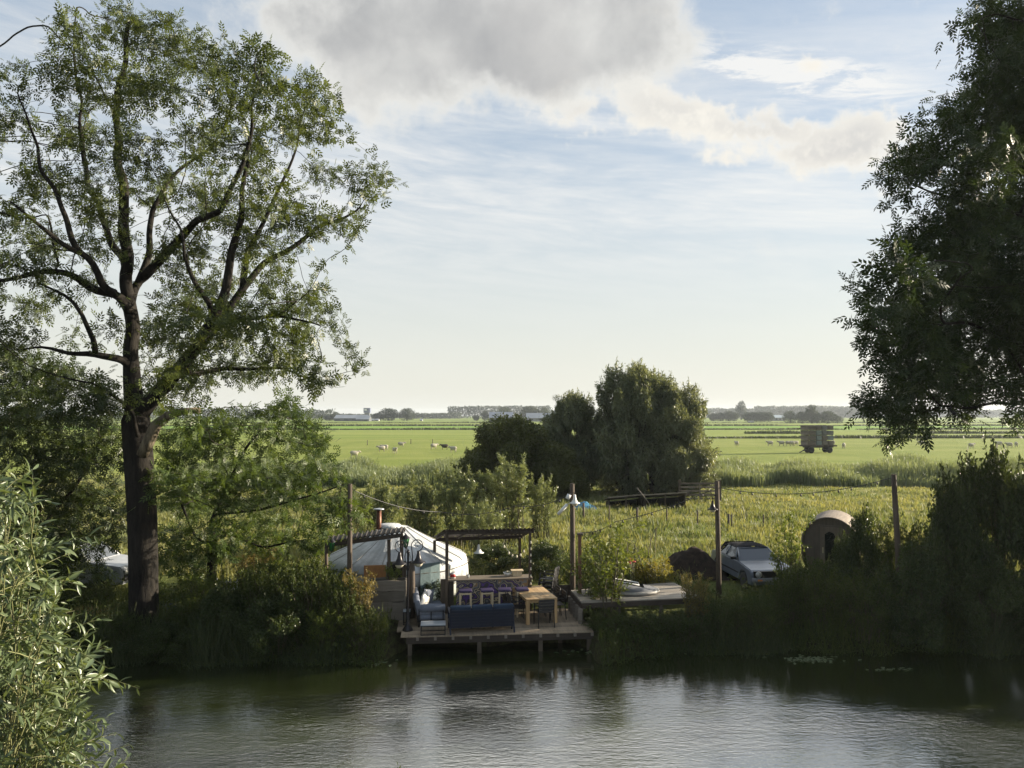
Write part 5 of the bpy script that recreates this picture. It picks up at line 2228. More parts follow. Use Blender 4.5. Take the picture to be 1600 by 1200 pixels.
# ------------------------------------------------------------------ seats and tables on the deck
def sofa():
    a, b = on(703, 993, DZ), on(804, 988.5, DZ)
    an = math.atan2(b.y - a.y, b.x - a.x)
    W = (b - a).length
    r = thing('garden_sofa', 'long navy garden sofa seen from behind at the deck front', 'sofa', (a.x, a.y + .04, DZ), an)
    bk = MB()
    tilt = .14
    for k in range(6):
        z = .20 + k * .088
        bk.box((W / 2, .10 - tilt * (z - .2), z), (W, .022, .080))
    for x in (.02, W / 3, 2 * W / 3, W - .02):
        bk.bar((x, .125, .14), (x, .125 - tilt * .6, .74), .05, .035)
    bk.build('backrest', M['navy'], r)
    MB().box((W / 2, .45, .27), (W, .70, .06)).build('seat_frame', M['navy'], r)
    for i in range(3):
        MB().box((W * (i + .5) / 3, .50, .37), (W / 3 - .015, .62, .14), bev=.05).build('seat_cushion', M['blue_cloth'], r)
        R3 = Matrix.Rotation(.14, 3, 'X')
        MB().box((W * (i + .5) / 3, .135, .60), (W / 3 - .012, .15, .42), R3, bev=.06).build('back_cushion', M['blue_cloth'], r)
    for x in (.01, W - .01):
        am = MB()
        am.box((x, .42, .60), (.06, .72, .04), bev=.012)
        am.bar((x, .76, 0), (x, .74, .58), .04)
        am.build('armrest', M['navy'], r)
        MB().bar((x, -.04, 0), (x, .13, .28), .045).build('leg', M['navy'], r)
        MB().bar((x - .02 if x > 1 else x + .02, .35, 0), (x, .28, .25), .04).build('leg', M['navy'], r)


sofa()


def side_sofa():
    p = on(651, 983, DZ)
    r = thing('lounge_sofa', 'grey cushioned lounge sofa standing endwise at the left of the deck', 'sofa', (p.x, p.y + .15, DZ), RAD(9))
    L, D = 1.85, .82
    fr = MB()
    fr.box((D / 2, L / 2, .18), (D, L, .05))
    for y in (.02, L / 3, 2 * L / 3, L - .02):
        fr.bar((.02, y, .2), (-.10, y, .74), .04, .03)
    fr.bar((-.10, 0, .73), (-.10, L, .73), .04, .04)
    for x in (.05, D * .5, D - .05):
        fr.bar((x, .02, .16), (x, .0, .55), .03)
    fr.build('frame', M['black'], r)
    for x in (.05, D - .05):
        for y in (.05, L - .05):
            MB().bar((x, y, 0), (x, y, .16), .04).build('leg', M['black'], r)
    for i in range(2):
        MB().box((D / 2 + .04, L * (i + .5) / 2, .28), (D - .06, L / 2 - .015, .17), bev=.06).build('seat_cushion', M['grey_cloth'], r)
        R3 = Matrix.Rotation(-.2, 3, 'Y')
        MB().box((.02, L * (i + .5) / 2, .57), (.19, L / 2 - .02, .46), R3, bev=.08).build('back_cushion', M['grey_cloth'], r)
    MB().tube([(.06, .10, .53), (.4, .09, .54), (D + .01, .10, .53)], [.12, .13, .12], 14).build('arm_bolster', M['grey_cloth'], r)
    MB().box((D / 2 + .02, .10, .42), (D - .06, .15, .16), bev=.05).build('arm_cushion', M['grey_cloth'], r)

    def pillow(name, lab, c, rot, m, s=.42):
        V, F = [], []
        n = 9
        for sd_ in (1, -1):
            for j in range(n):
                for i in range(n):
                    u, v = i / (n - 1) * 2 - 1, j / (n - 1) * 2 - 1
                    h = .085 * ((1 - u ** 4) * (1 - v ** 4)) ** .5
                    k = 1 - .06 * (1 - u * u) * (abs(v)) - .06 * (1 - v * v) * abs(u)
                    V.append((u * s / 2 * k, sd_ * h, v * s / 2 * k))
        for sd_ in range(2):
            b_ = sd_ * n * n
            for j in range(n - 1):
                for i in range(n - 1):
                    q = (b_ + j * n + i, b_ + j * n + i + 1, b_ + (j + 1) * n + i + 1, b_ + (j + 1) * n + i)
                    F.append(q if sd_ == 0 else q[::-1])
        mb = MB().add(V, F, True)
        R4 = Matrix.Rotation(RAD(9), 3, 'Z')
        q = R4 @ Vector(c)
        o = mb.build(name, m, None, (r.location.x + q.x, r.location.y + q.y, DZ + c[2]), rot)
        tag(o, lab, 'pillow', 'pillows on the lounge sofa')
    pillow('pillow', 'white pillow nearest the end of the grey lounge sofa', (.22, .55, .60), (.25, .35, 1.2), M['white_cloth'])
    pillow('pillow', 'white pillow leaning further back on the grey lounge sofa', (.24, .95, .62), (.2, -.25, 1.4), M['white_cloth'])
    pillow('pillow', 'grey pillow standing behind the white ones on the lounge sofa', (.38, 1.35, .60), (.1, .2, .9), M['grey_cloth'], .46)


side_sofa()


def small_table(name, label, px, py, w_, d_, h, rz, top):
    p = on(px, py, DZ)
    r = thing(name, label, 'table', (p.x, p.y, DZ), rz)
    MB().box((w_ / 2, d_ / 2, h - .015), (w_, d_, .03), bev=.006).build('table_top', top, r)
    fr = MB()
    for y in (.015, d_ - .015):
        fr.bar((.015, y, .012), (w_ - .015, y, .012), .022)
    fr.bar((.02, .02, h - .045), (w_ - .02, .02, h - .045), .025)
    fr.build('frame', M['black'], r)
    for x in (.015, w_ - .015):
        for y in (.015, d_ - .015):
            MB().bar((x, y, 0), (x, y, h - .03), .026).build('leg', M['black'], r)


slate = plain('pale_slate', (.30, .33, .36), .35, c2=(.24, .27, .30), scale=3)
small_table('coffee_table', 'low black-framed coffee table with pale slate top in front of the lounge sofa', 657, 993.4, .72, .46, .30, DA, slate)
small_table('side_table', 'little side table with pale top left of the lamp post', 629.5, 977, .22, .30, .42, DA, slate)


def dining():
    fl, fr, bl = on(822, 977, DZ), on(876, 974.5, DZ), None
    top_fl, top_fr, top_bl = on(817, 937.5, DZ + .76), on(869, 935, DZ + .76), None
    ct = (on(817, 936.5, DZ + .76) + on(869.5, 934.5, DZ + .76)) / 2
    an = RAD(14)
    w_, d_ = .98, 1.75
    p = on(823.5, 976, DZ)
    r = thing('dining_table', 'light wooden dining table with square legs on the deck', 'table', (p.x - .02, p.y - .05, DZ), an)
    tp = MB()
    for i in range(7):
        bw = w_ / 7
        tp.box((bw * (i + .5), d_ / 2, .745), (bw - .006, d_, .03))
    tp.build('table_top', M['table_wood'], r)
    ap = MB()
    ap.box((w_ / 2, .06, .68), (w_ - .2, .025, .09))
    ap.box((w_ / 2, d_ - .06, .68), (w_ - .2, .025, .09))
    ap.box((.06, d_ / 2, .68), (.025, d_ - .2, .09))
    ap.box((w_ - .06, d_ / 2, .68), (.025, d_ - .2, .09))
    ap.build('apron', M['table_wood'], r)
    for x in (.055, w_ - .055):
        for y in (.055, d_ - .055):
            MB().box((x, y, .365), (.105, .105, .73)).build('leg', wood('table_leg_wood', (.34, .21, .10), (.52, .36, .19), 2, 2.5, .5), r)
    R3 = Matrix.Rotation(an, 3, 'Z')

    def tl(x, y):
        q = R3 @ Vector((x, y, 0))
        return (r.location.x + q.x, r.location.y + q.y, DZ)
    g = 'black metal chairs around the dining table'
    ch = thing('garden_chair', 'black chair at the near end of the table, its back to the water', 'chair', tl(.50, -.18), an, g)
    st = MB()
    for k in range(5):
        st.box((0, -.19 + k * .095, .445), (.46, .085, .02))
    st.build('seat', M['black'], ch)
    bk = MB()
    bk.tube([(-.235, -.25, .46), (-.235, -.30, .83)], .014, 6)
    bk.tube([(.235, -.25, .46), (.235, -.30, .83)], .014, 6)
    for k in range(4):
        z = .55 + k * .085
        bk.box((0, -.265 - (z - .5) * .1, z), (.46, .016, .075))
    bk.build('backrest', M['black'], ch)
    for sx in (-1, 1):
        MB().tube([(sx * .24, -.24, .46), (sx * .25, -.28, 0)], .015, 6).build('leg', M['black'], ch)
        MB().tube([(sx * .24, .22, .64), (sx * .25, .23, 0)], .015, 6).build('leg', M['black'], ch)
        MB().tube([(sx * .24, -.27, .65), (sx * .24, 0, .655), (sx * .24, .22, .64)], .016, 6).build('armrest', M['black'], ch)
    spots = [((-.12, .50), -PI / 2, 'black chair on the sofa side of the table, nearer the water'),
             ((-.12, 1.18), -PI / 2, 'black chair on the sofa side of the table, nearer the bar'),
             ((1.08, .55), PI / 2, 'black chair on the right side of the table, nearer the water'),
             ((1.08, 1.20), PI / 2, 'black chair on the right side of the table, nearer the plank wall'),
             ((.50, 1.95), PI, 'black chair at the bar end of the table')]
    for (x, y), rz, lab in spots:
        c = copy_tree(ch)
        c.location = tl(x, y)
        c.rotation_euler.z = an + rz
        c['label'] = lab
    # spare chairs stacked behind the table, right of the bar
    for k, lab in enumerate(('lowest black chair of the stack right of the bar', 'second lowest black chair of the stack right of the bar', 'second highest black chair of the stack right of the bar', 'topmost black chair of the stack right of the bar')):
        c = copy_tree(ch)
        Y = 26.0
        c.location = (xat(853, Y) + .03 * k, Y + .03 * k, DZ + .135 * k)
        c.rotation_euler = (0, 0, RAD(68))
        c['label'] = lab
        c['group'] = 'stacked spare chairs'


dining()


# ------------------------------------------------------------------ the round-roofed hut
def hut():
    Y = 28.2
    x = xat(1293, Y)
    z0 = gz(x, Y) - .02
    r = thing('barrel_hut', 'round-roofed wooden barrel hut with a tall dark door window among the bushes', 'hut', (x, Y, z0), RAD(-27))
    Wd, Hs, Lg = .90, .95, 2.2
    Rr = .92
    k = 20
    zc = 1.42
    arc = [(Rr * math.cos(PI * i / k), zc + Rr * math.sin(PI * i / k) * .98) for i in range(k + 1)]
    low = [(-.72, .28), (.72, .28)]
    poly = low[::-1][:1] + arc + low[:1]
    poly = [(.70, .25)] + arc + [(-.70, .25)]
    MB().prism(poly, .06, .10, 'XZ').build('front_wall', M['sauna_wood'], r)
    MB().prism(poly, Lg - .10, Lg - .06, 'XZ').build('back_wall', M['sauna_wood'], r)
    rf = MB()
    Ro = Rr + .06
    V, F = [], []
    full = [(Ro * math.cos(PI * (i / 28)), zc + Ro * .98 * math.sin(PI * (i / 28))) for i in range(29)]
    full = [(.76, .30), (Ro * .99, .9)] + full + [(-Ro * .99, .9), (-.76, .30)]
    for yy in (-.12, Lg + .05):
        for q in (0, .035):
            for (u, v) in full:
                s = 1 - q / Ro
                V.append((u * s, yy, (v - zc) * s + zc))
    n = len(full)
    for i in range(n - 1):
        F += [(i, i + 1, 2 * n + i + 1, 2 * n + i), (n + i + 1, n + i, 3 * n + i, 3 * n + i + 1), (i + 1, i, n + i, n + i + 1), (2 * n + i, 2 * n + i + 1, 3 * n + i + 1, 3 * n + i)]
    rf.add(V, F)
    rf.build('roof', wood('shingle_wood', (.13, .108, .088), (.26, .22, .18), 1, 2.0, .8), r)
    bd = MB()
    for yy in (.35, Lg - .4):
        bd.box((0, yy, .12), (1.3, .14, .26))
    bd.build('cradle', M['old_wood_x'], r)
    d = MB()
    d.box((.0, .04, 1.12), (.66, .04, 1.74))
    door = d.build('door', wood('door_wood', (.10, .08, .06), (.18, .145, .11), 2, 3.0, .7), r)
    MB().prism([(-.17, .62), (.20, .62), (.20, 1.62), (.13, 1.78), (-.02, 1.84), (-.17, 1.74)], .0, .018, 'XZ').build('window_pane', glass('hut_glass', (.01, .012, .012)), door)
    fr_ = MB()
    for sx in (-.36, .36):
        fr_.box((sx, .035, 1.12), (.06, .05, 1.76))
    fr_.box((0, .035, 2.03), (.78, .05, .06))
    fr_.build('door_frame', M['sauna_wood'], r)
    MB().box((-.24, -.0, 1.15), (.03, .05, .2)).build('door_handle', M['pale_wood'], door)


hut()


# ------------------------------------------------------------------ heap, tarp, sheds, gate and posts in the meadow
def mound(name, label, cat, px, Y, w_, d_, h, mat, seed, rough=.12):
    x = xat(px, Y)
    rng = np.random.default_rng(seed)
    n = 36
    V, F = [], []
    for j in range(n + 1):
        for i in range(n + 1):
            u, v = i / n * 2 - 1, j / n * 2 - 1
            q = math.sqrt(u * u + v * v)
            b = max(0.0, 1 - q ** 2.0)
            nz = noise.noise(Vector((u * 2 + seed, v * 2, 0))) * .30 + noise.noise(Vector((u * 6, v * 6 + seed, 1))) * .10 + noise.noise(Vector((u * 16, v * 16 + seed, 3))) * .08
            z = h * (.55 * b + .45 * max(0, 1 - q) ** 1.2) * (1 + nz * .9) + rough * nz * b
            V.append((u * w_ / 2 * (1 + .1 * nz), v * d_ / 2, z - .05))
    for j in range(n):
        for i in range(n):
            a = j * (n + 1) + i
            F.append((a, a + 1, a + n + 2, a + n + 1))
    o = MB().add(V, F, True).build(name, mat, None, (x, Y, gz(x, Y)))
    tag(o, label, cat)
    return o


M['soil'] = plain('dark_compost', (.045, .033, .026), .95, scale=6, c2=(.018, .014, .012), bump=.8, spec=.1)
mound('compost_heap', 'dark heap of compost or earth between the raised deck and the silver car', 'heap', 1076, 29.4, 3.0, 2.2, 1.0, M['soil'], 3)
mound('blue_tarp', 'crumpled blue tarpaulin lying in the grass before the dark willows', 'tarp', 913, 49.0, 1.9, 1.6, .50, M['tarp'], 7, .1)


def sheds():
    for px0, px1, Y, top0, top1, lab in ((946, 998, 51.0, 773, 768, 'left low dark shed with a pale slanting roof edge under the willows'),
                                         (1000, 1062, 50.5, 769, 765, 'right low dark shed with open black side under the willows')):
        x0, x1 = xat(px0, Y), xat(px1, Y)
        w_ = x1 - x0
        g = gz((x0 + x1) / 2, Y)
        h0, h1 = at(px0, top0, Y).z - g, at(px1, top1, Y).z - g
        r = thing('low_shed', lab, 'shed', (x0, Y, g), group='low sheds in the meadow')
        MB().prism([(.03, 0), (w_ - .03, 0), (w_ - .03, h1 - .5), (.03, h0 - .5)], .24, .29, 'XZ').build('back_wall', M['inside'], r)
        wl = MB()
        for xx_, hh_ in ((.04, h0), (w_ - .04, h1)):
            wl.prism([(-1.5, 0), (.22, 0), (.22, max(.2, hh_ - .5)), (-1.5, hh_ - .14)], xx_ - .03, xx_ + .03, 'YZ')
        wl.build('side_wall', M['dark_wood'], r)
        rf = MB()
        rf.panel((-.08, -1.6, h0 - .06), (w_ + .08, -1.6, h1 - .06), (w_ + .08, .3, max(.3, h1 - .42)), (-.08, .3, max(.28, h0 - .42)), .04)
        rf.build('roof', M['dark_wood'], r)
        MB().bar((-.09, -1.63, h0 - .03), (w_ + .09, -1.63, h1 - .03), .05, .07).build('roof_edge', M['grey_wood'], r)
        MB().bar((w_ * .5, -1.5, 0), (w_ * .5, -1.5, (h0 + h1) / 2 - .08), .07).build('post', M['old_wood'], r)
    a, b = at(995, 762, 49.0), at(1014, 786, 48.6)
    o = MB().tube([Vector((0, 0, 0)), a - b], [.04, .035], 7).build('leaning_stick', M['grey_wood'], None, tuple(b))
    tag(o, 'pale stick leaning against the low sheds', 'stick')
    Y = 53.0
    x0, x1 = xat(1062, Y), xat(1122, Y)
    w_, h = x1 - x0, 1.3
    r = thing('field_gate', 'dark wooden field gate with diagonal braces beside the willows', 'gate', (x0, Y, gz(x0, Y)))
    mb = MB()
    for k in range(5):
        mb.box((w_ / 2, 0, .22 + k * .26), (w_, .035, .11))
    mb.build('rails', M['old_wood_x'], r)
    br = MB()
    br.bar((.1, -.035, .2), (w_ * .5, -.035, 1.28), .09, .03)
    br.bar((w_ * .5, -.035, 1.28), (w_ - .1, -.035, .2), .09, .03)
    br.box((w_ * .5, -.035, .75), (.1, .03, 1.1))
    br.build('brace', M['old_wood_x'], r)
    for x in (-.06, w_ + .06):
        MB().box((x, 0, .75), (.16, .16, 1.5)).build('post', M['old_wood'], r)
    g = 'short fence posts in the tall grass'
    pp = None
    data = ((911, 43.5, 786, 'thick short fence post right behind the lamp pole'), (951, 43.0, 790, 'short fence post nearest to the left of the tall grass'), (994, 42.5, 793, 'short fence post below the left low shed'),
            (1040.5, 42.0, 795, 'thin fence post between the low sheds and the rough pole'), (1088, 41.5, 797, 'thin fence post just left of the rough pole'),
            (1136, 40.5, 803, 'thicker of the close pair of fence posts right of the rough pole'), (1141, 40.8, 804, 'thinner of the close pair of fence posts right of the rough pole'),
            (1190.5, 40.5, 804, 'fence post above the right part of the silver car'))
    for i, (px, Y, top, lab) in enumerate(data):
        x = xat(px, Y)
        h = at(px, top, Y).z - gz(x, Y)
        w_ = .13 if i in (0, 2, 5) else .08
        r = thing('fence_post', lab, 'post', (x, Y, gz(x, Y) - .1), group=g)
        MB().tube([(0, 0, 0), (.01 * (i % 3), 0, h + .1)], [w_ / 2, w_ / 2.2], 8).build('stake', M['old_wood'], r)


sheds()


def arching_stems():
    rng = np.random.default_rng(14)
    o = Vector((xat(1000, 27.2), 27.2, .9))
    mb = MB()
    for k in range(11):
        e = at(945 + k * 9, 855 + rng.normal() * 18, 27.2 + rng.normal() * .4) - o
        s = Vector((rng.normal() * .35, rng.normal() * .2, 0))
        m_ = (s + e) / 2
        m_.z = max(s.z, e.z) + .8 + rng.random() * .7
        mb.tube([s * (1 - t) ** 2 + m_ * 2 * t * (1 - t) + e * t * t for t in np.linspace(0, 1, 9)], [.016 - .0013 * i for i in range(9)], 4)
    ob = mb.build('dead_stems', M['twig'], None, tuple(o))
    tag(ob, 'arching leafless brown stems above the raised deck', 'plant')
    # a poppy-like red flower group
    r = thing('poppy', 'few red poppies beside the yellow flowers', 'flower', (xat(988, 26.6), 26.6, gz(xat(988, 26.6), 26.6)))
    st, fl = MB(), MB()
    for k in range(5):
        p = at(988 + rng.normal() * 4, 877 + rng.normal() * 5, 26.6 + rng.normal() * .1) - r.location
        st.tube([(p.x * .4, p.y, 0), tuple(p)], .008, 4)
        fl.lathe([(.0, 0), (.05, .01), (.075, .05), (.06, .055), (0, .02)], 8, c=tuple(p))
    st.build('stalk', M['twig_green'], r)
    fl.build('petals', M['red'], r)


arching_stems()


def left_oddments():
    Y = 26.5
    x = xat(357, Y)
    r = thing('rail_fence', 'little white stick fence in the sun right of the ash trunk', 'fence', (x, Y, gz(x, Y)), RAD(-6))
    w_ = .85
    for z in (.30, .55):
        MB().bar((-w_ / 2, 0, z), (w_ / 2, 0, z), .03, .04).build('rail', M['white'], r)
    pk = MB()
    for k in range(8):
        pk.bar((-w_ / 2 + k * w_ / 7, -.03, 0), (-w_ / 2 + k * w_ / 7, -.03, .62 + .05 * (k % 2)), .03)
    pk.build('pickets', M['white'], r)
    Y = 24.6
    c = thing('tub', 'small blue tub just right of the foot of the ash', 'tub', (xat(273, Y), Y, gz(xat(273, Y), Y)))
    MB().lathe([(.13, 0), (.19, .28), (.18, .28), (.12, .02), (0, .02)], 18).build('pail', plain('blue_plastic', (.03, .06, .30), .35), c)
    MB().tube([(-.185, 0, .27), (-.12, 0, .40), (0, 0, .45), (.12, 0, .40), (.185, 0, .27)], .008, 5).build('handle', M['zinc'], c)
    rng = np.random.default_rng(3)
    Y = 23.6
    cx = xat(146, Y)
    n = 900
    a = rng.random(n) * 2 * PI
    q = rng.random(n) ** .7 * .55
    V, Q = blades(cx + q * np.cos(a) * 1.3, Y + q * np.sin(a), .5 * rng.uniform(.5, 1.1, n), np.full(n, .02), rng, .45)
    off = np.array([cx, Y, gz(cx, Y)])
    o = link('straw_tuft', np_mesh('straw_tuft', V - off, Q), M['straw'], None, tuple(off))
    tag(o, 'sunlit tuft of dry straw-coloured grass before the white car', 'grass tuft')


left_oddments()
# ------------------------------------------------------------------ cars
def carpaint(name, c, metal=.5):
    m, g, o = newmat(name)
    tc = g.n('ShaderNodeTexCoord')
    n1 = g.noise(tc.outputs['Object'], 2.5, 4, .6)
    col = g.mix(g.ss(n1, .4, .7), rgba(tuple(x * .85 for x in c)), rgba(c))
    b = pbr(g, o, col, .32, metal)
    b.inputs['Coat Weight'].default_value = .3
    b.inputs['Coat Roughness'].default_value = .08
    return m


def car(name, label, loc, rz, paint, roof_mat, L=3.9, Wd=1.62, belt=.92, Ht=1.40, cloth=True, round_lights=True):
    r = thing(name, label, 'car', loc, rz)
    h = L / 2
    ax, wr = L * .315, .30
    low = .26

    def arch(cx):
        return [(cx + (wr + .05) * math.cos(t), .30 + (wr + .05) * math.sin(t)) for t in np.linspace(0, PI, 11)]
    fr, rr = arch(ax), arch(-ax)
    poly = [(-h + .05, low), (-ax - wr - .05, low)] + rr[::-1] + [(-ax + wr + .05, low), (ax - wr - .05, low)] + fr[::-1] + [(ax + wr + .05, low),
            (h - .02, low + .02), (h + .02, .42), (h, .62), (h - .03, belt - .17), (h - .12, belt - .10), (L * .205, belt + .02), (-L * .36, belt + .02), (-h + .06, belt - .04), (-h, .62), (-h - .02, .40)]
    bd = MB()
    bd.prism(poly, -Wd / 2, Wd / 2, 'XZ', .045)
    body = bd.build('body', paint, r)
    # underside and wheel wells
    MB().box((0, 0, .40), (L * .86, Wd * .80, .30)).build('underbody', M['inside'], r)
    # cabin: pillars and glass
    wb, wt = Wd / 2 - .07, Wd / 2 - .24
    xb0, xb1 = -L * (.35 if cloth else .42), L * .20
    xt0, xt1 = -L * (.26 if cloth else .36), L * .045
    zb, zt = belt + .018, Ht - .05
    B = {(s, k): Vector((k and xb1 or xb0, s * wb, zb)) for s in (-1, 1) for k in (0, 1)}
    T = {(s, k): Vector((k and xt1 or xt0, s * wt, zt)) for s in (-1, 1) for k in (0, 1)}
    ins = MB()

    def quadslab(mb, a, b, c, d, shrink, off):
        ctr = (a + b + c + d) / 4
        q = [p.lerp(ctr, shrink) for p in (a, b, c, d)]
        nn = (q[1] - q[0]).cross(q[3] - q[0]).normalized()
        if nn.dot(ctr - Vector((0, 0, zb))) < 0:
            nn = -nn
        q = [p + nn * off for p in q]
        if (q[1] - q[0]).cross(q[3] - q[0]).dot(nn) < 0:
            q = q[::-1]
        mb.panel(*q, .006)
    gl = glass('car_glass', (.045, .055, .07))
    wsb = MB()
    quadslab(wsb, B[(-1, 1)], B[(1, 1)], T[(1, 1)], T[(-1, 1)], .045, -.004)
    ws = wsb.build('windscreen', gl, r)
    rb = MB()
    quadslab(rb, B[(-1, 0)], B[(1, 0)], T[(1, 0)], T[(-1, 0)], .18 if cloth else .08, .004)
    rb.build('rear_window', gl, r)
    pf = MB()
    for s in (-1, 1):
        pf.tube([B[(s, 1)], T[(s, 1)]], .03, 6)
        pf.tube([B[(s, 1)].lerp(B[(s, 0)], .16), T[(s, 1)].lerp(T[(s, 0)], .05)], .018, 6)
        pf.tube([B[(s, 1)].lerp(B[(s, 0)], .60), T[(s, 1)].lerp(T[(s, 0)], .52)], .025, 6)
    pf.tube([T[(-1, 1)], T[(1, 1)]], .03, 6)
    pf.tube([B[(-1, 1)], B[(1, 1)]], .02, 6)
    pf.build('window_frame', paint, r)
    for s in (-1, 1):
        for t0, t1 in ((.18, .59), (.62, .92)):
            sb = MB()
            quadslab(sb, B[(s, 1)].lerp(B[(s, 0)], t0), B[(s, 1)].lerp(B[(s, 0)], t1), T[(s, 1)].lerp(T[(s, 0)], max(.06, t0 - .1)), T[(s, 1)].lerp(T[(s, 0)], t1 - .06), .07, -.002)
            sb.build('side_window', gl, r)
    rf = MB()
    V = []
    nx, ny = 8, 8
    for i in range(nx + 1):
        t = i / nx
        x = xt1 + .03 + (xt0 - xt1 - .05) * t
        for j in range(ny + 1):
            s = j / ny * 2 - 1
            z = zt + .06 * (1 - s ** 4) + .025 * math.sin(t * PI) - (.05 * max(0, t - .7) / .3)
            V.append((x, s * (wt + .03), z))
    F = [(i * (ny + 1) + j, i * (ny + 1) + j + 1, (i + 1) * (ny + 1) + j + 1, (i + 1) * (ny + 1) + j) for i in range(nx) for j in range(ny)]
    rf.add(V, F, True)
    for s in (-1, 1):
        k = (T[(s, 0)] + Vector((.03, s * .03, .01)))
        # cloth or metal rear quarter
        rf.panel(k, k + Vector((xb0 - xt0 + .02, s * (wb - wt - .02), zb - zt)), B[(s, 0)] + Vector((L * .055, s * .012, 0)), T[(s, 0)] + Vector((L * .05, s * .03, 0)), .02)
    rf.panel(T[(-1, 0)] + Vector((-.02, 0, .03)), T[(1, 0)] + Vector((-.02, 0, .03)), B[(1, 0)].lerp(T[(1, 0)], .55) + Vector((-.03, 0, 0)), B[(-1, 0)].lerp(T[(-1, 0)], .55) + Vector((-.03, 0, 0)), .02)
    rf.build('soft_top' if cloth else 'roof', roof_mat, r)
    seat = MB()
    for s in (-1, 1):
        seat.box((-.12, s * .34, belt - .02), (.16, .44, .5), bev=.05)
    seat.build('seat', M['grey_cloth'], r)
    # nose
    gr = MB()
    gr.box((h - .008, 0, .64), (.06, Wd * .90, .22))
    grille = gr.build('grille', M['black'], r)
    for s in (-1, 1):
        hl = MB()
        if round_lights:
            hl.lathe([(.095, 0), (.09, .02), (.06, .035), (0, .04)], 20, c=(h + .022, s * Wd * .345, .64), axis='X')
        else:
            hl.box((h + .012, s * Wd * .36, .68), (.04, .30, .14), bev=.015)
        hl.build('headlight', plain('lamp_glass', (.55, .56, .56), .12, .3, c2=(.42, .43, .43)), r)
        ring = MB()
        ring.lathe([(.094, .0), (.108, .0), (.108, .022), (.094, .022)], 20, c=(h + .022, s * Wd * .345, .64), axis='X')
        if round_lights:
            ring.build('headlight_ring', M['zinc'], r)
    bp = MB()
    bp.box((h + .03, 0, .46), (.12, Wd * .98, .13), bev=.03)
    bp.build('bumper', M['black'] if not cloth else plain('grey_bumper', (.22, .23, .25), .5), r)
    bp = MB()
    bp.box((-h - .03, 0, .46), (.12, Wd * .98, .13), bev=.03)
    bp.build('bumper', M['black'], r)
    for s in (-1, 1):
        mr = MB()
        mr.box((L * .145, s * (Wd / 2 + .09), belt + .09), (.10, .18, .11), bev=.03)
        mr.bar((L * .15, s * (Wd / 2 - .03), belt + .03), (L * .148, s * (Wd / 2 + .05), belt + .07), .04)
        mr.build('mirror', M['black'], r)
        st = MB()
        st.box((-.02, s * (Wd / 2 + .004), .50), (L * .42, .012, .045))
        st.build('side_strip', M['black'], r)
        for k in (-1, 1):
            w_ = MB()
            w_.lathe([(wr - .09, -.085), (wr - .02, -.085), (wr, -.06), (wr, .06), (wr - .02, .085), (wr - .09, .085)], 24, c=(k * ax, s * (Wd / 2 - .09), .30), axis='Y')
            ty = w_.build('wheel', plain('rubber', (.018, .018, .018), .8), r)
            rm = MB()
            rm.lathe([(0, .03), (.06, .045), (.12, .03), (wr - .10, .05), (wr - .088, .06), (wr - .088, -.05), (0, -.05)], 18, c=(0, 0, 0), axis='Y')
            o = rm.build('rim', M['zinc'], ty)
            o.location = (k * ax, s * (Wd / 2 - .075), .30)
            if s < 0:
                o.rotation_euler = (0, 0, PI)
    ind = MB()
    for s in (-1, 1):
        ind.box((h + .085, s * Wd * .33, .46), (.02, .16, .05))
    ind.build('indicator', plain('orange_lens', (.7, .22, .03), .3), r)
    return r


silver = carpaint('silver_paint', (.15, .175, .22), .3)
whitep = carpaint('white_paint', (.38, .40, .43), .0)
p = on(1186, 917, .9)
cc = Vector((xat(1170, 28.3), 28.3, 0))
cab = car('parked_car', 'silver convertible with black soft top and round headlights parked behind the raised deck', (cc.x, cc.y, gz(cc.x, cc.y)), RAD(-84), silver,
          plain('black_cloth', (.020, .020, .024), .9, spec=.1), L=3.8, Wd=1.6, belt=.88, Ht=1.30, cloth=True)
wx, wy = xat(135, 27.8), 27.8
wc = car('parked_car', 'white car half hidden by leaves left of the ash trunk', (wx, wy, gz(wx, wy)), RAD(-8), whitep, whitep, L=4.3, Wd=1.75, belt=.98, Ht=1.55, cloth=False, round_lights=False)
fcar = copy_tree(wc)
Y = 560
fcar.location = (xat(1173, Y), Y, gz(xat(1173, Y), Y))
fcar.rotation_euler = (0, 0, RAD(170))
fcar['label'] = 'tiny white car far off on the field road below the tree row'


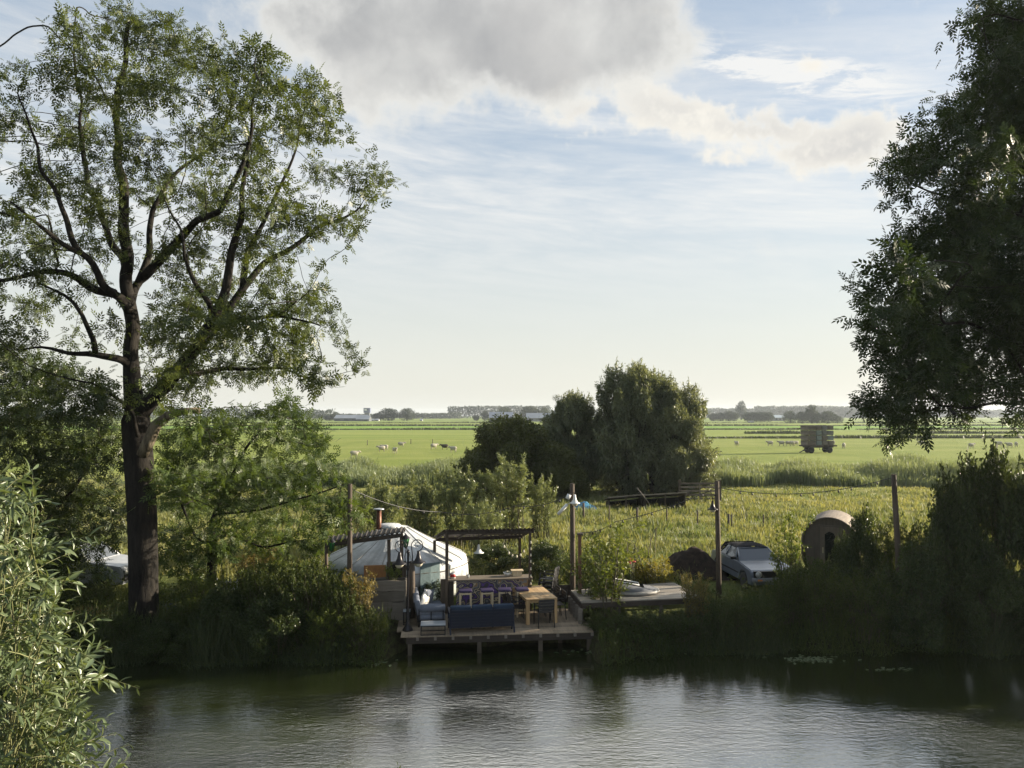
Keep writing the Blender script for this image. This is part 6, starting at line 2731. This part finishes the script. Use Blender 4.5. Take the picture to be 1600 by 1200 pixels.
# ------------------------------------------------------------------ the trailer with crates
def trailer():
    Y = 119.0
    x = xat(1277, Y)
    g = gz(x, Y)
    an = RAD(10)
    r = thing('farm_trailer', 'flat farm trailer on two axles standing in the pasture under stacked crates', 'trailer', (x, Y, g), an)
    MB().box((0, 0, 1.10), (5.0, 2.3, .22)).build('bed', M['dark_wood'], r)
    ch = MB()
    for y in (-.45, .45):
        ch.box((0, y, .90), (4.6, .1, .18))
    ch.build('chassis', M['black'], r)
    dr = MB()
    dr.bar((-1.9, -.35, .6), (-3.0, 0, .15), .09)
    dr.bar((-1.9, .35, .6), (-3.0, 0, .15), .09)
    dr.box((-3.05, 0, .12), (.2, .1, .1))
    dr.build('drawbar', M['black'], r)
    for ax in (-1.62, 1.45):
        MB().tube([(ax, -1.0, .48), (ax, 1.0, .48)], .06, 8).build('axle', M['black'], r)
        for s in (-1, 1):
            w_ = MB()
            w_.lathe([(.22, -.14), (.42, -.15), (.49, -.09), (.49, .09), (.42, .15), (.22, .14)], 20, c=(ax + (.35 if s > 0 else -.1), s * .95, .49), axis='Y')
            wo = w_.build('wheel', plain('tyre', (.016, .016, .017), .85), r)
            MB().lathe([(0, -.10), (.10, -.12), (.215, -.06), (.215, .06), (0, .1)], 14, c=(ax + (.35 if s > 0 else -.1), s * .95, .49), axis='Y').build('rim', plain('rim_paint', (.16, .10, .08), .5), wo)
    ld = MB()
    for xx in (-.35, .25):
        ld.bar((xx, -1.0, .45), (xx, -1.0, 1.0), .05)
    ld.bar((-.35, -1.0, .5), (.25, -1.0, .5), .05)
    ld.build('step', M['black'], r)
    # crates, four high
    cm = [wood('crate_wood_%d' % i, c1, c2, 0, 2.0, .85) for i, (c1, c2) in enumerate((((.075, .064, .06), (.155, .13, .12)), ((.10, .125, .135), (.21, .245, .26)), ((.09, .092, .097), (.18, .18, .185)), ((.10, .088, .078), (.20, .175, .155))))]
    base = {}
    h = .775
    cols = [(-1.66, 1.50), (-.42, .98), (.575, .99), (1.575, .99)]
    pick = [[0, 1, 3, 3], [0, 1, 3, 1], [0, 1, 2, 2], [0, 0, 2, 0]]
    rows = ('bottom row', 'second row from below', 'third row from below', 'top row')
    ords = ('wide leftmost', 'second', 'third', 'rightmost')
    R3 = Matrix.Rotation(an, 3, 'Z')
    for row in range(4):
        for c, (cxx, w_) in enumerate(cols):
            mi = pick[row][c]
            key = (mi, w_ > 1.2)
            q = R3 @ Vector((cxx, -.05, 0))
            loc = (x + q.x, Y + q.y, g + 1.21 + row * h)
            lab = '%s crate in the %s on the farm trailer%s' % (ords[c], rows[row], ', bluish-grey' if mi == 1 else '')
            if key in base:
                o = copy_tree(base[key])
                o.location = loc
                o['label'] = lab
                continue
            o = thing('wooden_crate', lab, 'crate', loc, an, 'crates stacked on the trailer')
            base[key] = o
            bd = MB()
            for k in range(4):
                z = .165 + k * .142
                bd.box((0, -.98, z), (w_ - .13, .03, .125))
                bd.box((0, .98, z + .07), (w_ - .13, .03, .125))
                bd.box((-w_ / 2 + .085, 0, z), (.03, 1.92, .125))
                bd.box((w_ / 2 - .085, 0, z), (.03, 1.92, .125))
            bd.box((0, 0, .10), (w_ - .16, 1.90, .03))
            bd.build('side_boards', cm[mi], o)
            ps = MB()
            for sx in (-1, 1):
                for sy in (-1, 1):
                    ps.box((sx * (w_ / 2 - .12), sy * .945, .38), (.07, .06, .60))
                ps.box((sx * (w_ / 2 - .15), 0, .045), (.10, 1.9, .085))
            ps.box((0, 0, .045), (.10, 1.9, .085))
            ps.build('skids', cm[mi], o)


trailer()


# ------------------------------------------------------------------ sheep
def sheep_mesh():
    mb = MB()
    V, F = [], []
    # body, neck and head as one lofted skin along x
    secs = [(-.58, .72, .04), (-.55, .70, .16), (-.42, .66, .28), (-.2, .62, .32), (.1, .62, .32), (.32, .64, .28), (.45, .72, .20), (.55, .82, .145), (.64, .86, .13), (.74, .82, .11), (.86, .76, .075), (.90, .74, .03)]
    k = 12
    for (x, z, q) in secs:
        for i in range(k):
            an = 2 * PI * i / k
            V.append((x, q * .92 * math.cos(an), z + q * math.sin(an)))
    for i in range(len(secs) - 1):
        for j in range(k):
            j2 = (j + 1) % k
            F.append((i * k + j, i * k + j2, (i + 1) * k + j2, (i + 1) * k + j))
    F.append(tuple(range(k))[::-1])
    F.append(tuple((len(secs) - 1) * k + j for j in range(k)))
    mb.add(V, F, True)
    for (x, s) in ((.30, 1), (.30, -1), (-.40, 1), (-.40, -1)):
        kn = .03 if x > 0 else -.05
        mb.tube([(x, s * .15, .55), (x + kn, s * .16, .28), (x - kn * .3, s * .16, .0)], [.075, .045, .035], 7)
    for s in (-1, 1):
        mb.tube([(.66, s * .11, .92), (.64, s * .22, .90)], [.03, .012], 5)
    mb.tube([(-.56, 0, .76), (-.64, 0, .55)], [.05, .03], 5)
    return mb


def flock():
    wool = plain('wool', (.32, .295, .235), .95, scale=9, c2=(.42, .39, .32), bump=.8, spec=.05)
    dark = plain('dark_wool', (.10, .085, .07), .95, scale=9, c2=(.05, .045, .04), bump=.8, spec=.05)
    g = 'sheep grazing in the pasture'
    me = {}
    spots = [(627, 699, 10, 'large pale sheep in the left field, the nearest upright one', 0), (601, 704, 170, 'pale sheep left of the nearest one in the left field', 0),
             (596, 706, 200, 'smaller pale sheep at the outer left of the left group', 0), (678, 702, 30, 'pale sheep in the left field midway to the round bush', 0),
             (694.5, 703, 185, 'dark brown sheep near the round bush in the left field', 1), (708, 707, 160, 'pale sheep closest to the round bush', 0),
             (554, 715, 20, 'pale sheep nearest to the canal in the left field', 0), (617, 709, 300, 'pale sheep right of the left group, closer to us', 0),
             (1151, 697.5, 100, 'lone sheep between the willow and the trailer', 0), (1203, 697, 185, 'leftmost of the sheep close to the trailer', 0),
             (1221, 697, 172, 'second sheep from the left beside the trailer', 0), (1232, 697, 10, 'third sheep from the left beside the trailer', 0),
             (1238, 697.5, 95, 'sheep seen end-on beside the trailer', 0), (1243, 697, 190, 'sheep nearest to the crates on their left', 0),
             (1302, 696, 80, 'sheep just behind the right end of the trailer', 0), (1318.5, 701, 60, 'sheep standing right of the trailer', 0),
             (1441, 697.5, 170, 'sheep far right of the trailer under the hanging twigs', 0), (1518, 701, 15, 'sheep above the tallest bank bush', 0),
             (1561, 698, 120, 'left of the three sheep near the right edge', 0), (1577, 700, 175, 'middle of the three sheep near the right edge', 0), (1588, 699, 60, 'right of the three sheep near the right edge', 0)]
    for px, py, rz, lab, dk in spots:
        q = on(px, py, 1.0)
        if dk not in me:
            o = sheep_mesh().build('sheep', dark if dk else wool)
            me[dk] = o
        else:
            o = me[dk].copy()
            COL.objects.link(o)
        o.location = (q.x, q.y, gz(q.x, q.y))
        o.rotation_euler = (0, 0, RAD(rz))
        k = 1.0 if '(nearest upright' not in lab else 1.2
        o.scale = (k, k, k)
        tag(o, lab, 'sheep', g)


flock()


# ------------------------------------------------------------------ a magpie in the low branch
def magpie():
    p = at(1488, 645, 21.7)
    mb = MB()
    V, F = [], []
    secs = [(-.11, 0, .02), (-.09, .0, .045), (-.03, .005, .062), (.04, .02, .06), (.075, .05, .045), (.10, .075, .042), (.125, .078, .034), (.145, .072, .014), (.18, .065, .004)]
    k = 10
    for (x, z, q) in secs:
        for i in range(k):
            an = 2 * PI * i / k
            V.append((x, q * math.cos(an), z + q * math.sin(an)))
    for i in range(len(secs) - 1):
        for j in range(k):
            j2 = (j + 1) % k
            F.append((i * k + j, i * k + j2, (i + 1) * k + j2, (i + 1) * k + j))
    F.append(tuple(range(k))[::-1])
    mb.add(V, F, True)
    mb.panel((-.09, -.03, .01), (-.09, .03, .01), (-.34, .022, -.06), (-.34, -.022, -.06), .008)
    for s in (-1, 1):
        mb.tube([(.0, s * .03, -.03), (.005, s * .03, -.10), (.03, s * .03, -.115)], [.012, .006, .005], 5)
    o = mb.build('magpie', plain('black_feathers', (.012, .013, .018), .35), None, tuple(p), (0, -.5, RAD(160)))
    tag(o, 'small black and white magpie perched below the low branch of the dark tree', 'bird')
    b = MB()
    b.lathe([(0, -.035), (.045, -.01), (.048, .03), (.03, .06), (0, .07)], 10, c=(.0, 0, 0))
    q = b.build('belly', M['white'], o, (.005, 0, -.022), (0, 1.4, 0))


magpie()


# ------------------------------------------------------------------ far trees, woods, farms
def crown_mesh(name, seed, lobes, n, leaf, aspect=1.0):
    """Unit-height tree crown from many leaf clumps in several lobes."""
    rng = np.random.default_rng(seed)
    P_, D_ = [], []
    for (x, y, z, r) in lobes:
        m_ = int(n * r * r)
        u = unit(rng.normal(size=(m_, 3))) * (rng.random((m_, 1)) ** (1 / 3.5)) * r
        nz = np.array([noise.noise(Vector(tuple(q * 4.5 / r + seed))) for q in u])
        u = u * (1 + .35 * nz[:, None])
        P_.append(u + np.array([x, y, z]))
        D_.append(u + rng.normal(size=u.shape) * r * .6)
    P_, D_ = np.concatenate(P_), np.concatenate(D_)
    P_[:, 2] = np.maximum(P_[:, 2], .03)
    V, Q = scatter(LEAF1, P_, D_, leaf * rng.uniform(.6, 1.3, len(P_)), leaf * .7, rng, .2)
    V[:, :2] *= aspect
    me = np_mesh(name, V, Q)
    return me


def far_trees():
    rr = random.Random(9)
    kinds = {}
    specs = {
        'round_tree': ([(0, 0, .55, .36), (-.2, .05, .45, .24), (.22, -.05, .48, .25), (.05, 0, .78, .2), (-.1, 0, .7, .22), (0, 0, .25, .25)], 8000, .055),
        'broad_tree': ([(0, 0, .6, .32), (-.36, .05, .5, .26), (.36, -.05, .52, .27), (.1, 0, .78, .2), (-.2, 0, .72, .22), (.2, 0, .3, .26), (-.2, 0, .28, .26)], 7500, .05),
        'tall_tree': ([(0, 0, .5, .26), (.05, 0, .75, .2), (-.05, 0, .9, .12), (0, 0, .28, .22), (.12, .05, .62, .17), (-.14, 0, .55, .17)], 11000, .05),
    }
    for nm, (lb, n, lf) in specs.items():
        me = crown_mesh(nm + '_crown', len(nm), lb, n, lf)
        me.materials.append(M['far'])
        mb = MB()
        mb.tube([(0, 0, 0), (.01, 0, .25), (0, .01, .6)], [.035, .025, .012], 7)
        mb.tube([(.01, 0, .3), (.15, .02, .55)], [.016, .008], 5)
        mb.tube([(.01, 0, .3), (-.15, .02, .58)], [.016, .008], 5)
        tk = bpy.data.meshes.new(nm + '_trunk')
        tk.from_pydata(mb.v, [], mb.f)
        tk.update()
        tk.materials.append(M['bark2'])
        kinds[nm] = (me, tk)

    def put(kind, px, Y, top, wpx, label, group):
        x = xat(px, Y)
        g = gz(x, Y)
        h = at(px, top, Y).z - g
        s = wpx / 1200 * Y / (.62 if kind == 'round_tree' else (.95 if kind == 'broad_tree' else .48))
        r = thing(kind, label, 'tree', (x, Y, g - .1), rr.random() * 6, group)
        r.scale = (s, s, h)
        link('crown', kinds[kind][0], None, r)
        link('trunk', kinds[kind][1], None, r)
    G1 = 'round trees in a row right of the willows'
    lab = 'round dense tree of the even row on the horizon between willow and trailer'
    for px, top, wpx in ((1168, 643, 14), (1176, 643, 11), (1182, 643, 11), (1188, 643, 11), (1194, 643, 11), (1201, 643, 12)):
        put('round_tree', px, 640, top, wpx, lab, G1)
    G2 = 'dark trees on the horizon behind the trailer'
    for px, top, wpx, kd, lb in ((1234, 641, 22, 'broad_tree', 'leftmost dark bushy tree behind the crates'), (1253, 642, 16, 'round_tree', 'dark tree directly behind the top left of the crates'),
                                 (1268, 633, 18, 'tall_tree', 'highest of the dark trees behind the crates'), (1276, 646, 26, 'broad_tree', 'low dark bush behind the middle of the crates'),
                                 (1293, 641, 20, 'round_tree', 'cone-like dark tree behind the right top of the crates'), (1308, 649, 16, 'broad_tree', 'low bush at the right end of the dark trees')):
        put(kd, px, 520, top, wpx, lb, G2)
    G3 = 'grey trees on the horizon right of the willows'
    for px, top, wpx, kd, lb in ((1114, 645, 13, 'round_tree', 'grey horizon tree touching the willow'), (1125, 644, 15, 'round_tree', 'grey horizon tree, second from the willow'),
                                 (1138, 641, 16, 'round_tree', 'larger grey horizon tree below the high thin one'), (1147, 643, 13, 'round_tree', 'grey horizon tree just left of the even row')):
        put(kd, px, 700, top, wpx, lb, G3)
    put('tall_tree', 1158, 900, 627, 16, 'high thin tree standing above all others on the right horizon', None)
    G4 = 'trees around the far farm on the left'
    for px, top, wpx, kd, lb in ((515, 648, 16, 'round_tree', 'dark horizon tree at the left end of the far barn'), (607, 637, 26, 'round_tree', 'left of the two large horizon trees beside the tower'),
                                 (636, 637, 30, 'broad_tree', 'right of the two large horizon trees beside the tower'), (590, 645, 16, 'round_tree', 'small horizon tree at the foot of the tower'),
                                 (744, 648, 10, 'round_tree', 'small round horizon tree left of the big dark one'), (758, 642, 11, 'tall_tree', 'narrow dark horizon tree left of the farmhouse'),
                                 (788, 635, 34, 'broad_tree', 'large horizon tree behind the farmhouse roof'), (828, 633, 24, 'round_tree', 'horizon tree right of the farmhouse'),
                                 (525, 643, 20, 'broad_tree', 'pale horizon tree behind the far barn'), (548, 646, 20, 'broad_tree', 'pale low horizon tree behind the far barn, nearer the tower'), (850, 636, 22, 'broad_tree', 'horizon tree just left of the dark willow')):
        put(kd, px, 760, top, wpx, lb, G4)
    # woods that read as one mass
    rng = np.random.default_rng(20)
    parts = []
    for (p0, p1, Y, t0, var, dens) in ((700, 860, 1250, 633, 2.5, 1.5), (640, 720, 1150, 645, 3, 1.3), (200, 520, 900, 634, 8, 1.4), (1090, 1400, 1500, 637, 3, 1.5), (1180, 1360, 1350, 633, 2.5, 1.5),
                                       (1400, 1900, 1500, 640, 4, 1.3), (480, 640, 1300, 647, 2.5, 1.2), (860, 1110, 1300, 639, 4, 1.3), (-400, 220, 700, 632, 10, 1.2), (1330, 1420, 1250, 641, 3, 1.2)):
        x0, x1 = xat(p0, Y), xat(p1, Y)
        n = int((x1 - x0) * 30 * dens)
        x = rng.uniform(x0, x1, n)
        v = value_noise(x, x * 0 + Y, 1 / 14.0, int(Y) + p0) * .6 + value_noise(x, x * 0 + Y, 1 / 5.0, int(Y) + 1) * .4
        top = at(800, t0, Y).z
        hh = (top - 1) * (1 - .035 * var * (1 - v) * 2)
        u = rng.random(n) ** .7
        z = 1 + hh * u
        y = Y + rng.normal(size=n) * 6
        d = rng.normal(size=(n, 3))
        parts.append(scatter(LEAF1, np.stack([x, y, z], -1), d, rng.uniform(1.3, 2.8, n) * (Y / 1200), 1.6 * (Y / 1200), rng, .3))
    V, Q = merge(parts)
    tag(link('far_woods', np_mesh('far_woods', V, Q), M['far']), kind='stuff')


far_trees()


def gabled(name, label, cat, px0, px1, Y, ridge, eave, depth, wallm, roofm, windows=0):
    x0, x1 = xat(px0, Y), xat(px1, Y)
    w_ = x1 - x0
    g = gz(x0, Y)
    ze, zr = at(px0, eave, Y).z - g, at(px0, ridge, Y).z - g
    r = thing(name, label, cat, (x0, Y, g))
    MB().prism([(0, 0), (depth, 0), (depth, ze), (depth / 2, zr - .2), (0, ze)], .2, w_ - .2, 'YZ').build('wall', wallm, r)
    rf = MB()
    rf.panel((0, -.5, ze - .2), (w_, -.5, ze - .2), (w_, depth / 2, zr), (0, depth / 2, zr), .2)
    rf.panel((w_, depth + .5, ze - .2), (0, depth + .5, ze - .2), (0, depth / 2, zr), (w_, depth / 2, zr), .2)
    rf.build('roof', roofm, r)
    for k in range(windows):
        MB().box((w_ * (k + .5) / windows, -.03, ze * .55), (w_ / windows * .45, .08, ze * .35)).build('window', glass('far_glass'), r)
    return r


def farms():
    grey = plain('grey_roof', (.17, .20, .24), .6, c2=(.13, .155, .19), scale=.2)
    dark = plain('dark_wall', (.09, .10, .11), .8, scale=.2)
    pale = plain('pale_wall', (.20, .20, .20), .8, scale=.2)
    gabled('barn', 'long low grey-roofed barn on the left horizon', 'barn', 522, 572, 700, 648.5, 653.5, 18, dark, grey, 4)
    gabled('barn', 'smaller barn roof below the tower on the left horizon', 'barn', 556, 577, 690, 649.5, 655, 14, dark, grey, 2)
    gabled('farmhouse', 'farmhouse with broad bluish roof on the horizon above the round bush', 'house', 764, 802, 640, 644, 652.5, 16, pale, plain('slate_roof', (.15, .18, .24), .5, c2=(.11, .14, .19), scale=.2), 4)
    gabled('barn', 'grey barn roof half hidden behind the round bush top', 'barn', 822, 868, 660, 645.5, 653, 16, pale, grey, 3)
    gabled('greenhouse', 'pale bluish greenhouse roof on the right horizon left of the crates', 'greenhouse', 1210, 1227, 720, 648.8, 652.5, 12, pale, plain('glasshouse', (.28, .35, .40), .3), 3)
    for px0, px1, lab in ((576, 584, 'tiny white house right below the tower'), (586, 592, 'tiny white shed at the foot of the large horizon trees'), (656, 660, 'tiny pale house right of the two large horizon trees')):
        gabled('small_house', lab, 'house', px0, px1, 720, 654.5, 656.3, 7, plain('house_wall', (.34, .34, .33), .7, scale=.2), grey, 1)
    Y = 1150
    x, g = xat(574, Y), 1.0
    r = thing('tower_block', 'blue-grey tower block with white square rising over the left horizon trees', 'tower', (x, Y, g))
    zt, zb = at(574, 637.5, Y).z - g, at(574, 645, Y).z - g
    bl = plain('tower_blue', (.10, .12, .22), .6, scale=.1)
    MB().box((0, 0, zb / 2), (7, 7, zb)).build('shaft', dark, r)
    MB().box((0, 0, (zt + zb) / 2), (9.5, 9, zt - zb)).build('head', bl, r)
    MB().box((-1.6, -4.55, zt - 2.6), (3.4, .15, 2.6)).build('white_square', M['white'], r)
    # field posts in the left pasture
    for px, py, lab in ((642, 690, 'thin post in the left pasture behind the sheep'), (676, 690, 'thin post in the left pasture near the round bush'), (574, 692, 'thin post in the left pasture below the tower')):
        q = on(px, py + 4, 1.0)
        rr = thing('field_stake', lab, 'post', (q.x, q.y, gz(q.x, q.y)), group='thin posts in the left pasture')
        MB().tube([(0, 0, 0), (0, 0, 1.0)], .07, 6).build('stake', M['old_wood'], rr)


farms()


# ------------------------------------------------------------------ evening air
def haze():
    x, y0, y1, z0, z1 = 2700, -60, 3300, -2.6, 30.0
    V = [(-x, y0, z0), (x, y0, z0), (x, y1, z0), (-x, y1, z0), (-x, y0, z1), (x, y0, z1), (x, y1, z1), (-x, y1, z1)]
    F = [(3, 2, 1, 0), (4, 5, 6, 7), (0, 1, 5, 4), (1, 2, 6, 5), (2, 3, 7, 6), (3, 0, 4, 7)]
    m, g, o = newmat('haze_air')
    pv = g.n('ShaderNodeVolumePrincipled')
    pv.inputs['Color'].default_value = (.80, .89, .98, 1)
    pv.inputs['Density'].default_value = HAZE
    pv.inputs['Anisotropy'].default_value = .3
    g.t.links.new(pv.outputs[0], o.inputs['Volume'])
    ob = MB().add(V, F).build('haze', m)
    ob.display_type = 'WIRE'
    tag(ob, kind='stuff')


HAZE = .00015
if not NO_HAZE:
    haze()
